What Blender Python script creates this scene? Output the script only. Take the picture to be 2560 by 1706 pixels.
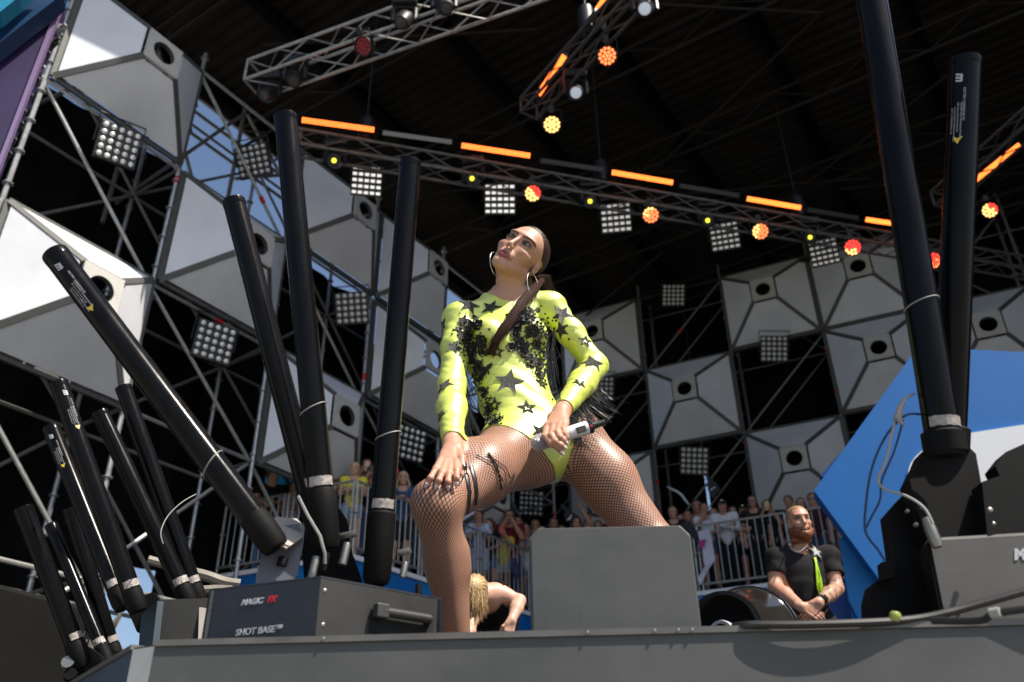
import bpy, bmesh, math, random
import numpy as np
from mathutils import Vector, Matrix, Quaternion
from mathutils.bvhtree import BVHTree

for _o in list(bpy.data.objects):
    bpy.data.objects.remove(_o)
SC = bpy.context.scene
COL = SC.collection
PI = math.pi
R = math.radians

# ---------------------------------------------------------------- camera
F = 2200.0; CX, CY = 1280.0, 853.0
ROLL = math.atan(52 / 3771.0); PITCH = math.atan(F / math.hypot(52, 3771))
_R0 = np.array([1, 0, 0.]); _U0 = np.array([0, -math.sin(PITCH), math.cos(PITCH)])
FW = np.array([0, math.cos(PITCH), math.sin(PITCH)])
RT = math.cos(ROLL) * _R0 - math.sin(ROLL) * _U0
UP = math.sin(ROLL) * _R0 + math.cos(ROLL) * _U0
CAM = np.array([0, 0, -0.38])
cd = bpy.data.cameras.new('camera')
cd.sensor_width = 36; cd.lens = F / 2560 * 36
cd.clip_start = 0.05; cd.clip_end = 3000
cd.dof.use_dof = True; cd.dof.focus_distance = 2.95; cd.dof.aperture_fstop = 3.4
cam = bpy.data.objects.new('camera', cd); COL.objects.link(cam)
_m = Matrix((RT, UP, -FW)).transposed().to_4x4(); _m.translation = Vector(CAM)
cam.matrix_world = _m
SC.camera = cam

# ---------------------------------------------------------------- world, sun, exposure
SUN_AZ = R(121)      # clockwise from +Y: the sun stands behind the camera to the right
SUN_EL = R(57)
SUN_DIR = Vector((math.sin(SUN_AZ) * math.cos(SUN_EL), math.cos(SUN_AZ) * math.cos(SUN_EL), math.sin(SUN_EL)))
w = bpy.data.worlds.new('World'); SC.world = w; w.use_nodes = True
nt = w.node_tree; nt.nodes.clear()
sky = nt.nodes.new('ShaderNodeTexSky'); sky.sky_type = 'NISHITA'; sky.sun_disc = False
sky.sun_elevation = SUN_EL; sky.sun_rotation = SUN_AZ
sky.air_density = 1.0; sky.dust_density = 1.8; sky.ozone_density = 1.5
bg = nt.nodes.new('ShaderNodeBackground'); bg.inputs['Strength'].default_value = 0.10
wo = nt.nodes.new('ShaderNodeOutputWorld')
nt.links.new(sky.outputs[0], bg.inputs[0]); nt.links.new(bg.outputs[0], wo.inputs[0])
sl = bpy.data.lights.new('sun', 'SUN'); sl.energy = 5.0; sl.angle = R(0.5); sl.color = (1.0, 0.93, 0.82)
sun = bpy.data.objects.new('sun', sl); COL.objects.link(sun)
sun.rotation_euler = SUN_DIR.to_track_quat('Z', 'Y').to_euler()
SC.view_settings.view_transform = 'Standard'; SC.view_settings.look = 'None'
SC.view_settings.gamma = 1; SC.view_settings.exposure = 0.62
SC.view_settings.use_curve_mapping = False
SC.render.engine = 'CYCLES'
SC.cycles.max_bounces = 6; SC.cycles.diffuse_bounces = 3; SC.cycles.glossy_bounces = 3
SC.cycles.transparent_max_bounces = 8; SC.cycles.caustics_reflective = False; SC.cycles.caustics_refractive = False

# ---------------------------------------------------------------- helpers: where a point of the survey photo lies in the place
def ray(x, y):
    return (x - CX) / F * RT + (CY - y) / F * UP + FW
def on_plane(x, y, P, n):
    d = ray(x, y); P = np.asarray(P, float); n = np.asarray(n, float)
    return Vector(CAM + d * (np.dot(P - CAM, n) / np.dot(d, n)))
def atY(x, y, Y): return on_plane(x, y, (0, Y, 0), (0, 1, 0))
def atZ(x, y, Z): return on_plane(x, y, (0, 0, Z), (0, 0, 1))

def tag(o, label=None, cat=None, group=None, kind=None):
    if label: o['label'] = label
    if cat: o['category'] = cat
    if group: o['group'] = group
    if kind: o['kind'] = kind
    return o
def empty(name, loc=(0, 0, 0), label=None, cat=None, group=None):
    o = bpy.data.objects.new(name, None); COL.objects.link(o); o.location = loc
    o.empty_display_size = 0.1
    return tag(o, label, cat, group)
def obj(name, me, parent=None, mat=None):
    """me: mesh data in world coordinates relative to the parent's origin"""
    if mat is not None and not me.materials:
        for m in (mat if isinstance(mat, (list, tuple)) else [mat]): me.materials.append(m)
    o = bpy.data.objects.new(name, me); COL.objects.link(o)
    if parent is not None: o.parent = parent
    return o
def mesh_np(name, V, Fq, smooth=False, mats=None):
    me = bpy.data.meshes.new(name)
    if isinstance(V, np.ndarray): V = V.tolist()
    if isinstance(Fq, np.ndarray): Fq = Fq.tolist()
    me.from_pydata(V, [], Fq); me.update()
    if smooth: me.polygons.foreach_set('use_smooth', [True] * len(me.polygons))
    return me

class MB:
    """collects simple shapes into one mesh"""
    def __init__(s): s.V = []; s.F = []; s.M = []; s.S = []; s.mi = 0
    def add(s, V, Fs, smooth=False):
        b = len(s.V); s.V += [tuple(v) for v in V]
        for f in Fs: s.F.append([b + i for i in f]); s.M.append(s.mi); s.S.append(smooth)
        return s
    def box(s, c, size, rot=None, bev=0.0):
        hx, hy, hz = [q / 2 for q in size]
        if bev:
            bm = bmesh.new(); bmesh.ops.create_cube(bm, size=1)
            for v in bm.verts: v.co = Vector((v.co.x * size[0], v.co.y * size[1], v.co.z * size[2]))
            bmesh.ops.bevel(bm, geom=bm.edges[:], offset=bev, segments=2, affect='EDGES', profile=.5)
            bm.verts.index_update()
            V = [v.co.copy() for v in bm.verts]; Fs = [[v.index for v in f.verts] for f in bm.faces]; bm.free()
        else:
            V = [Vector((x, y, z)) for x in (-hx, hx) for y in (-hy, hy) for z in (-hz, hz)]
            Fs = [[0, 1, 3, 2], [4, 6, 7, 5], [0, 4, 5, 1], [2, 3, 7, 6], [0, 2, 6, 4], [1, 5, 7, 3]]
        if rot is not None: V = [rot @ v for v in V]
        c = Vector(c)
        return s.add([v + c for v in V], Fs)
    def prism(s, poly, d):
        """extrude a closed 3d polygon by vector d"""
        n = len(poly); d = Vector(d); P = [Vector(q) for q in poly]
        V = P + [q + d for q in P]
        Fs = [list(range(n))[::-1], list(range(n, 2 * n))] + [[i, (i + 1) % n, n + (i + 1) % n, n + i] for i in range(n)]
        return s.add(V, Fs)
    def tube(s, pts, r, seg=8, caps=True, smooth=True):
        P = [Vector(q) for q in pts]; n = len(P)
        rs = r if isinstance(r, (list, tuple)) else [r] * n
        V = []; up = None
        for i, q in enumerate(P):
            t = (P[min(i + 1, n - 1)] - P[max(i - 1, 0)])
            if t.length < 1e-9: t = Vector((0, 0, 1))
            t.normalize()
            if up is None:
                up = Vector((0, 0, 1)) if abs(t.z) < .9 else Vector((1, 0, 0))
            x = up.cross(t)
            if x.length < 1e-6: x = Vector((1, 0, 0)).cross(t)
            x.normalize(); y = t.cross(x); up = y
            for k in range(seg):
                a = 2 * PI * k / seg
                V.append(q + (x * math.cos(a) + y * math.sin(a)) * rs[i])
        Fs = []
        for i in range(n - 1):
            for k in range(seg):
                k2 = (k + 1) % seg
                Fs.append([i * seg + k, i * seg + k2, (i + 1) * seg + k2, (i + 1) * seg + k])
        s.add(V, Fs, smooth)
        if caps:
            b = len(s.V) - n * seg
            for ring, rev in ((0, True), (n - 1, False)):
                f = [b + ring * seg + k for k in range(seg)]
                s.F.append(f[::-1] if rev else f); s.M.append(s.mi); s.S.append(False)
        return s
    def lathe(s, prof, o, axis, seg=24, smooth=True, x=None):
        """prof: list of (radius, height) along axis from o"""
        o = Vector(o); a = Vector(axis).normalized()
        if x is None: x = Vector((0, 0, 1)) if abs(a.z) < .9 else Vector((1, 0, 0))
        x = (Vector(x) - a * Vector(x).dot(a)).normalized(); y = a.cross(x)
        V = []
        for r, h in prof:
            for k in range(seg):
                t = 2 * PI * k / seg
                V.append(o + a * h + (x * math.cos(t) + y * math.sin(t)) * r)
        Fs = []
        for i in range(len(prof) - 1):
            for k in range(seg):
                k2 = (k + 1) % seg
                Fs.append([i * seg + k, i * seg + k2, (i + 1) * seg + k2, (i + 1) * seg + k])
        return s.add(V, Fs, smooth)
    def mesh(s, name):
        me = bpy.data.meshes.new(name); me.from_pydata(s.V, [], s.F); me.update()
        me.polygons.foreach_set('material_index', s.M); me.polygons.foreach_set('use_smooth', s.S)
        if any(s.S): me.set_sharp_from_angle(angle=R(38))
        return me
    def build(s, name, mat, parent=None):
        me = s.mesh(name)
        for m in (mat if isinstance(mat, (list, tuple)) else [mat]): me.materials.append(m)
        return obj(name, me, parent)

def copy_tree(o, parent=None):
    c = o.copy(); COL.objects.link(c)
    if parent is not None: c.parent = parent
    for ch in list(o.children): copy_tree(ch, c)
    return c

# ---------------------------------------------------------------- materials
MATS = {}
def mat(name, col, rough=.6, metal=0., noise=0., nscale=8., bump=0., bscale=40., spec=.5, emit=None, estr=0., coat=0., sheen=0., vcol=False, sss=0., alpha=1., stretch=None, rvar=0.):
    if name in MATS: return MATS[name]
    m = bpy.data.materials.new(name); m.use_nodes = True
    n = m.node_tree.nodes; l = m.node_tree.links; b = n['Principled BSDF']
    b.inputs['Roughness'].default_value = rough; b.inputs['Metallic'].default_value = metal
    b.inputs['Specular IOR Level'].default_value = spec
    if coat: b.inputs['Coat Weight'].default_value = coat; b.inputs['Coat Roughness'].default_value = .08
    if sheen: b.inputs['Sheen Weight'].default_value = sheen; b.inputs['Sheen Roughness'].default_value = .4
    if sss: b.inputs['Subsurface Weight'].default_value = sss; b.inputs['Subsurface Radius'].default_value = (.012, .004, .002); b.inputs['Subsurface Scale'].default_value = .6
    rgb = tuple(col[:3]) + (1,)
    b.inputs['Base Color'].default_value = rgb
    src = None
    if vcol:
        a = n.new('ShaderNodeAttribute'); a.attribute_name = 'col'; src = a.outputs['Color']
        if not noise: l.new(src, b.inputs['Base Color'])
    if noise or bump or rvar:
        tc = n.new('ShaderNodeTexCoord'); vec = tc.outputs['Object']
        if stretch:
            mp = n.new('ShaderNodeMapping'); mp.inputs['Scale'].default_value = stretch; l.new(vec, mp.inputs[0]); vec = mp.outputs[0]
    if noise:
        t = n.new('ShaderNodeTexNoise'); t.inputs['Scale'].default_value = nscale; t.inputs['Detail'].default_value = 6; t.inputs['Roughness'].default_value = .6
        l.new(vec, t.inputs['Vector'])
        mr = n.new('ShaderNodeMapRange'); mr.inputs[1].default_value = .3; mr.inputs[2].default_value = .7
        mr.inputs[3].default_value = 1 - noise; mr.inputs[4].default_value = 1 + noise; l.new(t.outputs[0], mr.inputs[0])
        mx = n.new('ShaderNodeMix'); mx.data_type = 'RGBA'; mx.blend_type = 'MULTIPLY'; mx.inputs[0].default_value = 1
        if src is not None: l.new(src, mx.inputs[6])
        else: mx.inputs[6].default_value = rgb
        l.new(mr.outputs[0], mx.inputs[7]); l.new(mx.outputs[2], b.inputs['Base Color'])
        if rvar:
            m2 = n.new('ShaderNodeMapRange'); m2.inputs[1].default_value = .3; m2.inputs[2].default_value = .7
            m2.inputs[3].default_value = max(.02, rough - rvar); m2.inputs[4].default_value = rough + rvar; l.new(t.outputs[0], m2.inputs[0]); l.new(m2.outputs[0], b.inputs['Roughness'])
    if bump:
        t = n.new('ShaderNodeTexNoise'); t.inputs['Scale'].default_value = bscale; t.inputs['Detail'].default_value = 4
        l.new(vec, t.inputs['Vector'])
        bp = n.new('ShaderNodeBump'); bp.inputs['Strength'].default_value = bump; bp.inputs['Distance'].default_value = .01
        l.new(t.outputs[0], bp.inputs['Height']); l.new(bp.outputs[0], b.inputs['Normal'])
    if emit:
        b.inputs['Emission Color'].default_value = tuple(emit) + (1,); b.inputs['Emission Strength'].default_value = estr
    MATS[name] = m
    return m
def scuffed(name, col, rough, scale, amt, scr=.35, bump=.03):
    """worn sheet: broad mottling, fine grain, and fine scratches and rubs"""
    m = mat(name, col, rough=rough, noise=amt, nscale=scale, bump=bump, bscale=3 if bump > .05 else 400, rvar=.10)
    n = m.node_tree.nodes; l = m.node_tree.links; b = n['Principled BSDF']; src = b.inputs['Base Color'].links[0].from_socket
    tc = n.new('ShaderNodeTexCoord'); cur = src
    for sc_, rot, lo, hi, dark in (((3, 3, 40), .5, .66, .74, 1.5), ((45, 4, 4), -.3, .68, .76, .55), ((1, 1, 1), 0, .55, .75, 1.18)):
        mp = n.new('ShaderNodeMapping'); mp.inputs['Scale'].default_value = [q_ * (1 if scale > 2 else .25) for q_ in sc_]; mp.inputs['Rotation'].default_value = (rot, rot, rot)
        t = n.new('ShaderNodeTexNoise'); t.inputs['Scale'].default_value = 2.2 if sc_ != (1, 1, 1) else 60; t.inputs['Detail'].default_value = 3
        l.new(tc.outputs['Object'], mp.inputs[0]); l.new(mp.outputs[0], t.inputs['Vector'])
        r_ = n.new('ShaderNodeMapRange'); r_.inputs[1].default_value = lo; r_.inputs[2].default_value = hi; r_.inputs[3].default_value = 0; r_.inputs[4].default_value = scr; l.new(t.outputs[0], r_.inputs[0])
        mx = n.new('ShaderNodeMix'); mx.data_type = 'RGBA'; mx.blend_type = 'MULTIPLY'; l.new(r_.outputs[0], mx.inputs[0]); l.new(cur, mx.inputs[6]); mx.inputs[7].default_value = (dark,) * 3 + (1,); mx.clamp_result = False
        cur = mx.outputs[2]
    l.new(cur, b.inputs['Base Color']); return m
rnd = random.Random(5)
# ---------------------------------------------------------------- the stage: frames of reference
def dirv(az): return Vector((math.sin(R(az)), math.cos(R(az)), 0))
UL = dirv(33); NL = Vector((-UL.y, UL.x, 0))            # along the left wall; outwards from it
UR = dirv(115); NR = Vector((-UR.y, UR.x, 0)); P0R = Vector((4.16, 18.03, 0))
def LW(u, d, z): return UL * u + NL * d + Vector((0, 0, z))
def RW(s, o, z): return P0R + UR * s - NR * o + Vector((0, 0, z))    # o: towards the stage
Z = Vector((0, 0, 1))

M_deck = mat('stage_deck_black', (.03, .03, .03), rough=.6, noise=.25, nscale=6)
M_fasc = scuffed('fascia_grey', (.058, .060, .058), .55, 3, .22)
M_fside = mat('fascia_blue_grey', (.05, .07, .10), rough=.5, noise=.15, nscale=5)
M_lip = mat('aluminium_edge', (.105, .10, .092), rough=.5, metal=.2, noise=.25, nscale=9)
M_galv = mat('galvanised_steel', (.42, .42, .40), rough=.42, metal=.75, noise=.2, nscale=12)
M_galvd = mat('weathered_steel', (.20, .195, .185), rough=.55, metal=.5, noise=.25, nscale=12)
M_red = mat('red_tape', (.55, .02, .02), rough=.6)
M_blk = mat('black_cloth', (.006, .006, .0065), rough=.9, spec=.05, noise=.35, nscale=2.2, bump=.5, bscale=3)
M_white = scuffed('white_panel', (.67, .685, .715), .45, 1.1, .10, scr=.12, bump=.10)
M_cap = mat('beige_panel', (.50, .49, .45), rough=.6, noise=.08, nscale=6)
M_rail = mat('panel_rail', (.075, .078, .072), rough=.55, noise=.15, nscale=9)
M_dark = mat('dark_metal', (.018, .018, .018), rough=.5, noise=.2, nscale=15)
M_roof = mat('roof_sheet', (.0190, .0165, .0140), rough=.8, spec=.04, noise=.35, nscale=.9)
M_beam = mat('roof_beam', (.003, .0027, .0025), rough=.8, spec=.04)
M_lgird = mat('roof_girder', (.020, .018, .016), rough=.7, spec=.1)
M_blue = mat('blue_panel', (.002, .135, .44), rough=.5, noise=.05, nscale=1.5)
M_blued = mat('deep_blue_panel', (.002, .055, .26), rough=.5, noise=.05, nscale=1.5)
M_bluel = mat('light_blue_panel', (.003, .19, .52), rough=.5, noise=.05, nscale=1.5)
M_wstrip = mat('white_paint', (.84, .84, .85), rough=.4)
M_gnd = mat('concrete_ground', (.24, .235, .22), rough=.9, noise=.2, nscale=.6)

# ground to the horizon
gm = MB(); gm.box((0, 0, -1.95), (3000, 3000, .1)); tag(gm.build('ground', M_gnd), kind='structure')

# the stage: front thrust with a fascia, main deck behind
E1 = Vector(atZ(390, 1603, 0)); E2 = Vector(atZ(2560, 1549, 0)); ed = (E2 - E1).normalized(); eback = Vector((-ed.y, ed.x, 0))
E3 = E1 + ed * 6.0
SL = Vector(atZ(335, 1612, 0)); SB = Vector(atZ(205, 1690, 0))
SB2 = SB + (SB - SL).normalized() * 3.5
dk = MB(); poly = [SL + Vector((0, .004, 0)), E1 + eback * .004, E3, E3 + eback * 15, Vector((-9.5, 16.5, 0)), Vector((-9.5, 6.5, 0)), SB2]
dk.prism([p - Z * .006 for p in poly], -Z * .10); tag(dk.build('stage_deck', M_deck), kind='structure')
fa = empty('stage_riser', tuple(E1), 'long grey stage front riser along the bottom of the view', 'stage riser')
def rel(mb, o): mb.V = [tuple(Vector(v) - o) for v in mb.V]; return mb
def panel_between(a, b, top, bot, th, inward):
    m = MB(); m.prism([a + Z * top, b + Z * top, b + Z * bot, a + Z * bot], inward * th); return m
n_in = eback
L_ = 6.0; nseg = 3
for i in range(nseg):
    a = E1 + ed * (L_ * i / nseg + (.003 if i else 0)); b = E1 + ed * (L_ * (i + 1) / nseg)
    rel(panel_between(a, b, -.012, -1.88, .02, n_in), E1).build('fascia_panel', M_fasc, fa)
m = MB(); a = E1 - n_in * .006; b = E3 - n_in * .006
m.prism([a + Z * .001, b + Z * .001, b - Z * .011, a - Z * .011], n_in * .05); rel(m, E1).build('edge_rail', M_lip, fa)
dch = (E1 - SL).normalized(); nch = Vector((-dch.y, dch.x, 0))
rel(panel_between(SL, E1 - dch * .002, -.010, -1.88, .02, nch), E1).build('corner_strip', M_cap, fa)
dsd = (SL - SB2).normalized(); nsd = Vector((-dsd.y, dsd.x, 0))
rel(panel_between(SB2, SL - dsd * .002, -.012, -1.88, .02, nsd), E1).build('side_panel', M_fside, fa)
m = MB(); m.prism([SB2 - nsd * .005 , SL - nsd * .005 - dsd * .002, SL - nsd * .005 - Z * .010 - dsd * .002, SB2 - nsd * .005 - Z * .010], nsd * .05); rel(m, E1).build('side_edge_rail', M_lip, fa)
for x in (800, 1470, 1640, 1700, 1735):   # screws in the lip
    p = Vector(atZ(x, 1600 - (x - 390) * .0253, -.005)); t = (p - E1).dot(ed); q = E1 + ed * t - n_in * .008 - Z * .005
    m = MB(); m.lathe([(.0001, .0022), (.0022, .002), (.0034, 0)], q, -n_in, 10); rel(m, E1).build('screw', mat('screw_steel', (.45, .45, .43), rough=.4, metal=1), fa)

# ---------------------------------------------------------------- roof
roof = empty('stage_roof', (0, 0, 0), 'dark corrugated roof high over the whole stage', 'roof')
RZ = 12.25; U0, U1, D0, D1 = .45, 30.0, 11.4, -17.0
def d_front(u): return max(D1, 6.83 - (u - 4.03) / .852)      # the open front edge runs slantwise
def u_front(d): return max(U0, 4.03 + (6.83 - d) * .852)
nb = 12
for j in range(nb):                                   # sheets between girders
    u0 = U0 + (U1 - U0) * j / nb; u1 = U0 + (U1 - U0) * (j + 1) / nb - .01; V = []; n = int((u1 - u0) / .06)
    for i in range(n + 1):
        u = u0 + (u1 - u0) * i / n; z = RZ + (.035 if (i // 2) % 2 else 0)
        for d in (D0, d_front(u)): V.append(LW(u, d, z))
    me = mesh_np('roof_sheet', [tuple(v) for v in V], [[2 * i, 2 * i + 1, 2 * i + 3, 2 * i + 2] for i in range(n)])
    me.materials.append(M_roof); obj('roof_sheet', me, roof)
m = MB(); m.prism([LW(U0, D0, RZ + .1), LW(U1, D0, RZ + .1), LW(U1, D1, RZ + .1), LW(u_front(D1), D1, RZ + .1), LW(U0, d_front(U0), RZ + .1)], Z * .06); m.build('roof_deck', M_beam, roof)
for k in range(13):
    d = D0 - .15 - k * 2.3; us_ = u_front(d) + .02
    if us_ > U1 - 1: break
    m = MB(); a, b = LW(us_, d, RZ - .12), LW(U1, d, RZ - .12)
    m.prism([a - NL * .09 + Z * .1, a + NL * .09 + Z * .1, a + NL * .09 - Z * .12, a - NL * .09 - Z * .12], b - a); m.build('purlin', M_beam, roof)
for j in range(1, nb + 1):
    u = U0 + (U1 - U0) * j / nb; de = d_front(u) + .05
    m = MB()
    for z in (RZ - .30, RZ - .85): m.tube([LW(u, D0, z), LW(u, de, z)], .035, 6)
    o = m.build('girder', M_lgird, roof); o['kind'] = 'stuff'
    m = MB(); d = D0
    while d > de + 1.8:
        m.tube([LW(u, d, RZ - .30), LW(u, d - .9, RZ - .85)], .018, 5, caps=False); m.tube([LW(u, d - .9, RZ - .85), LW(u, d - 1.8, RZ - .30)], .018, 5, caps=False); d -= 1.8
    o = m.build('girder_lacing', M_lgird, roof); o['kind'] = 'stuff'
for (u, d, du, dd) in [(8.6, 4, 2.3, -3), (6.3, 9, 2.3, -4), (10.9, 9, 2.3, -4.6), (10.9, 1, 2.3, 4.6), (13.2, 6, 2.3, -4.6), (13.2, -1, 2.3, 4.6), (15.5, 6, 2.3, 4.6), (15.5, 2, 2.3, -4.6), (17.8, 4, 2.3, -4.6), (17.8, -2, 2.3, 4.6)]:
    m = MB(); m.tube([LW(u, d, RZ - .9), LW(u + du, d + dd, RZ - .9)], .03, 6); m.build('wind_brace', M_lgird, roof)
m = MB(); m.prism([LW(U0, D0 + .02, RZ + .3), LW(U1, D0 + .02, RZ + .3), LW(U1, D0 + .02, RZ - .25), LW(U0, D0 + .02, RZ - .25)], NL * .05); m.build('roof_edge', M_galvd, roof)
fa_, fb_ = LW(U0, d_front(U0) - .02, RZ), LW(u_front(D1), D1, RZ); ft_ = (fb_ - fa_).normalized(); fn_ = Vector((ft_.y, -ft_.x, 0))
m = MB(); m.prism([fa_ + Z * .3, fb_ + Z * .3, fb_ - Z * .25, fa_ - Z * .25], fn_ * .05); m.build('front_edge', M_galvd, roof)

# ---------------------------------------------------------------- scaffold walls
def post_mesh(h):
    m = MB(); m.tube([(0, 0, 0), (0, 0, h)], .032, 8)
    z = .5
    while z < h: m.lathe([(.033, -.012), (.062, -.006), (.062, .006), (.033, .012)], (0, 0, z), (0, 0, 1), 8, smooth=False); z += .5
    return m.mesh('post')
def rod_mesh(L, r=.026):
    m = MB(); m.tube([(0, 0, 0), (0, 0, L)], r, 7); return m.mesh('rod')
_rods = {}
def rod(name, a, b, parent, matl, r=.026):
    a, b = Vector(a), Vector(b); L = round((b - a).length, 2); key = (L, r, matl.name)
    if key not in _rods:
        me = rod_mesh(L, r); me.materials.append(matl); _rods[key] = me
    o = obj(name, _rods[key], parent); o.location = a; o.rotation_euler = (b - a).to_track_quat('Z', 'Y').to_euler(); return o
_bm = MB(); _bm.tube([(0, 0, -.06), (0, 0, .06)], .036, 8); BAND = _bm.mesh('band'); BAND.materials.append(M_red)
def band(a, b, t, parent):
    a, b = Vector(a), Vector(b); o = obj('tape_band', BAND, parent); o.location = a.lerp(b, t); o.rotation_euler = (b - a).to_track_quat('Z', 'Y').to_euler()
PM = post_mesh(10.6); PM.materials.append(M_galv); PM2 = post_mesh(12.0); PM2.materials.append(M_galvd)
scl = empty('scaffold', (0, 0, 0), 'tall steel tube scaffold carrying the pale pyramid panels along the left wing', 'scaffold')
us = [1.39 - 2.07, 1.39, 3.46, 5.53, 7.60, 9.67, 11.74, 13.81, 15.88]; lz = [2.3, 4.40, 6.22, 8.22, 10.22]
q = random.Random(2)
for u in us:
    for d in (9.28, 10.35):
        o = obj('post', PM, scl); o.location = LW(u, d, 0)
    if u > 1: band(LW(u, 9.28, 0), LW(u, 9.28, 10), q.uniform(.3, .9), scl); band(LW(u, 9.28, 0), LW(u, 9.28, 10), q.uniform(.3, .6), scl)
for i in range(len(us) - 1):
    for z in lz:
        for d, mt in ((9.28, M_galv), (10.35, M_galvd)):
            rod('ledger', LW(us[i], d, z), LW(us[i + 1], d, z), scl, mt)
        if q.random() < .5: band(LW(us[i], 9.28, z), LW(us[i + 1], 9.28, z), q.uniform(.2, .8), scl)
    for k in range(len(lz)):
        z0 = lz[k - 1] if k else .3; z1 = lz[k]; up = (i + k) % 2
        rod('diagonal_brace', LW(us[i], 10.30, z0 if up else z1), LW(us[i + 1], 10.30, z1 if up else z0), scl, M_galvd)
        rod('diagonal_brace', LW(us[i], 9.33, z1 if up else z0), LW(us[i + 1], 9.33, z0 if up else z1), scl, M_galv)
        if q.random() < .35: band(LW(us[i], 9.33, z1 if up else z0), LW(us[i + 1], 9.33, z0 if up else z1), q.uniform(.2, .8), scl)
for u in us:
    for z in lz: rod('transom', LW(u, 9.28, z), LW(u, 10.35, z), scl, M_galvd)
# roof tower pipes seen against the sky over the left wing
for (u, u2, d, z0, z1) in [(5.6, 7.5, 10.9, 8.4, 11.8), (7.5, 5.6, 10.9, 8.4, 11.8), (5.6, 9.6, 11.0, 11.2, 11.2), (5.6, 9.6, 11.0, 10.7, 10.7), (7.6, 9.6, 10.9, 10.3, 11.9), (9.6, 7.6, 10.9, 10.3, 11.9), (3.6, 5.6, 10.9, 8.4, 11.8), (9.7, 11.7, 10.9, 10.3, 11.9), (1.4, 3.4, 10.9, 8.4, 12), (3.4, 1.4, 10.9, 8.4, 12), (1.4, 5.6, 11.0, 11.2, 11.2)]:
    rod('roof_strut', LW(u, d, z0), LW(u2, d, z1), scl, M_galvd, .034)
for u in (5.53, 7.6, 9.67, 3.46): rod('roof_strut', LW(u, 11.0, 8), LW(u, 11.0, 12.1), scl, M_galvd, .04)

scr = empty('scaffold', (0, 0, 0), 'black braced scaffold wall behind the crowd at the back of the stage', 'scaffold')
ss = [-5.25, -3.2, -1.1, .95, 3.0, 5.05, 7.1, 9.15, 11.2]; rz = [1.4, 3.4, 5.45, 7.52, 9.56, 11.6]
for s in ss:
    for o_ in (-.08, -1.1):
        o = obj('post', PM2, scr); o.location = RW(s, o_, 0)
    band(RW(s, -.08, 0), RW(s, -.08, 12), q.uniform(.45, .95), scr); band(RW(s, -.08, 0), RW(s, -.08, 12), q.uniform(.45, .8), scr)
for i in range(len(ss) - 1):
    for z in rz:
        rod('ledger', RW(ss[i], -.08, z), RW(ss[i + 1], -.08, z), scr, M_dark, .03)
        rod('ledger', RW(ss[i], -1.1, z), RW(ss[i + 1], -1.1, z), scr, M_galvd, .02)
    for k in range(1, len(rz)):
        z0, z1 = rz[k - 1], rz[k]; up = (i + k) % 2
        rod('diagonal_brace', RW(ss[i], -.14, z0), RW(ss[i + 1], -.14, z1), scr, M_galvd, .022)
        rod('diagonal_brace', RW(ss[i], -1.05, z0 if up else z1), RW(ss[i + 1], -1.05, z1 if up else z0), scr, M_galvd, .018)
        if q.random() < .5: band(RW(ss[i], -.14, z0), RW(ss[i + 1], -.14, z1), q.uniform(.2, .8), scr)

# ---------------------------------------------------------------- black drapes behind
def drape(name, a, b, z0, z1, label, n=60, amp=.05, skip=None):
    a, b = Vector(a), Vector(b); t = (b - a).normalized(); nn = Vector((-t.y, t.x, 0)); V = []; Fs = []; L = (b - a).length; n = max(4, int(L / .12)); q = random.Random(int(L * 100))
    ph = q.uniform(0, 6)
    for i in range(n + 1):
        x = L * i / n; off = amp * (math.sin(x * 5.2 + ph) + .6 * math.sin(x * 9.7 + 2 * ph))
        for z in (z0, z1): V.append(tuple(a + t * x + nn * off + Z * z))
    me = mesh_np(name, V, [[2 * i, 2 * i + 1, 2 * i + 3, 2 * i + 2] for i in range(n)], True); me.materials.append(M_blk)
    return tag(obj(name, me), label, 'drape')
drape('black_drape', LW(-3, 11, 0), LW(6.55, 11, 0), -1.9, 9.75, 'wide black drape behind the near bays of the left scaffold')
drape('black_drape', LW(6.45, 11.04, 0), LW(7.65, 11.04, 0), 3.15, 9.7, 'short black drape ending above the bright gap in the left wing')
drape('black_drape', LW(7.55, 11, 0), LW(11.4, 11, 0), -1.9, 9.6, 'black drape behind the bay over the yellow shirted spectator')
drape('black_drape', LW(11.4, 11.03, 0), LW(19.5, 11.03, 0), -1.9, 8.7, 'black drape behind the far bays of the left scaffold')
drape('black_drape', RW(-6.4, -1.5, 0), RW(-.35, -1.5, 0), 0, 12.6, 'black backdrop drape behind the foam fingers of the crowd')
drape('black_drape', RW(-.28, -1.5, 0), RW(.9, -1.5, 0), 0, 9.55, 'narrow black backdrop drape with a slit of daylight over it')
drape('black_drape', RW(-.36, -1.75, 0), RW(.9, -1.75, 0), 9.75, 12.6, 'short black backdrop drape hung above the daylight slit')
drape('black_drape', RW(.9, -1.52, 0), RW(6.0, -1.52, 0), 0, 12.6, 'black backdrop drape behind the middle bays of pale panels')
drape('black_drape', RW(6.02, -1.5, 0), RW(14, -1.5, 0), 0, 12.6, 'black backdrop drape above the blue board on the right')
drape('black_drape', RW(13, -1.4, 0), RW(13, 12, 0), 0, 12.6, 'black side drape closing the right wing of the stage')

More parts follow.
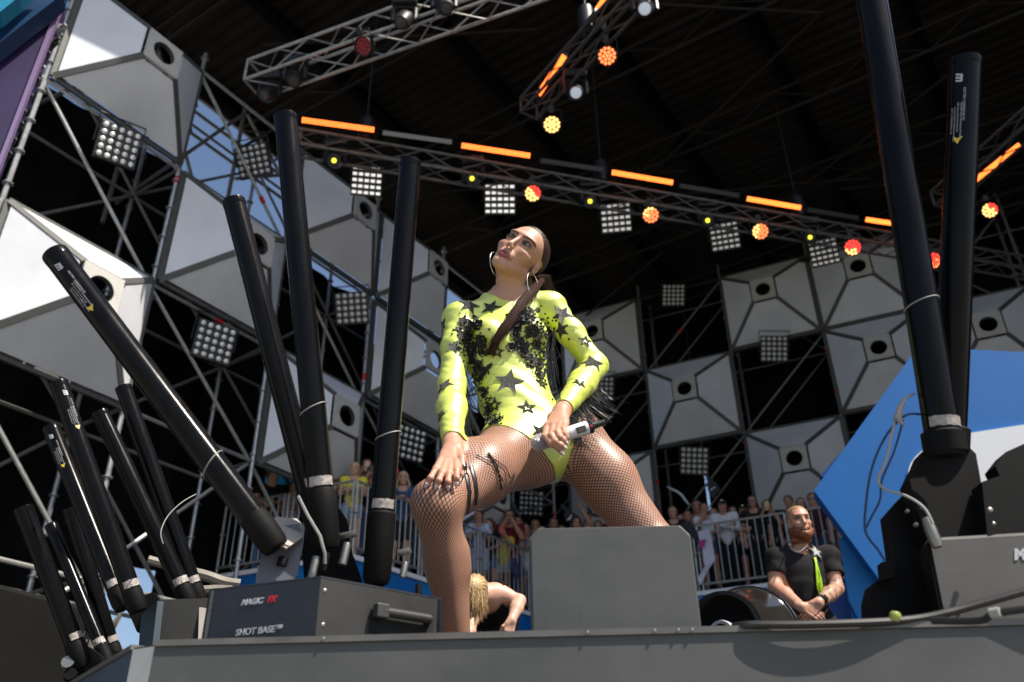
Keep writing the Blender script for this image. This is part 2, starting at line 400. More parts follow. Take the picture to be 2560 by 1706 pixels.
# ---------------------------------------------------------------- pyramid panels
def pyramid_meshes(wd, ht, dp=.62, cap=.52, hole=.165):
    """local: x along the wall, z up, -y out of the wall towards the stage"""
    B = [Vector((-wd / 2, 0, -ht / 2)), Vector((wd / 2, 0, -ht / 2)), Vector((wd / 2, 0, ht / 2)), Vector((-wd / 2, 0, ht / 2))]
    T = [Vector((x * cap / 2, -dp, z * cap / 2)) for x, z in ((-1, -1), (1, -1), (1, 1), (-1, 1))]
    out = []
    for i in range(4):
        j = (i + 1) % 4; c = (B[i] + B[j] + T[i] + T[j]) / 4; P = [B[i], B[j], T[j], T[i]]
        nn = (P[1] - P[0]).cross(P[3] - P[0]).normalized()
        if nn.y > 0: nn = -nn
        def inset(p, k):
            a, b = P[(k - 1) % 4], P[(k + 1) % 4]; w_ = .045
            e1 = (a - p).normalized(); e2 = (b - p).normalized(); s = max(.3, e1.cross(e2).length); return p + (e1 + e2) * (w_ / s)
        Q = [inset(P[k], k) + nn * .012 for k in range(4)]
        m = MB(); m.prism(Q, -nn * .02); me = m.mesh('panel'); me.materials.append(M_white); out.append(('panel', me))
    for i in range(4):
        j = (i + 1) % 4
        for a, b in ((B[i], T[i]), (B[i], B[j])):
            t = (b - a).normalized(); y = Vector((0, 1, 0)); x = t.cross(y).normalized(); y = x.cross(t)
            m = MB(); w_ = .04; m.prism([a + x * w_ + y * w_, a - x * w_ + y * w_, a - x * w_ - y * .005, a + x * w_ - y * .005], b - a)
            me = m.mesh('rail'); me.materials.append(M_rail); out.append(('rail', me))
    m = MB(); n = 32; V = []
    for yy in (-dp - .02, -dp + .02):
        for k in range(n):
            a = 2 * PI * k / n; ca, sa = math.cos(a), math.sin(a); s = cap / 2 / max(abs(ca), abs(sa))
            V += [Vector((hole * ca, yy, hole * sa)), Vector((s * ca, yy, s * sa))]
    Fs = []
    for k in range(n):
        k2 = (k + 1) % n
        Fs += [[2 * k, 2 * k + 1, 2 * k2 + 1, 2 * k2], [2 * n + 2 * k, 2 * n + 2 * k2, 2 * n + 2 * k2 + 1, 2 * n + 2 * k + 1], [2 * k + 1, 2 * n + 2 * k + 1, 2 * n + 2 * k2 + 1, 2 * k2 + 1], [2 * k, 2 * k2, 2 * n + 2 * k2, 2 * n + 2 * k]]
    m.add(V, Fs); me = m.mesh('cap'); me.materials.append(M_cap); out.append(('cap_plate', me))
    m = MB(); m.lathe([(hole - .001, -.02), (hole - .003, .05)], (0, -dp, 0), (0, 1, 0), 32); me = m.mesh('sleeve'); me.materials.append(M_rail); out.append(('hole_sleeve', me))
    return out
PYL = pyramid_meshes(1.98, 1.86); PYR = pyramid_meshes(1.98, 1.98)
def pyramid(src, loc, az, label, group):
    t = empty('pyramid_panel', loc, label, 'wall panel', group); t.rotation_euler = (0, 0, az)
    for n, me in src: obj(n, me, t)
def pl(u, z, label): pyramid(PYL, LW(u, 9.2, z), math.atan2(UL.y, UL.x) , label, 'pale pyramid panels on the left wing')
def pr(s, z, label): pyramid(PYR, RW(s, 0, z), math.atan2(UR.y, UR.x), label, 'pale pyramid panels on the back wall')
pl(4.495, 9.20, 'big pale pyramid panel high at the upper left, sky showing in its hole')
pl(4.495, 5.31, 'big sunlit white pyramid panel behind the leaning black tube at far left')
pl(6.565, 7.22, 'pale pyramid panel between two black tubes, above the middle lamp of the left wing')
pl(8.635, 9.20, 'pale pyramid panel right under the roof edge, between the two tallest black tubes')
pl(8.635, 5.31, 'pale pyramid panel just above the heads of the left spectators')
pl(10.705, 9.20, 'pale pyramid panel close under the roof beside the shoulder of the singer')
pl(10.705, 7.22, 'pale pyramid panel behind the straight sleeve of the singer')
pl(12.775, 5.31, 'pale pyramid panel at the far end of the left wing behind the singer')
pr(-2.15, 10.58, 'grey pyramid panel behind the bent elbow of the singer')
pr(1.975, 10.58, 'grey pyramid panel in the top row right of the hanging back wall lamp')
pr(4.025, 10.58, 'grey pyramid panel in the top row behind the last par lamp')
pr(-.075, 8.54, 'grey pyramid panel in the middle of the back wall right of the elbow')
pr(4.025, 8.54, 'grey pyramid panel beside the thick black tube, above the blue board')
pr(6.075, 8.54, 'grey pyramid panel at the far right above the blue board')
pr(1.975, 6.48, 'glossy grey pyramid panel right above the heads of the right hand crowd')
pr(-2.15, 6.48, 'grey pyramid panel low behind the legs of the singer and the foam fingers')
pr(-4.2, 8.54, 'grey pyramid panel in the back corner hidden mostly by the singer')

# ---------------------------------------------------------------- spectator gallery round the stage
PZ = 3.2
GA = Vector((-2.27, 11.89, 0)); GB = Vector((.25, 15.45, 0)); GC = GB + UR * 7.6; GF = GA - UR * 2.4
gal = empty('spectator_gallery', tuple(GA), 'raised blue fronted gallery carrying the spectators round the stage', 'gallery')
m = MB(); m.prism([GF + Z * PZ, GA + Z * PZ, GB + Z * PZ, GC + Z * PZ, GC - NR * -3.0 + Z * PZ, GB + NR * 3.0 + NL * 2.2 + Z * PZ, GF + NL * 1.2 + UL * 2 + Z * PZ], -Z * .15)
rel(m, GA).build('gallery_floor', M_dark, gal)
def fascia(a, b, nseg, seed):
    q = random.Random(seed); t = (b - a).normalized(); inn = Vector((-t.y, t.x, 0)); L = (b - a).length
    for i in range(nseg):
        p0 = a + t * (L * i / nseg + .004); p1 = a + t * (L * (i + 1) / nseg - .004)
        tl, tr, bl, br = p0 + Z * (PZ - .06), p1 + Z * (PZ - .06), p0 + Z * .0, p1 + Z * .0
        k = -inn * q.uniform(.03, .14); md = (tl + br) / 2 + k * 2
        mm = MB(); mm.add([tl, tr, br, bl, md + t * .2], [[0, 1, 4], [1, 2, 4], [2, 3, 4], [3, 0, 4]]); mm.mi = 0
        rel(mm, GA).build('fascia_panel', [M_blue, M_bluel, M_blue][i % 3:i % 3 + 1], gal)
    mm = MB(); mm.prism([a - inn * .04 + Z * (PZ + .01), b - inn * .04 + Z * (PZ + .01), b - inn * .04 + Z * (PZ - .055), a - inn * .04 + Z * (PZ - .055)], inn * .08); rel(mm, GA).build('white_edge', M_wstrip, gal)
fascia(GF, GA, 2, 1); fascia(GA, GB, 3, 2); fascia(GB, GC, 5, 3)

# crowd fences on the gallery: each panel its own
BARM = MB(); BARM.tube([(0, 0, .13), (0, 0, 1.07)], .010, 6); BAR = BARM.mesh('bar'); BAR.materials.append(M_galv)
def fence(a, b, label):
    a, b = a + Z * PZ, b + Z * PZ; L = (b - a).length; t = (b - a).normalized()
    root = empty('crowd_fence', tuple(a), label, 'fence', 'grey barrier fence panels along the gallery edge'); root.rotation_euler = (0, 0, math.atan2(t.y, t.x))
    for z in (1.08, .12): m = MB(); m.tube([(0.02, 0, z), (L - .02, 0, z)], .021, 8); m.build('rail', M_galv, root)
    for x in (.02, L - .02): m = MB(); m.tube([(x, 0, .0), (x, 0, 1.08)], .021, 8); m.lathe([(.03, -.02), (.045, -.01), (.045, .01), (.03, .02)], (x, 0, .62), (0, 0, 1), 8); m.build('end_post', M_galv, root)
    for x in (.25, L - .25): m = MB(); m.tube([(x, -.0, .12), (x, .30, 0)], .016, 6); m.build('foot', M_galv, root)
    n = int(L / .118)
    for i in range(1, n): o = obj('bar', BAR, root); o.location = (L * i / n, 0, 0)
fence(GF + UR * .03, GF + UR * 1.18, 'grey barrier fence panel under the boy in the black shirt'); fence(GF + UR * 1.21, GA, 'grey barrier fence panel under the yellow shirted spectator')
LAB = GB - GA; gl = LAB.normalized()
fence(GA + gl * .03, GA + gl * 1.45, 'grey barrier fence panel behind the rightmost tube of the left cannon base'); fence(GA + gl * 1.48, GA + gl * 2.9, 'grey barrier fence panel seen between the lunging legs of the singer'); fence(GA + gl * 2.93, GB, 'grey barrier fence panel in front of the girl in the white top')
for i, lb in enumerate(['grey barrier fence panel hidden mostly by the grey monitor', 'grey barrier fence panel right of the monitor with the white banner on it', 'grey barrier fence panel in front of the striped shirt spectator', 'grey barrier fence panel behind the bearded man', 'grey barrier fence panel passing behind the blue board']):
    fence(GB + UR * (.02 + 1.5 * i), GB + UR * (1.49 + 1.5 * i), lb)

# ---------------------------------------------------------------- blue board at the right, purple portal at the upper left
bp = Vector((4.2, 9.2, 0)); bn = Vector((-.30, -1, .06)).normalized()
def board(px, th=.14, lift=0.): return [on_plane(x, y, bp + bn * lift, bn) for x, y in px]
def slab(pts, th): m = MB(); m.prism(pts, -bn * th); return m
bb = empty('blue_board', tuple(bp), 'huge angular blue board with white lettering shapes at the right', 'stage board')
rel(slab(board([(2035, 1227), (2282, 884), (2300, 864), (2405, 873), (2760, 890), (2760, 1560), (2196, 1446)]), .25), bp).build('board_face', M_blue, bb)
rel(slab(board([(2404, 1086), (2560, 1062), (2760, 1030), (2760, 1420), (2420, 1420)], lift=.03), .028), bp).build('white_letter', M_wstrip, bb)
pts = [(2270 + 170 * (1 - math.cos(t)), 1185 - 95 * math.sin(t)) for t in np.linspace(-PI / 2, PI / 2, 18)] + [(2600, 1090), (2600, 1280)]
rel(slab(board(pts, lift=.028), .026), bp).build('white_letter', M_wstrip, bb)
bl2 = Vector((3.9, 9.6, 0))
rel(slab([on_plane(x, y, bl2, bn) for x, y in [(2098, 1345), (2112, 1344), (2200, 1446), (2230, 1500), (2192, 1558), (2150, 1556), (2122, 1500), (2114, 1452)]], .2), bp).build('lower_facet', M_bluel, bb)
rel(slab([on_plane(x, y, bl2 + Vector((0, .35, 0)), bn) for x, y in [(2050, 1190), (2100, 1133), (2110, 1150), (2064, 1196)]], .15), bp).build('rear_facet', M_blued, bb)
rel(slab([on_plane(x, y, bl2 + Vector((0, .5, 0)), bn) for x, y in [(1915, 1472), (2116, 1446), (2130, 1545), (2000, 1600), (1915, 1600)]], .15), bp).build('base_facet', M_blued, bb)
pp = Vector((-3.0, 5.2, 0)); pn = Vector((.35, -1, 0)).normalized()
M_pur = mat('purple_panel', (.022, .013, .060), rough=.5, noise=.25, nscale=1.2); M_lil = mat('lilac_edge', (.20, .14, .27), rough=.4)
M_cyan = mat('cyan_panel', (.012, .19, .31), rough=.35, noise=.1)
pb = empty('portal_board', tuple(pp), 'purple and blue portal board at the upper left corner', 'stage board')
def slab2(px, lift, th): m = MB(); m.prism([on_plane(x, y, pp + pn * lift, pn) for x, y in px], -pn * th); return rel(m, pp)
slab2([(-60, 150), (152, -6), (158, 6), (-6, 404), (-60, 520)], 0, .18).build('purple_face', M_pur, pb)
slab2([(152, -10), (163, -4), (2, 410), (-60, 560), (-60, 540), (-6, 404)], .02, .06).build('lilac_edge', M_lil, pb)
slab2([(-60, 152), (-60, -70), (170, -70), (158, -16)], .25, .18).build('blue_face', mat('portal_blue', (.003, .035, .10), rough=.4), pb)
slab2([(-60, 55), (-60, -75), (120, -75), (48, -8), (0, 30)], .50, .15).build('cyan_face', M_cyan, pb)
for (x, y) in [(147, 75), (132, 110), (108, 145), (95, 180), (82, 210), (64, 250), (48, 290), (40, 320), (22, 360), (10, 395)]:
    c = on_plane(x, y, pp - pn * .12, pn); m = MB(); m.box((0, 0, 0), (.10, .06, .035), Matrix.Rotation(-1.1, 3, 'Y'), bev=.006); m.lathe([(.014, 0), (.014, .05), (.0001, .052)], (.03, -.03, 0), (1, -.3, .2), 8)
    o = m.build('clamp', M_galv if x % 2 else M_dark, pb); o.location = c - pp
# ---------------------------------------------------------------- lighting rig under the roof
M_alu = mat('truss_aluminium', (.40, .385, .355), rough=.42, metal=.6, noise=.25, nscale=10)
M_alud = mat('dull_truss', (.13, .122, .11), rough=.5, metal=.5, noise=.3, nscale=7)
M_lamp = mat('lamp_black', (.012, .012, .012), rough=.45)
M_refl = mat('lamp_reflector', (.92, .91, .88), rough=.34, metal=.45)
M_reflon = mat('lamp_reflector_glowing', (.8, .8, .78), rough=.2, metal=.3, emit=(1, .97, .95), estr=.50)
M_reflon2 = mat('lamp_reflector_faint', (.7, .7, .68), rough=.2, metal=.6, emit=(1, .97, .95), estr=.22)
M_reflon3 = mat('lamp_reflector_dim', (.6, .6, .58), rough=.25, metal=.8, emit=(1, .97, .95), estr=.09)
M_tube = mat('led_bar_lit', (.9, .3, .1), rough=.4, emit=(1.0, .16, .025), estr=2.6)
M_tubeo = mat('led_bar_off', (.30, .30, .29), rough=.4)
M_tubed = mat('led_bar_dark', (.05, .05, .05), rough=.4)
M_lcream = mat('led_cream', (.9, .7, .3), emit=(1.0, .50, .14), estr=2.2)
M_lred = mat('led_red', (.9, .1, .08), emit=(1.0, .035, .025), estr=2.2)
M_lor = mat('led_orange', (.9, .3, .1), emit=(1.0, .15, .045), estr=2.4)
M_lyel = mat('spot_yellow', (.8, .8, .1), emit=(.80, .70, .03), estr=1.6)
M_lgrey = mat('spot_lens_grey', (.40, .44, .50), rough=.15, emit=(.5, .56, .66), estr=.35)
M_lrglow = mat('led_dim_red', (.25, .01, .02), rough=.3, emit=(.35, .005, .02), estr=.12)  # weak red glow added to a par lamp that is off

def truss(a, b, h, nm, label, matl, bay=.5, name='lighting_truss'):
    a, b = Vector(a), Vector(b); t = (b - a).normalized(); s = Vector((-t.y, t.x, 0)); L = (b - a).length
    root = empty(name, tuple(a), label, 'truss')
    cor = [s * -h / 2 + Z * h / 2, s * h / 2 + Z * h / 2, s * h / 2 - Z * h / 2, s * -h / 2 - Z * h / 2]
    for c in cor:
        m = MB(); m.tube([c, c + t * L], .025, 8); m.build('chord', matl, root)
    n = int(L / bay); dm = MB(); nn = n
    cache = {}
    for f in range(4):
        c0, c1 = cor[f], cor[(f + 1) % 4]
        for i in range(n):
            x0, x1 = L * i / n, L * (i + 1) / n
            p, q_ = (c0 + t * x0, c1 + t * x1) if i % 2 else (c1 + t * x0, c0 + t * x1)
            key = (f, i % 2)
            if key not in cache:
                m = MB(); m.tube([Vector((0, 0, 0)), q_ - p], .011, 5, caps=False); me = m.mesh('brace'); me.materials.append(matl); cache[key] = me
            o = obj('brace', cache[key], root); o.location = p
    for x in (0, L):
        m = MB()
        for f in range(4): m.tube([cor[f] + t * x, cor[(f + 1) % 4] + t * x], .02, 6)
        m.build('end_frame', matl, root)
    return a, t, s
T1A, T1B = Vector((-3.35, 9.737, 8.80)), Vector((9.6, 13.38, 8.80))
t1 = truss(T1A, T1B, .29, '', 'long lighting truss crossing above the singer with orange bars on top', M_alud)
T2A, T2B = Vector((3.0, 5.6, 9.25)), Vector((.30, 9.62, 9.25))
truss(T2A, T2B, .29, '', 'dark lighting truss coming from the top edge towards the viewer', mat('dark_truss', (.08, .075, .07), rough=.5, metal=.4))
truss(Vector((-3.75, 9.25, 9.55)), Vector((1.6, 7.1, 9.55)), .40, '', 'bright aluminium truss at the top left under the roof', M_alu)
truss(Vector((7.2, 11.6, 9.0)), Vector((8.5, 7.6, 9.0)), .29, '', 'dark lighting truss at the right edge', mat('dark_truss', (.08, .075, .07)))
for k, (x, y, z) in enumerate([(-2.2, 10.05, 8.95), (1.5, 11.1, 8.95), (5.0, 12.08, 8.95), (-1.5, 8.4, 9.75), (1.1, 8.4, 9.4)]):
    hs = empty('chain_hoist', (x, y, z), ['black chain hoist over the left end of the long truss', 'black chain hoist over the middle of the long truss', 'black chain hoist over the right part of the long truss', 'round black chain bag over the bright truss', 'black chain hoist over the dark truss'][k], 'hoist')
    m = MB(); m.tube([(0, 0, .5), (0, 0, 12.2 - z)], .012, 5); m.build('chain', M_dark, hs)
    m = MB(); m.lathe([(.02, 0), (.11, .06), (.13, .3), (.11, .48), (.02, .52)], (0, 0, .05), (0, 0, 1), 12); m.build('motor', M_lamp, hs)
    m = MB(); m.lathe([(.001, -.02), (.10, .03), (.12, .22), (.115, .24)], (.16, 0, .0), (0, 0, 1), 10); m.build('chain_bag', M_blk, hs)

def to_cam(p): return (Vector(CAM) - Vector(p)).normalized()
def aim(fw, up=Z):
    """matrix whose -Y looks along fw"""
    f = -Vector(fw).normalized(); x = f.cross(Vector(up)).normalized(); z = x.cross(f); return Matrix((x, f, z)).transposed()

# blinders: 5 x 5 lamps in a flat black frame
def blinder_meshes(kind):
    W = .62; p_ = W / 5.2
    m = MB(); m.box((0, .05, 0), (W, .10, W), bev=.012); fr = m.mesh('housing'); fr.materials.append(M_lamp)
    m = MB()
    if kind == 'square':
        m.box((0, 0, 0), (p_ * .70, .02, p_ * .48), bev=.008)
    else: m.lathe([(p_ * .36, .004), (p_ * .35, -.006), (p_ * .30, -.014), (p_ * .17, -.028), (.0001, -.034)], (0, 0, 0), (0, 1, 0), 14)
    le = m.mesh('lens')
    m = MB(); m.tube([(-W / 2 - .03, .05, -.05), (-W / 2 - .03, .05, W / 2 + .12), (W / 2 + .03, .05, W / 2 + .12), (W / 2 + .03, .05, -.05)], .014, 6); yo = m.mesh('yoke'); yo.materials.append(M_lamp)
    m = MB(); m.box((0, .16, 0), (W * .5, .14, W * .5), bev=.02); bk = m.mesh('box'); bk.materials.append(M_lamp)
    return W, p_, fr, le, yo, bk
_bl = {}
def blinder(p, fw, kind, mt, label, sc=1.0, roll=0., up=Z):
    key = (kind, mt.name)
    if key not in _bl:
        b = blinder_meshes(kind); b[3].materials.append(mt); _bl[key] = b
    W, p_, fr, le, yo, bk = _bl[key]
    t = empty('blinder_lamp', tuple(p), label, 'stage lamp', 'five by five blinder lamps')
    t.rotation_euler = (aim(fw, up) @ Matrix.Rotation(roll, 3, 'Y')).to_euler(); t.scale = (sc,) * 3
    obj('housing', fr, t); obj('yoke', yo, t); obj('ballast_box', bk, t)
    for i in range(5):
        for j in range(5): o = obj('lens', le, t); o.location = ((i - 2) * p_, -.012, (j - 2) * p_)
    return t
def at_dist(x, y, D):
    d = ray(x, y); return Vector(CAM + d * (D / math.hypot(d[0], d[1])))
lw = -NL
blinder(LW(4.45, 9.0, 7.72), lw + UL * -.25 - Z * .30, 'round', M_refl, 'blinder lamp under the big upper left pyramid panel', .86, roll=-.08)
blinder(LW(6.75, 9.3, 9.30), lw * .6 + UL * -.9 - Z * .6, 'round', M_refl, 'blinder lamp turned sideways against the blue sky', .85, roll=-.2)
blinder(LW(6.55, 9.15, 5.78), lw + UL * -.3 - Z * .2, 'round', M_refl, 'blinder lamp between the long leaning tube and the second tube', .90)
blinder(LW(8.85, 8.9, 7.45), lw * .6 + UL * -.8 - Z * .4, 'round', M_refl, 'blinder lamp under the pyramid panel between the two tallest tubes', .88, roll=-.1)
blinder(LW(10.75, 9.1, 5.75), lw + UL * -.3 - Z * .2, 'round', M_refl, 'blinder lamp beside the hand and the straight sleeve of the singer', .98)
hang = Vector((-.25, -1, -.55))
def hung(x, y, s, mt, label, dz=0, fw=None):
    d = ray(x, y); p = on_plane(x, y, (T1A.x, T1A.y + .55, 0), Vector((-.263, .965, 0))); f2 = to_cam(p) * .8 + (fw or hang).normalized() * .2; return blinder(p, f2, 'square', mt, label, s * .74, up=Vector((.03, 0, 1)))
hung(917, 452, 1.06, M_reflon, 'whitest blinder lamp, leftmost under the long truss')
hung(1250, 498, 1.12, M_reflon, 'white blinder lamp under the long truss left of the head of the singer')
hung(1540, 545, 1.12, M_reflon2, 'blinder lamp under the long truss right above the head of the singer', fw=Vector((-.35, -1, -.6)))
hung(1812, 591, 1.08, M_reflon3, 'faint blinder lamp under the right half of the long truss', fw=Vector((-.5, -1, -.6)))
hung(2060, 630, 1.08, M_reflon3, 'faintest blinder lamp in front of the topmost right pyramid panel', fw=Vector((-.6, -1, -.6)))
rb = Vector((-.25, -1, -.35))
blinder(RW(-.12, .35, 11.20), rb, 'round', M_refl, 'blinder lamp hung under the roof over the back wall', .88, roll=.15)
blinder(RW(1.95, .35, 9.18), rb, 'round', M_refl, 'blinder lamp between the grey pyramid panels of the upper rows', .95, roll=.15)
blinder(RW(-.12, .35, 6.92), rb, 'round', M_refl, 'blinder lamp right of the thigh of the singer above the crowd', .98, roll=.15)
blinder(RW(-2.10, .35, 9.13), rb, 'round', M_refl, 'blinder lamp half hidden by the fringe at the elbow', .95, roll=.15)
blinder(RW(-4.0, .35, 6.6), rb, 'round', M_refl, 'blinder lamp glimpsed under the bent thigh of the singer', .95, roll=.15)

# LED bars on the trusses
_bar = {}
def led_bar(a, b, mt, label, dn=None):
    a, b = Vector(a), Vector(b); t = (b - a).normalized(); L = (b - a).length
    root = empty('led_bar', tuple(a), label, 'light bar', 'LED bars on the trusses')
    f = to_cam((a + b) / 2); f = (f - t * f.dot(t)).normalized(); s = t.cross(f)
    rot = Matrix((t, s, f)).transposed()
    m = MB(); m.box(t * L / 2 - f * .05, (L, .085, .07), rot, bev=.008); m.build('housing', M_lamp, root)
    if mt is M_tube:
        m = MB(); n = int(L / .035)
        for i in range(n):
            for j in (-1, 0, 1):
                c = t * (L * (i + .5) / n) + s * (j * .027); m.lathe([(.0145, -.018), (.0135, .002), (.008, .008), (.0001, .009)], c, f, 7, smooth=False)
        o = m.build('led_row', mt, root); o['kind'] = 'stuff'
    else: m = MB(); m.box(t * L / 2 - f * .008, (L * .985, .066, .016), rot, bev=.004); m.build('window', mt, root)
    for k in (.12, .88): m = MB(); m.box(t * L * k - f * .11 - s * .0, (.03, .04, .10), rot); m.build('clamp', M_alud, root)
    return root
BPn = Vector((-.271, .9626, 0))
def bar_t1(x0, y0, x1, y1, mt, label): led_bar(on_plane(x0, y0, T1A - BPn * .22, BPn), on_plane(x1, y1, T1A - BPn * .22, BPn), mt, label)
bar_t1(754, 300, 936, 325, M_tube, 'glowing orange LED bar beside the tallest black tube')
bar_t1(956, 332, 1131, 356, M_tubeo, 'unlit pale grey LED bar on the long truss')
bar_t1(1154, 364, 1326, 390, M_tube, 'glowing orange LED bar in the middle of the long truss above the head')
bar_t1(1352, 402, 1508, 425, M_tubed, 'unlit dark LED bar above the head of the singer')
bar_t1(1530, 431, 1683, 457, M_tube, 'glowing orange LED bar right above the head of the singer')
bar_t1(1700, 465, 1850, 490, M_tubed, 'unlit dark LED bar right of the middle of the long truss')
bar_t1(1868, 497, 2003, 520, M_tube, 'glowing orange LED bar left of the thick black tube')
bar_t1(2020, 525, 2148, 546, M_tubed, 'unlit dark LED bar close to the thick black tube')
bar_t1(2165, 549, 2290, 568, M_tube, 'glowing orange LED bar partly hidden by the thick black tube')
def bar_z(x0, y0, x1, y1, z, mt, label): led_bar(atZ(x0, y0, z), atZ(x1, y1, z), mt, label)
bar_z(1345, 238, 1411, 140, 9.45, M_tube, 'glowing orange LED bar standing steeply near the top middle')
bar_z(1414, 134, 1490, 30, 9.45, M_tubed, 'unlit dark LED bar between two orange ones near the top edge')
bar_z(1494, 24, 1560, -70, 9.45, M_tube, 'glowing orange LED bar cut by the top edge')
bar_z(2437, 452, 2549, 362, 9.2, M_tube, 'glowing red orange LED bar slanting at the right edge')

# LED par cans
_pr = {}
def par(x, y, D, mt1, mt2, frac, label, yaw=0., size=.125, seed=1, pit=0., onz=None):
    p = at_dist(x, y, D) if onz is None else atZ(x, y, onz)
    fw = to_cam(p); fw = (fw + Vector((yaw, 0, pit))).normalized()
    t = empty('par_lamp', tuple(p), label, 'stage lamp', 'round LED par lamps'); t.rotation_euler = aim(fw).to_euler(); r = size
    if 'h' not in _pr:
        m = MB(); m.lathe([(.0001, .22), (r * .7, .21), (r * .95, .12), (r * 1.08, .0), (r * 1.08, -.03), (r * .98, -.03), (r * .97, .0), (.0001, .003)], (0, 0, 0), (0, 1, 0), 20); h_ = m.mesh('housing'); h_.materials.append(M_lamp)
        m = MB(); m.tube([(-r * 1.15, .05, 0), (-r * 1.15, .05, r * 1.6), (r * 1.15, .05, r * 1.6), (r * 1.15, .05, 0)], .012, 6); y_ = m.mesh('yoke'); y_.materials.append(M_lamp)
        for k in (1, 2): pass
        _pr['h'] = h_; _pr['y'] = y_; m = MB(); m.box((0, .05, r * 1.75), (.07, .05, .10)); _pr['c'] = m.mesh('hook_clamp'); _pr['c'].materials.append(M_lamp)
    obj('housing', _pr['h'], t); obj('yoke', _pr['y'], t); obj('hook_clamp', _pr['c'], t)
    q = random.Random(seed); pts = [(0, 0)] + [(r * .40 * math.cos(a), r * .40 * math.sin(a)) for a in [k * PI / 3 for k in range(6)]] + [(r * .78 * math.cos(a), r * .78 * math.sin(a)) for a in [k * PI / 6 + .2 for k in range(12)]]
    for (px_, pz_) in pts:
        m_ = mt1 if (px_ * math.cos(seed) + pz_ * math.sin(seed)) / r + q.uniform(-.25, .25) < frac else mt2
        key = m_.name
        if key not in _pr:
            m = MB(); m.lathe([(r * .165, .0), (r * .15, -.006), (r * .08, -.010), (.0001, -.011)], (0, 0, 0), (0, 1, 0), 10); me = m.mesh('led'); me.materials.append(m_); _pr[key] = me
        o = obj('led', _pr[key], t); o.location = (px_, -.002, pz_)
D1 = 11.0
for i, (x, y, D, a, b, fr, lab) in enumerate([(1332, 484, 10.45, M_lcream, M_lred, .2, 'par lamp glowing cream and red left of the head of the singer'), (1627, 538, 10.9, M_lor, M_lcream, .3, 'par lamp glowing mostly orange red right above the head'),
        (1901, 579, 11.6, M_lor, M_lcream, .2, 'par lamp glowing amber in the right half of the long truss'), (2132, 619, 12.3, M_lred, M_lcream, .3, 'par lamp glowing red and amber left of the thick tube'),
        (2333, 652, 12.9, M_lred, M_lor, .2, 'par lamp glowing red between the two right hand tubes')]):
    par(x, y, D, a, b, fr, lab, seed=i + 1)
par(2475, 526, 0, M_lcream, M_lred, .4, 'par lamp glowing cream and red at the right edge', seed=7, onz=8.8)
par(1518, 140, 0, M_lor, M_lor, 1, 'par lamp glowing salmon red on the dark truss near the top', seed=8, onz=8.85)
par(1380, 312, 0, M_lcream, M_lcream, 1, 'par lamp glowing cream at the lower end of the dark truss', seed=9, onz=8.75)
par(909, 116, 0, M_lrglow, M_lrglow, 1, 'switched off dark red par lamp with an added faint glow under the bright upper left truss', seed=10, onz=9.2, yaw=-.5)

# moving heads
_mh = {}
def moving_head(p, fw, mt, label, lr=.055):
    t = empty('moving_head', tuple(p), label, 'stage lamp', 'black moving head lamps')
    if 'b' not in _mh:
        m = MB(); m.box((0, 0, .30), (.34, .26, .14), bev=.03); _mh['b'] = m.mesh('base')
        m = MB()
        m.tube([(-.15, 0, -.03), (-.15, 0, .20), (-.10, 0, .24), (.10, 0, .24), (.15, 0, .20), (.15, 0, -.03)], [.035] * 6, 8)
        _mh['y'] = m.mesh('yoke_arms')
        m = MB(); m.lathe([(.0001, .20), (.08, .19), (.115, .10), (.12, -.04), (.095, -.16), (.085, -.165), (.08, -.15), (.0001, -.15)], (0, 0, 0), (0, 1, 0), 18); _mh['h'] = m.mesh('head')
        for k in 'byh': _mh[k].materials.append(M_lamp)
        m = MB(); m.box((0, 0, .41), (.07, .06, .09)); _mh['c'] = m.mesh('hook_clamp'); _mh['c'].materials.append(M_alud)
    for n, k in (('base', 'b'), ('yoke', 'y'), ('hook_clamp', 'c')): obj(n, _mh[k], t)
    h_ = obj('head', _mh['h'], t); h_.rotation_euler = aim(fw).to_euler()
    m = MB(); m.lathe([(lr, -.150), (lr * .9, -.160), (lr * .5, -.166), (.0001, -.168)], (0, 0, 0), (0, 1, 0), 14); l_ = m.build('lens', mt, h_)
hangp = lambda x, y, off: on_plane(x, y, T1A + BPn * off, BPn)
for i, (x, y, lab) in enumerate([(838, 402, 'moving head with a yellow beam at the left end of the long truss'), (1183, 447, 'moving head with a yellow beam between the two whitest blinder lamps'), (1478, 504, 'moving head with a yellow beam just right above the head of the singer'),
                                 (1772, 552, 'moving head with a yellow beam under the unlit bar'), (2028, 594, 'moving head with a yellow beam at the faintest blinder lamp')]):
    p = hangp(x, y, 0); moving_head(p, to_cam(p) + Vector((-.12, 0, .02)), M_lyel, lab, .036)
for (x, y, z, lab) in [(1612, 22, 9.0, 'moving head with a grey lens at the top edge'), (1440, 232, 8.95, 'moving head with a grey lens on the dark truss above the long one')]:
    p = atZ(x, y, z); moving_head(p, to_cam(p), M_lgrey, lab, .082)
for (x, y, z, fw, lab) in [(672, 235, 9.2, (-.3, -.6, -.9), 'unlit moving head hanging at the left end of the bright truss'), (735, 195, 9.3, (.2, -.4, -1), 'unlit moving head tucked under the left half of the bright truss'), (1010, 50, 9.25, (-.2, -.5, -1), 'big unlit moving head right of the dark red par lamp'), (1110, 15, 9.3, (.3, -.5, -1), 'unlit moving head at the top edge under the bright truss')]:
    p = atZ(x, y, z); moving_head(p, Vector(fw), M_tubed, lab, .08)
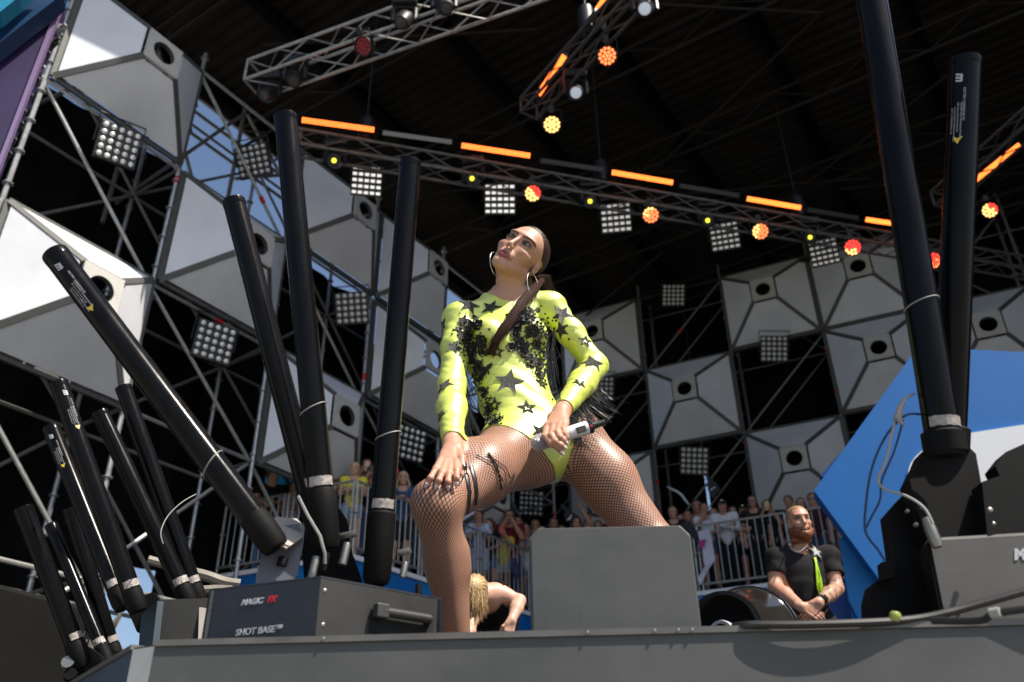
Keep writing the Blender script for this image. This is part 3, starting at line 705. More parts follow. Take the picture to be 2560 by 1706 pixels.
# ---------------------------------------------------------------- effect cannons, monitor, barrel, cables
M_tubeb = mat('cannon_black_gloss', (.0045, .0045, .005), rough=.19, spec=.12, noise=.3, nscale=30, stretch=(1, 1, .1), rvar=.05, bump=.012, bscale=200)
M_holder = mat('holder_black', (.0045, .0045, .0045), rough=.65, spec=.12)
M_print = mat('white_print', (.42, .42, .45), rough=.5)
M_yel = mat('warning_yellow', (.80, .55, .02), rough=.4)
M_redp = mat('red_print', (.62, .015, .03), rough=.5)
M_tape = mat('silver_tape', (.30, .265, .25), rough=.45, noise=.3, nscale=40, bump=.25, bscale=60)
M_box = mat('base_case_black', (.014, .016, .022), rough=.45, noise=.25, nscale=14, bump=.1, bscale=200)
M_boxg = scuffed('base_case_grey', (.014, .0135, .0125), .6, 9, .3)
M_brk = mat('bracket_steel', (.12, .125, .14), rough=.45, metal=.3, noise=.2, nscale=9)
M_brkl = mat('bracket_plate', (.38, .34, .30), rough=.5, noise=.1, nscale=9)  # sunlit bracket faces: the light is put into a paler beige than M_brk
M_cable = mat('cable_rubber', (.008, .008, .008), rough=.5)
M_wire = mat('grey_wire', (.30, .30, .28), rough=.45)
M_wireb = mat('blue_wire', (.01, .03, .08), rough=.45)
M_steel = mat('bright_steel', (.26, .25, .23), rough=.45, metal=.9)
M_mesh = mat('grille_black', (.012, .012, .0115), rough=.6, bump=.3, bscale=500)

def text_mesh(body, size, matl, name='lettering', parent=None, loc=(0, 0, 0), rot=None, shear=0.2, bold=.0, align='LEFT'):
    cu = bpy.data.curves.new(name, 'FONT'); cu.body = body; cu.size = size; cu.shear = shear; cu.align_x = align; cu.align_y = 'CENTER'; cu.extrude = .0006; cu.offset = bold
    o = bpy.data.objects.new(name, cu); COL.objects.link(o)
    dg = bpy.context.evaluated_depsgraph_get(); me = bpy.data.meshes.new_from_object(o.evaluated_get(dg)); bpy.data.objects.remove(o)
    me.materials.clear(); me.materials.append(matl)
    n = obj(name, me, parent)
    if rot is not None: n.rotation_euler = rot.to_euler() if isinstance(rot, Matrix) else rot
    n.location = loc; return n
def bend_onto_tube(me, o, ax, side, up, r):
    """wrap a flat mesh (x along the tube, y round it) on a tube of radius r"""
    for v in me.vertices:
        a = v.co.y / r; v.co = o + ax * v.co.x + (side * math.sin(a) + up * math.cos(a)) * (r + v.co.z + .0008)
def cannon(top, bot, r, label, group, printed=0, tape=True, holder=.10, wire=True, seed=0, sock=1.2):
    top, bot = Vector(top), Vector(bot); ax = (top - bot).normalized(); L = (top - bot).length
    root = empty('confetti_cannon', tuple(bot), label, 'effect cannon', group); q = random.Random(seed)
    m = MB(); m.lathe([(r * .88, .0), (r, .002), (r, L - .004), (r * .985, L), (r * .90, L), (r * .885, L - .01), (r * .885, L - .20), (.0001, L - .21)], (0, 0, 0), ax, 32); m.build('barrel', M_tubeb, root)
    m = MB(); m.lathe([(r * 1.012, L - .020), (r * 1.03, L - .016), (r * 1.03, L - .004), (r * 1.012, L)], (0, 0, 0), ax, 32); m.build('rim_band', M_tubeb, root)
    m = MB(); m.lathe([(.0001, -holder), (r * .9, -holder), (r * (sock - .05), -holder + .012), (r * sock, -.012), (r * sock, .030), (r * 1.02, .035)], (0, 0, 0), ax, 28); m.build('socket', M_holder, root)
    if tape:
        m = MB(); n = 16; x = to_cam(bot); x = (x - ax * x.dot(ax)).normalized(); y = ax.cross(x); th0 = q.uniform(-.2, .9)
        V = []
        for h_ in (.040, .046, .056, .062):
            for k in range(n): a = th0 + (k / (n - 1) - .5) * 2.0; rr = r * 1.02 + q.uniform(0, .0015); V.append(ax * (h_ + q.uniform(-.001, .001)) + (x * math.cos(a) + y * math.sin(a)) * rr)
        m.add(V, [[i * n + k, i * n + k + 1, (i + 1) * n + k + 1, (i + 1) * n + k] for i in range(3) for k in range(n - 1)]); m.build('tape_collar', M_tape, root)
    if wire:
        x = to_cam(bot + ax * .2); x = (x - ax * x.dot(ax)).normalized(); y = ax.cross(x); h0 = L * .22
        m = MB(); m.tube([ax * (h0 + .012 * math.sin(t)) + (x * math.cos(t) + y * math.sin(t)) * (r + .0012) for t in np.linspace(-1.9, 1.9, 16)], .0014, 5); m.build('tie_wire', M_wire, root)
    if printed:
        view = to_cam(top); side = ax.cross(view).normalized(); upv = side.cross(ax); c = .0; k = r / .027
        sgn = printed
        me_l = []
        lab_o = ax * (L - .035 * k)
        ang0 = sgn * .35
        def put(body, x_, y_, size, mt, nm, bold=0., shear=.2):
            o = text_mesh(body, size * k, mt, nm, root, shear=shear, bold=bold); me = o.data
            for v in me.vertices:
                xx = v.co.x; yy = v.co.y + y_ * k; a = ang0 + yy / r
                v.co = lab_o - ax * (x_ * k + xx) + (side * math.sin(a) + upv * math.cos(a)) * (r + .0009 + max(v.co.z, 0))
        put('m', .004, .002, .022, M_print, 'logo', bold=.0012, shear=.3)
        put('\n'.join(['ELECTRIC CANNON 80 CM']), .034, .010, .0052, M_print, 'lettering')
        for j, tx in enumerate(['STREAMERS READ THE MANUAL BEFORE USE', 'KEEP AWAY FROM FACE AND EYES', 'DO NOT POINT AT PEOPLE OR ANIMALS', 'ONLY FOR PROFESSIONAL USE']):
            put(tx, .062 if j < 2 else .070, .006 - j * .0052, .0036, M_print, 'lettering')
        m = MB(); V = []
        for (tx, ty) in [(.128, -.006), (.128, .010), (.142, .002)]: V.append((tx, ty))
        V3 = []
        for (tx, ty) in V: a = ang0 + ty * k / r; V3.append(lab_o - ax * tx * k + (side * math.sin(a) + upv * math.cos(a)) * (r + .0012))
        m.add(V3 + [v - upv * .001 for v in V3], [[0, 1, 2], [5, 4, 3]]); m.build('warning_triangle', M_yel, root)
    return root
GR1 = 'confetti cannons on the near left base'
def cpx(x0, y0, d0, x1, y1, d1): return at_dist(x0, y0, d0), at_dist(x1, y1, d1)
t_, b_ = cpx(137, 634, 2.06, 655, 1322, 1.98); cannon(t_, b_, .0310, 'long shiny black cannon tube leaning far left across the sunlit pyramid panel', GR1, printed=-1, tape=False, seed=1, holder=.055, sock=1.07)
t_, b_ = cpx(584, 502, 2.02, 782, 1262, 2.12); cannon(t_, b_, .0300, 'black cannon tube leaning slightly left, second of the near left base', GR1, seed=2, wire=False, holder=.07, sock=1.1)
t_, b_ = cpx(714, 290, 1.82, 806, 1262, 1.99); cannon(t_, b_, .0300, 'tallest black cannon tube of the near left base', GR1, seed=3, sock=1.12)
t_, b_ = cpx(1026, 405, 1.86, 952, 1318, 2.02); cannon(t_, b_, .0290, 'black cannon tube closest to the singer with a round hanging socket', GR1, seed=4, holder=.13, sock=1.16)
GR2 = 'confetti cannons on the far left base'
for i, (x0, y0, x1, y1, r, pr_, lab) in enumerate([(146, 958, 338, 1505, .0275, 1, 'labelled black cannon tube standing highest in the far left cluster'), (128, 1070, 300, 1500, .0265, -1, 'labelled black cannon tube with a long bright streak in the far left cluster'),
        (250, 1032, 466, 1492, .0275, 0, 'unlabelled black cannon tube in the middle of the far left cluster'), (308, 968, 492, 1490, .0275, 0, 'dark cannon tube rightmost of the far left cluster')]):
    t_, b_ = cpx(x0, y0, (2.86, 3.065, 3.03, 3.06)[i], x1, y1, 2.85 + .08 * i); cannon(t_, b_, r, lab, GR2, printed=pr_, seed=10 + i, wire=False, holder=.03, sock=1.06)
GR3 = 'confetti cannons at the lower left corner'
for i, (x0, y0, x1, y1, r, lab) in enumerate([(58, 1270, 195, 1632, .030, 'thick dull cannon tube nearest the left edge'), (128, 1313, 262, 1640, .0215, 'thin cannon tube with a pale streak at the lower left'), (176, 1272, 285, 1636, .026, 'dark cannon tube beside the bright gap at the lower left')]):
    t_, b_ = cpx(x0, y0, (3.28, 3.525, 3.45)[i], x1, y1, 3.3 + .1 * i); cannon(t_, b_, r, lab, GR3, seed=20 + i, wire=False, holder=.05, sock=1.1)
GR4 = 'confetti cannons on the right base'
t_, b_ = cpx(2140, -240, 1.74, 2362, 1118, 1.98); cannon(t_, b_, .0370, 'thick black cannon tube on the right running out of the top edge', GR4, seed=30, holder=.02)
t_, b_ = cpx(2414, 150, 1.90, 2372, 1105, 2.08); cannon(t_, b_, .0365, 'labelled black cannon tube standing behind the thick one at the right', GR4, printed=-1, tape=False, wire=False, seed=31, holder=.02)

# left base: a wide low case, corner on
def case(label, pl, pc, pr_, ytop, ybot, D, name='cannon_base'):
    pass
C0 = at_dist(802, 1446, 1.86); Lf = at_dist(520, 1494, 2.02); Rg = at_dist(1106, 1512, 2.02)
zt = C0.z
base = empty('cannon_base', (C0.x, C0.y, 0), 'black cannon base case with a white and red logo and a side handle', 'effect base')
c0, lf, rg = Vector((C0.x, C0.y, 0)), Vector((Lf.x, Lf.y, 0)), Vector((Rg.x, Rg.y, 0))
lv, rv = (lf - c0), (rg - c0)
def face(a, b, th, z0, z1, matl, nm, parent, o):
    t = (b - a).normalized(); inn = Vector((-t.y, t.x, 0)); m = MB(); m.prism([a + Z * z0, b + Z * z0, b + Z * z1, a + Z * z1], inn * th); return rel(m, o).build(nm, matl, parent)
ln = Vector((lv.y, -lv.x, 0)).normalized()
face(lf, c0 - (c0 - lf).normalized() * .001, .012, .004, zt, M_box, 'left_side', base, c0); face(c0, rg, .012, .004, zt, M_boxg, 'right_side', base, c0)
far = lf + rg - c0
m = MB(); m.prism([p + Z * (zt + .001) for p in (lf, c0, rg, far)], Z * .004); rel(m, c0).build('lid', M_box, base)
face(rg, far, .012, .004, zt, M_box, 'back_side', base, c0); face(far, lf, .012, .004, zt, M_box, 'far_side', base, c0)
# handle recess on the right side: its dark hollow is a flat black plate
rt = rv.normalized(); rn = Vector((rt.y, -rt.x, 0)); rl = rv.length
m = MB(); m.box(rt * rl * .66 + Z * zt * .42 + rn * .002, (rl * .52, .004, zt * .42), Matrix((rt, -rn, Z)).transposed(), bev=.001); m.build('recess_shade_plate', mat('recess_shade', (.004, .004, .004), rough=.8), base)
m = MB(); m.tube([rt * rl * .44 + Z * zt * .56 + rn * .006, rt * rl * .46 + Z * zt * .56 + rn * .022, rt * rl * .84 + Z * zt * .56 + rn * .022, rt * rl * .86 + Z * zt * .56 + rn * .006], .010, 10); m.build('handle', mat('handle_grey', (.035, .034, .031), rough=.4), base)
m = MB(); m.box(rt * rl * .445 + Z * zt * .56 + rn * .020, (.030, .022, .030), Matrix((rt, -rn, Z)).transposed(), bev=.003); m.build('handle_bracket', mat('handle_grey', (.085, .082, .075)), base)
for fx, fz in ((.04, .80), (.93, .22), (.05, .22)): m = MB(); m.lathe([(.0001, .002), (.0035, .0015), (.005, 0)], rt * rl * fx + Z * zt * fz + rn * .0005, rn, 10); m.build('screw', M_steel, base)
lt = (c0 - lf).normalized(); lnrm = Vector((lt.y, -lt.x, 0)); rotl = Matrix((lt, Z, lnrm)).transposed()
ll = lv.length
text_mesh('MAGIC', .0165, M_print, 'lettering', base, lv * .68 + Z * zt * .72 + lnrm * .001, rotl, shear=.3, bold=.0006); text_mesh('FX', .0165, M_redp, 'lettering', base, lv * .447 + Z * zt * .725 + lnrm * .001, rotl, shear=.3, bold=.0006)
text_mesh('SHOT BASE\u2122', .0185, M_print, 'lettering', base, lv * .69 + Z * zt * .20 + lnrm * .001, rotl, shear=.05, bold=.0003)
# brackets holding the tubes on the base
def plate(px, D, th, matl, nm, parent, o, nv=(0, -1, .0)):
    P_ = at_dist(px[0][0], px[0][1], D); n_ = Vector(nv).normalized(); m = MB(); m.prism([on_plane(x, y, P_, n_) for x, y in px], -n_ * th); return rel(m, Vector(o)).build(nm, matl, parent)
bo = (c0.x, c0.y, 0)
plate([(668, 1318), (658, 1338), (640, 1475), (720, 1468), (744, 1440), (757, 1345), (748, 1310)], 2.04, .006, M_brk, 'bracket', base, bo, (.1, -1, .1))
plate([(668, 1310), (690, 1292), (742, 1297), (757, 1312), (756, 1344), (716, 1371), (700, 1362)], 2.03, .004, M_brkl, 'bracket_plate', base, bo, (.4, -1, .8))
plate([(638, 1470), (644, 1412), (655, 1425), (660, 1462)], 2.04, .004, M_brkl, 'bracket_plate', base, bo, (.2, -1, .5))
for (x, y, D, r, L_) in [(706, 1405, 2.02, .012, .02), (790, 1290, 2.02, .014, .03), (862, 1385, 2.02, .010, .05), (870, 1338, 2.02, .008, .045), (1010, 1425, 2.03, .008, .035), (1011, 1380, 2.03, .008, .03), (1046, 1487, 2.0, .0075, .045), (785, 1420, 2.0, .010, .05), (812, 1405, 1.99, .008, .04)]:
    p = at_dist(x, y, D) - Vector(bo); m = MB(); m.lathe([(.0001, L_ * .5), (r * .9, L_ * .5), (r, L_ * .42), (r, -L_ * .5), (.0001, -L_ * .5)], p, (.15 if x < 1040 else 0, 0, 1) if y > 1380 else (1, -.3, .1), 12); m.build('knob' if y < 1400 else 'plug', M_steel if x in (862, 870, 1010, 1011, 785) else M_holder, base)
plate([(790, 1270), (842, 1262), (868, 1300), (880, 1380), (905, 1450), (760, 1450), (755, 1380)], 2.10, .03, M_holder, 'yoke', base, bo, (.1, -1, 0))
plate([(935, 1440), (956, 1440), (958, 1500), (933, 1498)], 2.05, .02, M_holder, 'stem', base, bo, (.0, -1, 0))
plate([(1040, 1480), (1056, 1480), (1056, 1520), (1040, 1520)], 2.0, .012, M_holder, 'switch', base, bo)
m = MB(); m.tube([at_dist(x, y, D) - Vector(bo) for x, y, D in [(745, 1240, 1.95), (770, 1290, 1.96), (800, 1340, 1.96), (812, 1385, 1.97), (812, 1410, 1.98)]], .0035, 6); m.build('wire', M_wire, base)

# far left base: perforated case
fb0 = at_dist(440, 1560, 2.95); fb = empty('cannon_base', tuple(fb0), 'dark perforated cannon base case at the far left', 'effect base')
def plate2(px, D, th, matl, nm, nv): return plate(px, D, th, matl, nm, fb, fb0, nv)
plate2([(395, 1500), (520, 1495), (522, 1640), (380, 1640)], 2.95, .02, M_mesh, 'front_grille', (.2, -1, 0)); plate2([(352, 1540), (394, 1502), (378, 1640), (345, 1640)], 2.96, .02, mat('teal_lit_side', (.022, .040, .055), rough=.5), 'side', (-.9, -1, 0))  # teal light on the side is put into its base colour
plate2([(380, 1560), (402, 1530), (398, 1600), (384, 1640), (368, 1640)], 2.93, .006, M_brkl, 'bracket_plate', (.1, -1, .3)); plate2([(498, 1518), (522, 1522), (520, 1640), (494, 1640)], 2.93, .01, M_brkl, 'bracket_plate', (.1, -1, .2))
plate2([(310, 1505), (384, 1480), (398, 1500), (352, 1545), (342, 1580)], 2.98, .03, M_holder, 'yoke', (0, -1, 0))
lb0 = at_dist(230, 1660, 3.3); lb = empty('cannon_base', tuple(lb0), 'dark clamp base under the lower left corner cannons', 'effect base')
for px, D, nm in [([(180, 1628), (218, 1615), (250, 1640), (262, 1706), (262, 1860), (170, 1860), (168, 1690)], 3.36, 'clamp'), ([(262, 1630), (300, 1628), (310, 1690), (300, 1860), (250, 1860)], 3.46, 'clamp')]: plate(px, D, .06, M_holder, nm, lb, lb0)
for (x, y) in [(172, 1660), (178, 1690), (226, 1670)]: m = MB(); m.lathe([(.0001, .02), (.02, .02), (.024, 0), (.02, -.02)], at_dist(x, y, 3.3) - lb0, (.2, -1, .2), 10); m.build('knob', M_steel if x == 172 else M_holder, lb)

# right base
rb0 = at_dist(2330, 1500, 1.97); rbs = empty('cannon_base', tuple(rb0), 'grey cannon base case at the right edge with black tilt brackets', 'effect base')
pR = lambda px, D, th, mt, nm, nv=(0, -1, 0): plate(px, D, th, mt, nm, rbs, rb0, nv)
pR([(2326, 1354), (2640, 1336), (2640, 1548), (2366, 1556)], 1.97, .05, scuffed('base_case_lit_tone', (.062, .060, .056), .6, 9, .16), 'front_side', (-.05, -1, 0)); pR([(2318, 1358), (2325, 1354), (2365, 1556), (2355, 1558)], 1.971, .05, M_holder, 'corner', (-.05, -1, 0))  # front in a paler case grey, its sunlit look put into the colour
pR([(2320, 1346), (2326, 1353), (2640, 1335), (2640, 1328)], 1.97, .06, M_lip, 'lid', (-.05, -1, .2))
pR([(2220, 1282), (2258, 1238), (2300, 1215), (2330, 1230), (2330, 1350), (2360, 1556), (2175, 1556), (2172, 1500), (2182, 1460), (2240, 1418)], 2.06, .05, M_holder, 'tilt_bracket')
pR([(2275, 1200), (2300, 1150), (2310, 1125), (2410, 1105), (2440, 1135), (2480, 1356), (2330, 1356), (2290, 1270)], 2.02, .06, M_holder, 'tilt_bracket')
pR([(2455, 1205), (2500, 1190), (2488, 1165), (2515, 1130), (2560, 1110), (2640, 1090), (2640, 1345), (2470, 1350)], 2.03, .05, M_holder, 'tilt_bracket')
pR([(2205, 1405), (2228, 1402), (2240, 1440), (2210, 1450)], 2.01, .03, M_holder, 'plug')
for (x, y, r) in [(2268, 1278, .0045), (2290, 1312, .005), (2305, 1270, .0035), (2484, 1310, .004), (2475, 1275, .006)]:
    p = at_dist(x, y, 1.97) - rb0; m = MB(); m.lathe([(.0001, .004), (r * .8, .003), (r, -.004)], p, (0, -1, .1), 10); m.build('bolt', M_steel, rbs)
p = at_dist(2335, 1345, 1.955) - rb0; m = MB(); m.lathe([(.0001, .045), (.009, .042), (.012, .02), (.012, -.01), (.009, -.02)], p, (-.15, 0, 1), 12); m.build('connector', M_steel, rbs)
rotr = Matrix((Vector((1, -.05, 0)).normalized(), Z, Vector((-.05, -1, 0)).normalized())).transposed()
text_mesh('MAGICFX', .030, M_print, 'lettering', rbs, on_plane(2532, 1388, at_dist(2326, 1354, 1.97) + Vector((-.05, -1, 0)).normalized() * .0015, (-.05, -1, 0)) - rb0, rotr, shear=.3, bold=.0016)
def cable(px, r, matl, label, cat='cable'):
    pts = [at_dist(*q_) for q_ in px]; P2 = []
    n = len(pts)
    for i in range(n - 1):
        p0, p1, p2, p3 = pts[max(i - 1, 0)], pts[i], pts[i + 1], pts[min(i + 2, n - 1)]
        for k in range(6):
            t = k / 6; P2.append(.5 * ((2 * p1) + (p2 - p0) * t + (2 * p0 - 5 * p1 + 4 * p2 - p3) * t * t + (3 * p1 - p0 - 3 * p2 + p3) * t ** 3))
    P2.append(pts[-1]); m = MB(); m.tube(P2, r, 8); return tag(m.build('cable', matl), label, cat)
def riser_px(x, y, e):
    p = on_plane(x, y, E1 - n_in * e, n_in); return (x, y, math.hypot(p.x, p.y))
cable([riser_px(1835, 1568, -.02), riser_px(1858, 1564, .004), riser_px(1900, 1562, .013), riser_px(1980, 1562, .019), riser_px(2070, 1560, .020), riser_px(2160, 1557, .016), riser_px(2235, 1553, .008), riser_px(2300, 1546, .002), riser_px(2360, 1534, .002), riser_px(2440, 1513, .006), riser_px(2620, 1462, .03)], .0078, M_cable, 'thick black cable lying along the stage edge at the right')
cable([(2330, 1552, 1.80), (2450, 1552, 1.76), (2490, 1534, 1.74), (2620, 1516, 1.72)], .0065, M_cable, 'second black cable under the right cannon base')
m = MB(); a = at_dist(2476, 1534, 1.735); b = at_dist(2500, 1530, 1.73); m.tube([a, b], .0085, 10); tag(m.build('cable_plug', M_wire), 'small grey plug on the second black cable', 'plug')
cable([(2285, 985, 1.950), (2262, 998, 1.930), (2245, 1030, 1.930), (2232, 1075, 1.940), (2215, 1150, 1.950), (2195, 1200, 1.960), (2215, 1225, 1.950), (2265, 1240, 1.940), (2310, 1270, 1.930), (2332, 1310, 1.930)], .0030, M_wire, 'pale looping wire hanging from the thick right tube')
cable([(2300, 1036, 1.950), (2262, 1040, 1.930), (2215, 1090, 1.950), (2180, 1170, 1.960), (2165, 1260, 1.970), (2164, 1330, 1.970), (2195, 1375, 1.970), (2212, 1402, 1.970)], .0026, M_wireb, 'dark blue wire looping in front of the blue board')
cable([(2258, 1050, 1.940), (2235, 1130, 1.950), (2205, 1200, 1.960), (2200, 1250, 1.970), (2180, 1290, 1.970), (2163, 1325, 1.970)], .0024, M_wireb, 'thinner dark blue wire beside the looping one')
m = MB(); pts = [at_dist(x, y, 1.925) for x, y in [(2262, 998), (2250, 1020), (2244, 1045), (2256, 1062)]]; m.tube(pts, [.004, .007, .009, .004], 8); tag(m.build('wire_splice', M_tape), 'silver taped splice on the pale wire', 'tape')
yb = at_dist(2238, 1541, 1.80); m = MB(); m.lathe([(.0001, .009), (.007, .008), (.010, .004), (.010, -.004), (.007, -.008), (.0001, -.009)], yb, (.3, -.2, 1), 16); tag(m.build('bokeh_dot', mat('yellow_bokeh', (.30, .34, .07), rough=.4)), 'small yellow green ball standing for a blurred glint on the stage edge at the right', 'cap')  # blurred yellow green dot of light, modelled as a small solid ball

# floor monitor: grey chamfered box
mw = empty('floor_monitor', tuple(at_dist(1540, 1580, 1.93)), 'grey chamfered floor monitor box in front of the singer', 'monitor speaker')
mo = mw.location.copy(); A_ = at_dist(1327, 1580, 1.845); B_ = at_dist(1754, 1566, 1.875); A_.z = B_.z = 0
mt_ = (B_ - A_).normalized(); mn = Vector((mt_.y, -mt_.x, 0)); mW = (B_ - A_).length
topz = at_dist(1540, 1326, 1.88).z
def mon(x0, x1, z0, z1): pass
fr = [A_ + Z * .006, B_ + Z * .006, B_ + Z * (topz * .90), B_ - mt_ * .020 + Z * topz, A_ + mt_ * .020 + Z * topz, A_ + Z * (topz * .90)]
M_mon = scuffed('monitor_grey', (.050, .052, .052), .6, 9, .12)
m = MB(); bmv = [p - mo for p in fr]; m.prism(bmv, -mn * .24); me = m.mesh('cab'); me.materials.append(M_mon); cab = obj('cabinet', me, mw)
bv = cab.modifiers.new('soft edges', 'BEVEL'); bv.width = .004; bv.segments = 2
m = MB(); e = [p - mo + mn * .0015 for p in fr]
ins = lambda p, k: p
cc = sum(e, Vector()) / 6; m.prism([cc + (p - cc) * .965 for p in e], -mn * .001); m.build('front_face', scuffed('monitor_front', (.052, .0545, .0545), .62, 8, .16), mw)
for s in (.25, .75): m = MB(); m.box(A_ + mt_ * mW * s - mo + mn * -.03 + Z * .003, (.03, .03, .006)); m.build('rubber_foot', M_holder, mw)

# glossy barrel lying behind the monitor
bc0 = at_dist(1808, 1578, 2.50); bc1 = bc0 + Vector((.125, .19, .010)); bax = (bc1 - bc0).normalized()
br = empty('barrel', tuple(bc0), 'glossy black barrel lying on its side beside the grey monitor', 'barrel')
M_gl = mat('barrel_black', (.018, .016, .014), rough=.16, spec=.8, coat=.6, noise=.3, nscale=9, rvar=.06)
m = MB(); m.lathe([(.072, .05), (.092, .006), (.096, .0), (.102, .004), (.104, .016), (.141, .185), (.148, .195), (.148, .21), (.141, .22), (.137, .27), (.10, .29), (.0001, .30)], (0, 0, .0), bax, 48); m.build('shell', M_gl, br)
m = MB(); m.lathe([(.142, .190), (.151, .194), (.151, .206), (.143, .210)], (0, 0, 0), bax, 48); m.lathe([(.095, -.003), (.105, -.001), (.107, .008), (.102, .011)], (0, 0, 0), bax, 48); o = m.build('hoop', mat('hoop_dark', (.03, .027, .02), rough=.15, metal=.8), br); o['kind'] = 'stuff'
m = MB(); m.lathe([(.0001, .048), (.073, .048)], (0, 0, 0), bax, 30); m.build('inner_plate', M_holder, br)
m = MB(); m.lathe([(.026, -.008), (.034, -.010), (.036, .0), (.036, .05)], Vector((-.008, -.02, -.012)), bax, 24); m.build('port_ring', mat('port_white', (.50, .50, .53), rough=.4), br)
m = MB(); m.lathe([(.0001, -.002), (.027, -.002)], Vector((-.008, -.02, -.012)), bax, 20); m.build('port', M_holder, br)
for k in (.3, 1.4): m = MB(); x = bax.orthogonal().normalized(); y = bax.cross(x); m.lathe([(.0001, .004), (.005, .003), (.006, -.002)], bax * .10 + (x * math.cos(k) + y * math.sin(k)) * .118, x * math.cos(k) + y * math.sin(k), 8); m.build('rivet', M_steel, br)
m = MB(); m.box(bax * .12 - Z * .135, (.14, .18, .05)); m.build('foot', M_holder, br)

# subwoofer stack at the lower left
sb0 = at_dist(120, 1600, 4.2)
for i, (dz, lab) in enumerate([(-.68, 'big grey loudspeaker cabinet with a mesh front at the lower left corner'), (-1.60, 'lower grey loudspeaker cabinet of the corner stack')]):
    s0 = Vector((sb0.x - .62, sb0.y, sb0.z + dz - .05)); sp = empty('loudspeaker', tuple(s0), lab, 'loudspeaker')
    rz_ = Matrix.Rotation(R(-26), 3, 'Z'); m = MB(); m.box((0, 0, .45), (1.1, .9, .9), rz_, bev=.02); m.build('cabinet', mat('speaker_grey', (.009, .009, .0085), spec=.1, rough=.6, noise=.15, nscale=6), sp)
    m = MB(); m.box(rz_ @ Vector((.06, -.462, .45)), (.88, .02, .80), rz_, bev=.008); m.build('grille', mat('speaker_mesh', (.008, .0075, .0065), spec=.05, rough=.7, bump=.3, bscale=300), sp)
    m = MB(); m.box(rz_ @ Vector((.06, -.474, .45)), (.03, .01, .78), rz_); m.build('grille_strip', M_holder, sp)
# cable bundles hanging in the left wing
q = random.Random(11)
for (x, y, D, n, L_, lab) in [(248, 1400, 4.6, 16, .62, 'bundle of pale cables hanging behind the far left cannons'), (215, 1560, 4.4, 10, .7, 'second bundle of pale cables beside the loudspeaker')]:
    m = MB(); p = at_dist(x, y, D)
    for i in range(n):
        dx, dy = q.gauss(0, .035), q.gauss(0, .03); m.tube([p + Vector((dx * (1 + .5 * math.sin(k + i)), dy, -L_ * k / 7)) for k in range(8)], q.uniform(.006, .011), 5)
    m.lathe([(.05, .0), (.07, .03), (.06, .07), (.02, .09)], p - Z * .02, (0, 0, 1), 8)
    tag(m.build('cable_bundle', mat('cable_beige', (.19, .17, .14), rough=.6, noise=.3, nscale=20)), lab, 'cable')
cable([(370, 1400, 3.6), (400, 1408, 3.6), (430, 1415, 3.6), (480, 1422, 3.6)], .018, mat('cable_beige', (.30, .27, .22)), 'thick pale hose between the far left cannons')
cable([(480, 1432, 3.3), (520, 1442, 3.3), (560, 1456, 3.3), (600, 1462, 3.3)], .020, mat('cable_beige', (.30, .27, .22)), 'thick pale hose ending at the near bracket')
cable([(490, 1478, 3.2), (540, 1474, 3.2), (580, 1476, 3.2)], .016, mat('cable_beige', (.30, .27, .22)), 'lower pale hose behind the case with the logo')
cable([(408, 1360, 2.7), (402, 1330, 2.7), (420, 1290, 2.72), (455, 1256, 2.75), (490, 1236, 2.8)], .0016, M_wire, 'thin wire arching from a far left tube')

# a tree outside, seen through the gap under the left wing
tr = empty('tree', (0, 0, 0), 'green tree glimpsed through the gap at the lower left', 'tree')
M_leaf = mat('leaf_green', (.075, .12, .022), rough=.6, noise=.4, nscale=1.2); M_bark = mat('bark', (.09, .065, .045), rough=.9)
tc_ = at_dist(270, 1660, 30); q = random.Random(4)
m = MB(); m.tube([(tc_.x, tc_.y, -1.9), (tc_.x + .2, tc_.y, 1.5), (tc_.x - .1, tc_.y, 4.0)], [.28, .22, .08], 8); m.build('trunk', M_bark, tr)
V = []; Fs = []
for cl in range(60):
    a = q.uniform(0, 6.3); rr = 2.6 * q.random() ** .5; cx, cy, cz = tc_.x + rr * math.cos(a), tc_.y + rr * math.sin(a), 3.0 + q.gauss(0, 1.0) - rr * .2
    for i in range(60):
        p = Vector((cx + q.gauss(0, .32), cy + q.gauss(0, .32), cz + q.gauss(0, .28))); u = Vector((q.gauss(0, 1), q.gauss(0, 1), q.gauss(0, 1))).normalized() * .10; v = u.orthogonal().normalized() * .06
        b = len(V); V += [tuple(p - u), tuple(p + v), tuple(p + u), tuple(p - v)]; Fs.append([b, b + 1, b + 2, b + 3])
me = mesh_np('crown', V, Fs); me.materials.append(M_leaf); obj('crown', me, tr)
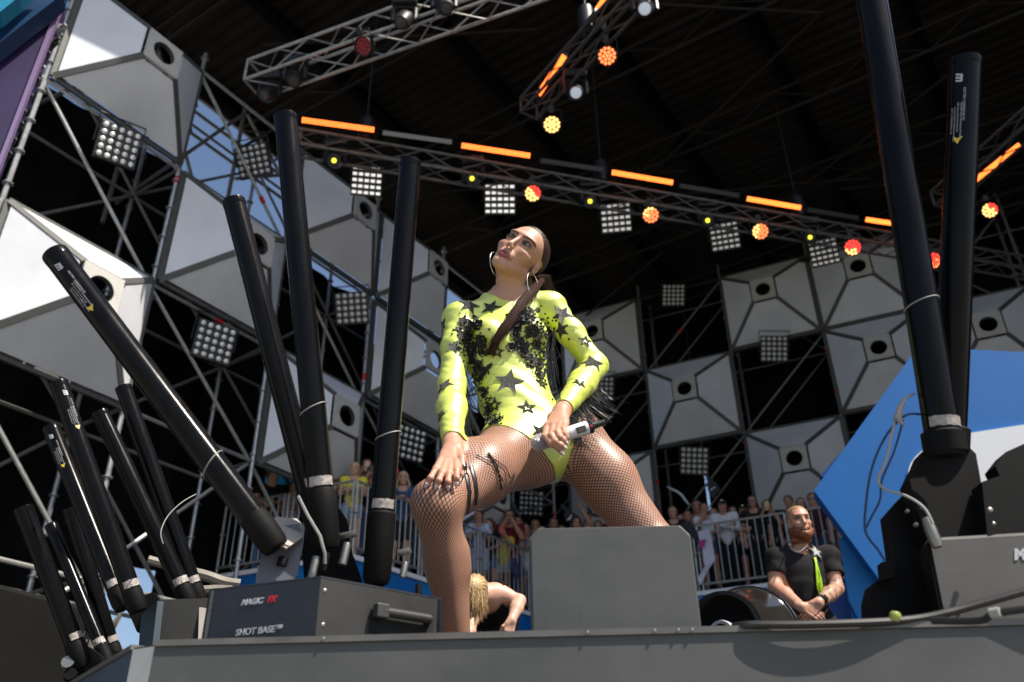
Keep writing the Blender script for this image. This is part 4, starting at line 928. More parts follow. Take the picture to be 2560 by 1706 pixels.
# ---------------------------------------------------------------- soft-blended bodies: a distance field meshed by surface nets
class Field:
    def __init__(s, lo, hi, h):
        s.h = h; s.lo = np.array(lo, np.float32); s.n = np.ceil((np.array(hi) - s.lo) / h).astype(int) + 1
        s.a = np.full(s.n, 1.0, np.float32); s.lab = np.zeros(s.n, np.int16); s.best = np.full(s.n, 1.0, np.float32)
        s.cur = 0
    def _box(s, lo, hi, pad):
        i0 = np.maximum(np.floor((lo - pad - s.lo) / s.h).astype(int), 0)
        i1 = np.minimum(np.ceil((hi + pad - s.lo) / s.h).astype(int) + 1, s.n)
        if np.any(i1 <= i0): return None, None
        ax = [s.lo[k] + s.h * np.arange(i0[k], i1[k], dtype=np.float32) for k in range(3)]
        G = np.stack(np.meshgrid(*ax, indexing='ij'), -1)
        return tuple(slice(i0[k], i1[k]) for k in range(3)), G
    def _mix(s, sl, d, k, lab):
        a = s.a[sl]
        b = s.best[sl]; m = d < b
        s.lab[sl][m] = lab; b[m] = d[m]
        hh = np.clip(.5 + .5 * (a - d) / k, 0, 1)
        s.a[sl] = a + (d - a) * hh - k * hh * (1 - hh)
    def cone(s, a, b, ra, rb, k=.02, lab=None, wide=None, flat=1.0):
        """round cone a->b; wide: direction kept, the third direction is scaled by flat"""
        lab = s.cur if lab is None else lab
        a = np.array(a, np.float32); b = np.array(b, np.float32)
        m = max(ra, rb) * max(1, flat)
        sl, G = s._box(np.minimum(a, b) - m, np.maximum(a, b) + m, k + 2 * s.h)
        if sl is None: return
        Pp = G - a; ba = b - a; L = float(np.linalg.norm(ba)) + 1e-9; u = ba / L
        t = Pp @ u
        if wide is not None:
            wv = np.array(wide, np.float32); wv = wv - u * (wv @ u); wv /= np.linalg.norm(wv); nv = np.cross(u, wv)
            q2 = (Pp @ wv) ** 2 + ((Pp @ nv) / flat) ** 2
        else:
            q2 = np.maximum((Pp ** 2).sum(-1) - t * t, 0)
        rr = (ra - rb) / L
        q = np.sqrt(q2)
        # project with the cone's slope
        tt = np.clip((t + q * rr) / L if abs(rr) < 1 else t / L, 0, 1)
        d = np.sqrt(q2 + (t - tt * L) ** 2) - (ra + (rb - ra) * tt)
        s._mix(sl, d * (min(1, flat) ** .5), k, lab)
    def ball(s, c, r, k=.02, lab=None, rot=None, cut=False):
        """ellipsoid; r scalar or 3; rot 3x3 whose rows are its axes"""
        lab = s.cur if lab is None else lab
        c = np.array(c, np.float32); r = np.array([r] * 3 if np.isscalar(r) else r, np.float32)
        m = float(r.max())
        sl, G = s._box(c - m, c + m, k + 2 * s.h)
        if sl is None: return
        Pp = G - c
        if rot is not None: Pp = Pp @ np.array(rot, np.float32).T
        k0 = np.sqrt(((Pp / r) ** 2).sum(-1)); k1 = np.sqrt(((Pp / r ** 2) ** 2).sum(-1)) + 1e-9
        d = k0 * (k0 - 1) / k1
        if cut:
            a = s.a[sl]; hh = np.clip(.5 - .5 * (a + d) / k, 0, 1)
            s.a[sl] = a + (-d - a) * hh + k * hh * (1 - hh)
        else: s._mix(sl, d, k, lab)
    def nets(s):
        a = s.a; neg = a < 0
        c = [neg[i:neg.shape[0] - 1 + i, j:neg.shape[1] - 1 + j, k:neg.shape[2] - 1 + k] for i in (0, 1) for j in (0, 1) for k in (0, 1)]
        cnt = np.zeros(c[0].shape, np.int8)
        for q in c: cnt += q
        I = np.argwhere((cnt > 0) & (cnt < 8))
        if len(I) == 0: return np.zeros((0, 3)), np.zeros((0, 4), int), np.zeros(0, int)
        off = np.array([(i, j, k) for i in (0, 1) for j in (0, 1) for k in (0, 1)])
        val = np.stack([a[I[:, 0] + o[0], I[:, 1] + o[1], I[:, 2] + o[2]] for o in off], 1)
        E = [(0, 1), (2, 3), (4, 5), (6, 7), (0, 2), (1, 3), (4, 6), (5, 7), (0, 4), (1, 5), (2, 6), (3, 7)]
        sm = np.zeros((len(I), 3)); ct = np.zeros(len(I))
        for p, q in E:
            va, vb = val[:, p], val[:, q]; m = (va < 0) != (vb < 0)
            t = np.where(m, va / np.where(m, va - vb, 1), 0)
            pt = off[p] + (off[q] - off[p]) * t[:, None]
            sm += pt * m[:, None]; ct += m
        V = (I + sm / ct[:, None]) * s.h + s.lo
        lab = s.lab[I[:, 0], I[:, 1], I[:, 2]]
        idx = np.full(cnt.shape, -1, np.int32); idx[I[:, 0], I[:, 1], I[:, 2]] = np.arange(len(I))
        quads = []
        for ax in range(3):
            n0 = neg.take(range(neg.shape[ax] - 1), ax); n1 = neg.take(range(1, neg.shape[ax]), ax)
            J = np.argwhere(n0 != n1)
            b, d = [(1, 2), (2, 0), (0, 1)][ax]
            ok = (J[:, b] > 0) & (J[:, d] > 0) & (J[:, b] < a.shape[b] - 1) & (J[:, d] < a.shape[d] - 1); J = J[ok]
            eb = np.zeros(3, int); eb[b] = 1; ed = np.zeros(3, int); ed[d] = 1
            q = [idx[tuple((J - x).T)] for x in (eb + ed, ed, 0 * eb, eb)]
            Q = np.stack(q, 1); inside = n0[tuple(J.T)]
            Q[~inside] = Q[~inside][:, ::-1]
            quads.append(Q)
        return V, np.concatenate(quads), lab

def vnormals(V, Q):
    n = np.zeros_like(V); e = np.cross(V[Q[:, 2]] - V[Q[:, 0]], V[Q[:, 3]] - V[Q[:, 1]])
    for k in range(4): np.add.at(n, Q[:, k], e)
    return n / (np.linalg.norm(n, axis=1, keepdims=True) + 1e-12)
def relax(V, Q, it=1, f=.5):
    for _ in range(it):
        sm = np.zeros_like(V); c = np.zeros(len(V))
        for k in range(4):
            for j in (1, 3):
                np.add.at(sm, Q[:, k], V[Q[:, (k + j) % 4]]); np.add.at(c, Q[:, k], 1)
        V = V + f * (sm / np.maximum(c, 1)[:, None] - V)
    return V
def set_col(me, cols):
    a = me.color_attributes.new('col', 'FLOAT_COLOR', 'POINT')
    c = np.ones((len(cols), 4), np.float32); c[:, :3] = cols; a.data.foreach_set('color', c.ravel())
def sub_mesh(name, V, Q, fmask, cols=None, extra=None):
    """faces of (V,Q) under fmask as their own mesh"""
    Qs = Q[fmask]; used = np.unique(Qs); mp = np.full(len(V), -1); mp[used] = np.arange(len(used))
    me = mesh_np(name, V[used], mp[Qs], True)
    if cols is not None: set_col(me, cols[used])
    if extra:
        for k, v in extra.items():
            at = me.attributes.new(k, 'FLOAT', 'POINT'); at.data.foreach_set('value', v[used].astype(np.float32))
    return me
def shell(name, V, Q, N, fmask, off, mat_, parent, cols=None, extra=None, wob=None):
    """cloth: the body's skin under fmask lifted by off; its free edges are turned back under"""
    Qs = Q[fmask]
    if len(Qs) == 0: return None
    used = np.unique(Qs); mp = np.full(len(V), -1); mp[used] = np.arange(len(used)); q = mp[Qs]
    o = off[used][:, None] if isinstance(off, np.ndarray) else off
    W = V[used] + N[used] * o
    if wob is not None: W = W + N[used] * wob[used][:, None]
    ed = np.sort(np.concatenate([q[:, [k, (k + 1) % 4]] for k in range(4)]), 1)
    de = np.concatenate([q[:, [k, (k + 1) % 4]] for k in range(4)])
    key = ed[:, 0].astype(np.int64) * len(used) + ed[:, 1]
    _, inv, ct = np.unique(key, return_inverse=True, return_counts=True)
    be = de[ct[inv] == 1]
    bv = np.unique(be); bm_ = np.full(len(used), -1); bm_[bv] = len(used) + np.arange(len(bv))
    for _ in range(10):                                   # an even hem
        sm = np.zeros_like(W); cn = np.zeros(len(W))
        for a_, b_ in ((0, 1), (1, 0)): np.add.at(sm, be[:, a_], W[be[:, b_]]); np.add.at(cn, be[:, a_], 1)
        W[bv] = .5 * W[bv] + .5 * sm[bv] / np.maximum(cn[bv], 1)[:, None]
    W2 = np.concatenate([W, W[bv] - N[used][bv] * .002])
    rim = np.stack([be[:, 1], be[:, 0], bm_[be[:, 0]], bm_[be[:, 1]]], 1)
    me = mesh_np(name, W2, np.concatenate([q, rim]), True)
    if cols is not None: set_col(me, np.concatenate([cols[used], cols[used][bv]]))
    if extra:
        for k, v in extra.items():
            at = me.attributes.new(k, 'FLOAT', 'POINT'); at.data.foreach_set('value', np.concatenate([v[used], v[used][bv]]).astype(np.float32))
    return obj(name, me, parent, mat_)
def nrm(v):
    v = np.array(v, float); return v / (np.linalg.norm(v) + 1e-12)
def frame(fwd, up):
    """rows: right, forward, up of a head looking along fwd"""
    f = nrm(fwd); r = nrm(np.cross(f, up)); u = np.cross(r, f)
    return np.stack([r, f, u])
def smoothstep(a, b, x):
    t = np.clip((x - a) / (b - a), 0, 1); return t * t * (3 - 2 * t)

def head_prims(f, c, M, s=1.0, male=False, mouth=.5, k=1.0, fine=True):
    """c head centre, M frame rows(right, fwd, up)"""
    c = np.array(c, float); M = np.array(M)
    W = lambda x, y, z: c + (np.array([x, y, z]) * s) @ M
    j = 1.08 if male else 1.0
    f.ball(W(0, -.018, .038), np.array([.073, .092, .082]) * s, .02 * k, rot=M)
    f.ball(W(0, .028, .030), np.array([.064, .058, .070]) * s, .02 * k, rot=M)
    f.ball(W(0, .030, -.035), np.array([.056 * j, .054, .060]) * s, .02 * k, rot=M)
    for sx in (-1, 1):
        f.cone(W(sx * .054 * j, -.008, -.048), W(sx * .016 * j, .062, -.092 * j), .015 * s, .015 * s, .022 * k)
        f.ball(W(sx * .040, .052, -.020), np.array([.024, .026, .019]) * s, .016 * k, rot=M)
    f.ball(W(0, .071, -.093 * j), np.array([.021 * j, .019, .017]) * s, .016 * k, rot=M)
    if not fine:
        f.cone(W(0, .084, .012), W(0, .104, -.030), .008 * s, .011 * s, .008 * k)
        for sx in (-1, 1): f.ball(W(sx * .031, .098, .008), np.array([.017, .016, .010]) * s, .008 * k, rot=M, cut=True)
        for sx in (-1, 1): f.ball(W(sx * .031, .080, .008), .0115 * s, .004)
    else:
        f.ball(W(0, .074, .034), np.array([.052, .017, .012]) * s, .014, rot=M)           # brow ridge
        for sx in (-1, 1):
            f.ball(W(sx * .032, .101, .009), np.array([.0165, .016, .0115]) * s, .010, rot=M, cut=True)   # sockets
            f.ball(W(sx * .032, .0705, .009), np.array([.0175, .0125, .0125]) * s, .005, rot=M)            # lids
        f.cone(W(0, .085, .018), W(0, .1015, -.026), .0065 * s, .0085 * s, .009)
        f.ball(W(0, .1015, -.030), np.array([.0080, .0085, .0068]) * s, .006, rot=M)
        for sx in (-1, 1): f.ball(W(sx * .0100, .095, -.0335), np.array([.0056, .0085, .0056]) * s, .005, rot=M)
        f.ball(W(0, .079, -.058), np.array([.027, .016, .018]) * s, .012, rot=M)          # muzzle
        f.ball(W(0, .099, -.0655), np.array([.0165, .010, .0030 + .005 * mouth]) * s, .004, rot=M, cut=True)
        lz = .0035 + .0045 * mouth
        for sx in (-1, 1):
            f.cone(W(sx * .004, .0935, -.0655 + lz + .002), W(sx * .0240, .0815, -.0655), .0040 * s, .0024 * s, .005)
            f.cone(W(0, .0920, -.0655 - lz - .0015), W(sx * .0225, .0810, -.0655), .0046 * s, .0025 * s, .005)
    for sx in (-1, 1):                                                                     # ears
        f.ball(W(sx * .073, -.012, -.004), np.array([.007, .016, .028]) * s, .006, rot=M)
        if fine: f.ball(W(sx * .080, -.008, -.002), np.array([.005, .009, .016]) * s, .004, rot=M, cut=True)

def face_colors(P, skin, lip=None, brow=None, shadow=None, blush=None, eyes=True, iris=(.05, .03, .02), lipz=.5, beard=None, beard_lo=-.16, fade=1.0):
    """P: head-local coordinates (right, fwd, up) of the skin; returns its colour"""
    n = len(P); c = np.tile(np.array(skin, float), (n, 1)); x, y, z = P[:, 0], P[:, 1], P[:, 2]; ax = np.abs(x)
    front = smoothstep(.03, .06, y)
    def put(m, col): c[:] = c * (1 - m[:, None]) + np.array(col) * m[:, None]
    if blush is not None:
        put(.55 * front * np.exp(-((ax - .048) / .016) ** 2 - ((z + .022 - (ax - .04) * .6) / .013) ** 2), blush)
    if beard is not None:
        bz = np.minimum(-.046 + .5 * np.maximum(ax - .035, 0), -.01); m = smoothstep(0, .014, bz - z) * (y > -.03) * smoothstep(beard_lo, beard_lo + .02, z)
        mou = 1 - np.exp(-((ax / .022) ** 2 + ((z + .0655) / .009) ** 2))
        put(np.clip(m * mou, 0, 1) * .93, beard)
        put(.85 * front * np.exp(-((z + .050 + .25 * ax) / .0065) ** 2) * (ax < .03), beard)
    if lip is not None:
        m = front * np.clip(1.25 - (np.maximum(ax - .001, 0) / .0255) ** 2 - ((z + .0655) / (.0112 + .004 * lipz) / np.maximum(1 - (ax / .032) ** 2, .08) ** .5) ** 2, 0, 1) * 3
        put(np.clip(m, 0, 1), lip)
    if shadow is not None:
        put(.8 * front * np.exp(-((ax - .034) / .017) ** 2 - ((z - .019) / .010) ** 2), shadow)
    if eyes:
        ex = (ax - .032)
        lid = (y > .05) * smoothstep(1.15, .8, np.sqrt((ex / .017) ** 2 + ((z - .0135) / .0085) ** 2)) * (shadow is not None); put(lid * .9, (.035, .016, .014))
        op = .0034 if shadow is not None else .0046
        m = smoothstep(1.0, .75, np.sqrt((ex / .0125) ** 2 + ((z - .0065 - .1 * ex) / op) ** 2)) * (y > .055)
        put(m * fade, (.30, .26, .245) if shadow is None else (.12, .10, .095))
        m2 = smoothstep(1, .8, np.sqrt((ex / .0062) ** 2 + ((z - .008) / .0062) ** 2)) * (m > .3); put(m2, iris)
        ring = np.exp(-((z - .0150 + .18 * (ex / .0125) ** 2 * .03 - .12 * ex) / .0022) ** 2) * (np.abs(ex) < .016) * (y > .05); put(ring * .9, (.012, .009, .008))
        ring = np.exp(-((z - .0028 - .15 * ex) / .0014) ** 2) * (np.abs(ex) < .014) * (y > .05); put(ring * .6, (.03, .02, .018))
    if brow is not None:
        bx = ax - .033; bz = .0315 + .10 * bx - 6 * bx * bx
        m = np.exp(-((z - bz) / .0030) ** 2) * smoothstep(.026, .020, np.abs(bx)) * (y > .03); put(np.clip(m * 1.3, 0, 1), brow)
    return c
# ---------------------------------------------------------------- the singer
SKIN = mat('skin', (.5, .27, .17), rough=.46, vcol=True, noise=.07, nscale=60, sss=.10, spec=.38)
def fold_mat(name, col, rough, spec=.5, sheen=0, coat=0, bump=.3):
    """stretch cloth: creases run across the limb by the 'vv' attribute"""
    if name in MATS: return MATS[name]
    m = mat(name, col, rough=rough, spec=spec, sheen=sheen)
    n = m.node_tree.nodes; l = m.node_tree.links; b = n['Principled BSDF']
    tc = n.new('ShaderNodeTexCoord'); mp = n.new('ShaderNodeMapping'); mp.inputs['Scale'].default_value = (4, 4, 15); mp.inputs['Rotation'].default_value = (0, .5, 0)
    t = n.new('ShaderNodeTexNoise'); t.inputs['Scale'].default_value = 1.6; t.inputs['Detail'].default_value = 2
    l.new(tc.outputs['Object'], mp.inputs[0]); l.new(mp.outputs[0], t.inputs['Vector'])
    bp = n.new('ShaderNodeBump'); bp.inputs['Strength'].default_value = bump; bp.inputs['Distance'].default_value = .02
    l.new(t.outputs[0], bp.inputs['Height']); l.new(bp.outputs[0], b.inputs['Normal'])
    return m
NEON = fold_mat('neon_stretch_cloth', (.62, .70, .085), .46, spec=1.0, sheen=.0, bump=.3)
_b = NEON.node_tree.nodes['Principled BSDF']; _b.inputs['Coat Weight'].default_value = .9; _b.inputs['Coat Roughness'].default_value = .46; _b.inputs['Coat IOR'].default_value = 1.65
SEQUIN = mat('black_sequin', (.012, .014, .013), rough=.35, spec=.9, bump=1.0, bscale=420)
LACE = mat('black_lace', (.010, .010, .010), rough=.5, bump=.6, bscale=300)
BEAD = mat('black_bead', (.008, .008, .008), rough=.06, spec=1)
HAIRM = mat('dark_brown_hair', (.045, .020, .012), rough=.45, spec=.35)
HAIRV = mat('hair_lengths', (.05, .02, .01), rough=.42, vcol=True, spec=.4)
FRINGE = mat('black_fringe', (.006, .006, .006), rough=.4)
NAIL = mat('pale_nail', (.75, .66, .66), rough=.15, spec=.8)
SILVER = mat('silver_metal', (.75, .74, .70), rough=.2, metal=1)

def fishnet_mat():
    m = bpy.data.materials.new('fishnet'); m.use_nodes = True
    n = m.node_tree.nodes; l = m.node_tree.links; b = n['Principled BSDF']
    u = n.new('ShaderNodeAttribute'); u.attribute_name = 'uu'; v = n.new('ShaderNodeAttribute'); v.attribute_name = 'vv'
    def math_(op, a, c=None, v1=None, v2=None):
        q = n.new('ShaderNodeMath'); q.operation = op
        if a is not None: l.new(a, q.inputs[0])
        else: q.inputs[0].default_value = v1
        if c is not None: l.new(c, q.inputs[1])
        elif v2 is not None: q.inputs[1].default_value = v2
        return q.outputs[0]
    k = 90.0
    p = math_('ADD', u.outputs['Fac'], v.outputs['Fac']); q = math_('SUBTRACT', u.outputs['Fac'], v.outputs['Fac'])
    def line(x):
        s = math_('PINGPONG', math_('MULTIPLY', x, None, None, k), None, None, .5)
        return math_('LESS_THAN', s, None, None, .105)
    net = math_('MAXIMUM', line(p), line(q))
    a = n.new('ShaderNodeAttribute'); a.attribute_name = 'col'
    mx = n.new('ShaderNodeMix'); mx.data_type = 'RGBA'; mx.blend_type = 'MIX'
    l.new(net, mx.inputs[0]); l.new(a.outputs['Color'], mx.inputs[6]); mx.inputs[7].default_value = (.012, .009, .008, 1)
    l.new(mx.outputs[2], b.inputs['Base Color']); b.inputs['Roughness'].default_value = .45
    bp = n.new('ShaderNodeBump'); bp.inputs['Strength'].default_value = .5; bp.inputs['Distance'].default_value = .001
    l.new(net, bp.inputs['Height']); l.new(bp.outputs[0], b.inputs['Normal'])
    return m
FISHNET = fishnet_mat()

def finger(f, pts, r0, r1, k=.006):
    n = len(pts)
    for i in range(n - 1):
        ra = r0 + (r1 - r0) * i / (n - 1); rb = r0 + (r1 - r0) * (i + 1) / (n - 1)
        f.cone(pts[i], pts[i + 1], ra, rb, k)

def build_singer():
    J = dict(pel=(1330, 1105, 2.60), rh=(1275, 1135, 2.54), rk=(1092, 1262, 2.26), ra=(1138, 1605, 2.44), lh=(1432, 1090, 2.66), lk=(1640, 1372, 2.66),
             chest=(1262, 880, 2.60), waist=(1288, 1000, 2.60), neck=(1278, 742, 2.64), rs=(1146, 800, 2.58), re=(1130, 960, 2.50), rw=(1130, 1112, 2.31),
             ls=(1378, 772, 2.66), le=(1488, 915, 2.66), lw=(1404, 1030, 2.43))
    P = {k: np.array(atY(*v)) for k, v in J.items()}
    head_c = np.array(atY(1298.3, 643.5, 2.56)); HS = 1.04
    fwd = -.124 * RT + .547 * UP - .828 * FW; hup = .62 * RT + .694 * UP + .365 * FW
    HM = frame(fwd, hup)
    wide = nrm(P['ls'] - P['rs']); upv = nrm(P['neck'] - P['waist']); fr = nrm(np.cross(wide, upv))   # fr: points out of her chest or her back
    if fr[1] > 0: fr = -fr
    lf = np.array([P['ra'][0] + .01, P['ra'][1] + .02, .045])
    h = .0042
    f = Field((-.42, 2.05, -.01), (.62, 2.98, 1.72), h)
    # 1 torso
    f.cur = 1
    T = lambda a, b, ra, rb, k=.05, fl=.72: f.cone(P[a] if isinstance(a, str) else a, P[b] if isinstance(b, str) else b, ra, rb, k, wide=wide, flat=fl)
    T('chest', P['neck'] - upv * .055, .130, .098, .05, .68)
    T('waist', 'chest', .106, .128, .05, .74)
    T(P['pel'] + upv * .02, 'waist', .136, .107, .05, .76)
    f.cone(P['pel'] - wide * .05 - upv * .015, P['pel'] + wide * .05 - upv * .015, .105, .105, .05)
    f.ball(P['pel'] - upv * .08 + fr * .01, .062, .06)
    for sx in (-1, 1):
        f.ball(P['chest'] + wide * sx * .066 + upv * .022 + fr * .078, (.060, .056, .058), .035, rot=np.stack([wide, fr, upv]))
        f.cone(P['neck'] - upv * .012 - fr * .012, P['rs' if sx < 0 else 'ls'] + upv * .008, .040, .034, .05)
        f.ball(P['pel'] + wide * sx * .075 - upv * .03 - fr * .065, .082, .05)
    f.ball(P['waist'] - upv * .055 + fr * .048, (.075, .035, .07), .05, rot=np.stack([wide, fr, upv]))
    # 2 neck
    f.cur = 2
    nb = P['neck'] - upv * .02 - fr * .012; nt_ = head_c + (np.array([0, -.020, -.055]) @ HM)
    f.cone(nb - upv * .02, nt_, .056, .051, .025)
    for sx in (-1, 1):
        f.cone(P['neck'] + wide * sx * .014 + fr * .040 - upv * .022, head_c + (np.array([sx * .050, -.015, -.045]) @ HM), .011, .014, .016)
        f.cone(P['neck'] + wide * sx * .018 + fr * .038 - upv * .028, P['rs' if sx < 0 else 'ls'] + fr * .03 + upv * .012, .010, .012, .02)
    # 3 right arm, 4 left arm
    for lab, s_, e_, w_, sg in ((3, 'rs', 're', 'rw', -1), (4, 'ls', 'le', 'lw', 1)):
        f.cur = lab; S, Eb, Wr = P[s_], P[e_], P[w_]
        f.ball(S - wide * sg * .008, .047, .05)
        f.cone(S, Eb, .046, .037, .03)
        f.ball(S * .55 + Eb * .45 + fr * .010, .040, .03)
        f.cone(Eb, Eb * .55 + Wr * .45, .040, .040, .025); f.cone(Eb * .6 + Wr * .4, Wr, .041, .0265, .02)
    # 5 right leg, 6 left leg
    f.cur = 5; H, K, A = P['rh'], P['rk'], P['ra']
    f.cone(H, K, .106, .062, .05); f.ball(H * .55 + K * .45 + np.array([0, .0, .012]), .090, .05)
    f.ball(K + np.array([-.004, -.010, .006]), .057, .03)
    f.cone(K, A * .45 + K * .55 + np.array([.006, .02, 0]), .057, .056, .03); f.cone(A * .35 + K * .65 + np.array([.008, .030, 0]), A, .058, .038, .03)
    f.cone(K + np.array([0, -.02, -.02]), A + np.array([0, -.02, 0]), .040, .030, .03)
    f.cone(A, A + np.array([0, -.01, -.07]), .036, .036, .02); f.cone(A + np.array([-.005, .0, -.075]), A + np.array([-.05, -.15, -.095]), .036, .026, .02)
    f.cur = 6; H, K = P['lh'], P['lk']; A = np.array([K[0] + .05, K[1] + .20, .09])
    f.cone(H, K, .097, .070, .05); f.ball(H * .6 + K * .4 + np.array([.006, 0, .0]), .092, .05)
    f.ball(K, .065, .03); f.cone(K, A, .062, .036, .03); f.ball(K * .65 + A * .35 + np.array([0, .03, 0]), .062, .04)
    f.cone(A, A + np.array([0, 0, -.05]), .035, .035, .02); f.cone(A + np.array([0, 0, -.055]), A + np.array([.05, -.13, -.06]), .034, .026, .02)
    # head and hands at a finer grain
    hi = []
    fh = Field(head_c - .175, head_c + .175, .0024)
    fh.cur = 10; head_prims(fh, head_c, HM, HS, mouth=.55)
    fh.cur = 2; fh.cone(nb - upv * .02, nt_, .056, .051, .025)
    for sx in (-1, 1): fh.cone(P['neck'] + wide * sx * .014 + fr * .040 - upv * .022, head_c + (np.array([sx * .050, -.015, -.045]) @ HM), .011, .014, .016)
    # hands
    hands = []; nails = []
    def px(*q): return np.array(atY(*q))
    # right hand: laid on the knee, fingers pointing down
    wr = P['rw']; yk = lambda d: 2.31 - d
    fr_ = [[(1108, 1140, 2.262), (1090, 1172, 2.205), (1076, 1196, 2.186), (1066, 1213, 2.190)],
           [(1117, 1148, 2.255), (1105, 1182, 2.192), (1097, 1202, 2.176), (1090, 1218, 2.182)],
           [(1127, 1150, 2.255), (1122, 1184, 2.195), (1120, 1205, 2.180), (1120, 1219, 2.188)],
           [(1139, 1147, 2.258), (1141, 1178, 2.205), (1142, 1196, 2.192), (1141, 1211, 2.198)]]
    thr = [(1144, 1122, 2.285), (1154, 1146, 2.250), (1155, 1170, 2.232), (1154, 1188, 2.226)]
    fr2 = Field(np.minimum.reduce([px(*q) for s_ in fr_ + [thr] for q in s_] + [wr]) - .05, np.maximum.reduce([px(*q) for s_ in fr_ + [thr] for q in s_] + [wr]) + .05, .0022)
    fr2.cur = 11
    fr2.cone(P['rw'] * .8 + P['re'] * .2, wr, .0275, .0250, .01, wide=wide, flat=.8)
    for s_ in fr_:
        pts = [px(*q) for q in s_]
        fr2.cone(wr, pts[0], .021, .0125, .014); finger(fr2, pts, .0098, .0070)
        nails.append((pts[-1], pts[-2]))
    pts = [px(*q) for q in thr]; fr2.cone(wr, pts[0], .020, .015, .014); finger(fr2, pts, .0120, .0080); nails.append((pts[-1], pts[-2]))
    hands.append(fr2)
    # left hand: closed over the microphone
    wl = P['lw']
    fl_ = [[(1368, 1066, 2.372), (1362, 1092, 2.330), (1378, 1110, 2.318), (1396, 1121, 2.322), (1405, 1133, 2.330)],
           [(1384, 1064, 2.366), (1378, 1090, 2.322), (1388, 1104, 2.312), (1402, 1113, 2.316), (1411, 1119, 2.326)],
           [(1400, 1062, 2.366), (1393, 1082, 2.324), (1400, 1094, 2.312), (1408, 1101, 2.318), (1415, 1107, 2.328)],
           [(1413, 1058, 2.372), (1409, 1075, 2.334), (1412, 1086, 2.322), (1416, 1094, 2.324), (1418, 1101, 2.334)]]
    thl = [(1380, 1045, 2.420), (1366, 1075, 2.405), (1372, 1098, 2.392), (1388, 1108, 2.388)]
    fl2 = Field(np.minimum.reduce([px(*q) for s_ in fl_ + [thl] for q in s_] + [wl]) - .05, np.maximum.reduce([px(*q) for s_ in fl_ + [thl] for q in s_] + [wl]) + .05, .0022)
    fl2.cur = 12
    fl2.cone(P['lw'] * .8 + P['le'] * .2, wl, .0275, .0250, .01)
    for s_ in fl_:
        pts = [px(*q) for q in s_]
        fl2.cone(wl, pts[0], .021, .0125, .014); finger(fl2, pts, .0100, .0068); nails.append((pts[-1], pts[-2]))
    pts = [px(*q) for q in thl]; fl2.cone(wl, pts[0], .020, .015, .014); finger(fl2, pts, .0125, .0085); nails.append((pts[-1], pts[-2]))
    hands.append(fl2)

    V, Q, lab = f.nets(); V = relax(V, Q, 2, .4)
    Nc = vnormals(V, Q)
    Vh, Qh, labh = fh.nets()
    sinkh = (labh == 2) * (1 - smoothstep(-.003, .003, (Vh - (nb + nrm(nt_ - nb) * .055)) @ nrm(nt_ - nb))); Vh0 = Vh; Vh = Vh - vnormals(Vh, Qh) * (sinkh * .0022)[:, None]
    # trim: the coarse body stops inside the fine head; the fine head stops inside the neck
    nd = nrm(nt_ - nb); cutb = nb + nd * .055
    inhead = ((V - cutb) @ nd > .010) & (np.linalg.norm(V - head_c, axis=1) < .22) & (lab == 2)
    Q = Q[~inhead[Q].all(1)]
    sink = ((lab == 2) & (np.linalg.norm(V - head_c, axis=1) < .22)) * smoothstep(-.003, .003, (V - cutb) @ nd); V = V - Nc * (sink * .0022)[:, None]
    keep = ~((labh == 2) & ((Vh0 - cutb) @ nd < -.014))
    Qh = Qh[keep[Qh].all(1)]
    allV = [V]; allQ = [Q]; allL = [lab]; n0 = len(V)
    allV.append(Vh); allQ.append(Qh + n0); allL.append(np.full(len(Vh), 10)); n0 += len(Vh)
    for k, (hf, wp, ep) in enumerate(((hands[0], P['rw'], P['re']), (hands[1], P['lw'], P['le']))):
        v, q, _ = hf.nets(); v = relax(v, q, 1, .4)
        allV.append(v); allQ.append(q + n0); allL.append(np.full(len(v), 11 + k)); n0 += len(v)
    V = np.concatenate(allV); Q = np.concatenate(allQ); lab = np.concatenate(allL)
    N = vnormals(V, Q)
    # colours
    skin = np.array([.52, .285, .19])
    col = np.tile(skin, (len(V), 1))
    hm = lab == 10
    hl = (V[hm] - head_c) @ HM.T / HS
    col[hm] = face_colors(hl, (.52, .285, .19), lip=(.30, .095, .095), brow=(.05, .026, .018), shadow=(.12, .058, .042), blush=(.30, .11, .075))
    hd = np.isin(lab, (11, 12)); col[hd] = (.52, .265, .175)
    leg = np.isin(lab, (5, 6)); col[leg] = (.48, .245, .16)
    # net coordinates along each leg
    uu = np.zeros(len(V)); vv = np.zeros(len(V))
    for lb, H, K, A in ((5, P['rh'], P['rk'], P['ra']), (6, P['lh'], P['lk'], np.array([P['lk'][0] + .05, P['lk'][1] + .20, .09]))):
        m = (lab == lb) | ((lab == 1) & (((V - P['pel']) @ wide > .02) == (lb == 6)))
        X = V[m]; back = np.array([.0, -.024, .016]) if lb == 5 else np.zeros(3)
        ts = np.linspace(-.35, 1.25, 90)[:, None]; q0, q1, q2 = H, K + back, A          # the leg's axis, rounded at the knee
        seg = np.where(ts < .5, q0 + (q1 - q0) * ts * 2, q1 + (q2 - q1) * (ts - .5) * 2)
        for _ in range(40): seg[1:-1] = .5 * seg[1:-1] + .25 * (seg[:-2] + seg[2:])
        ln = np.concatenate([[0], np.cumsum(np.linalg.norm(np.diff(seg, axis=0), axis=1))])
        tg = np.gradient(seg, axis=0); tg /= np.linalg.norm(tg, axis=1, keepdims=True)
        D = ((X[:, None, :] - seg[None]) ** 2).sum(-1); wt = np.exp(-(D - D.min(1, keepdims=True)) / .0016); wt /= wt.sum(1, keepdims=True)
        o = wt @ seg; a = wt @ tg; a /= np.linalg.norm(a, axis=1, keepdims=True); v = wt @ ln
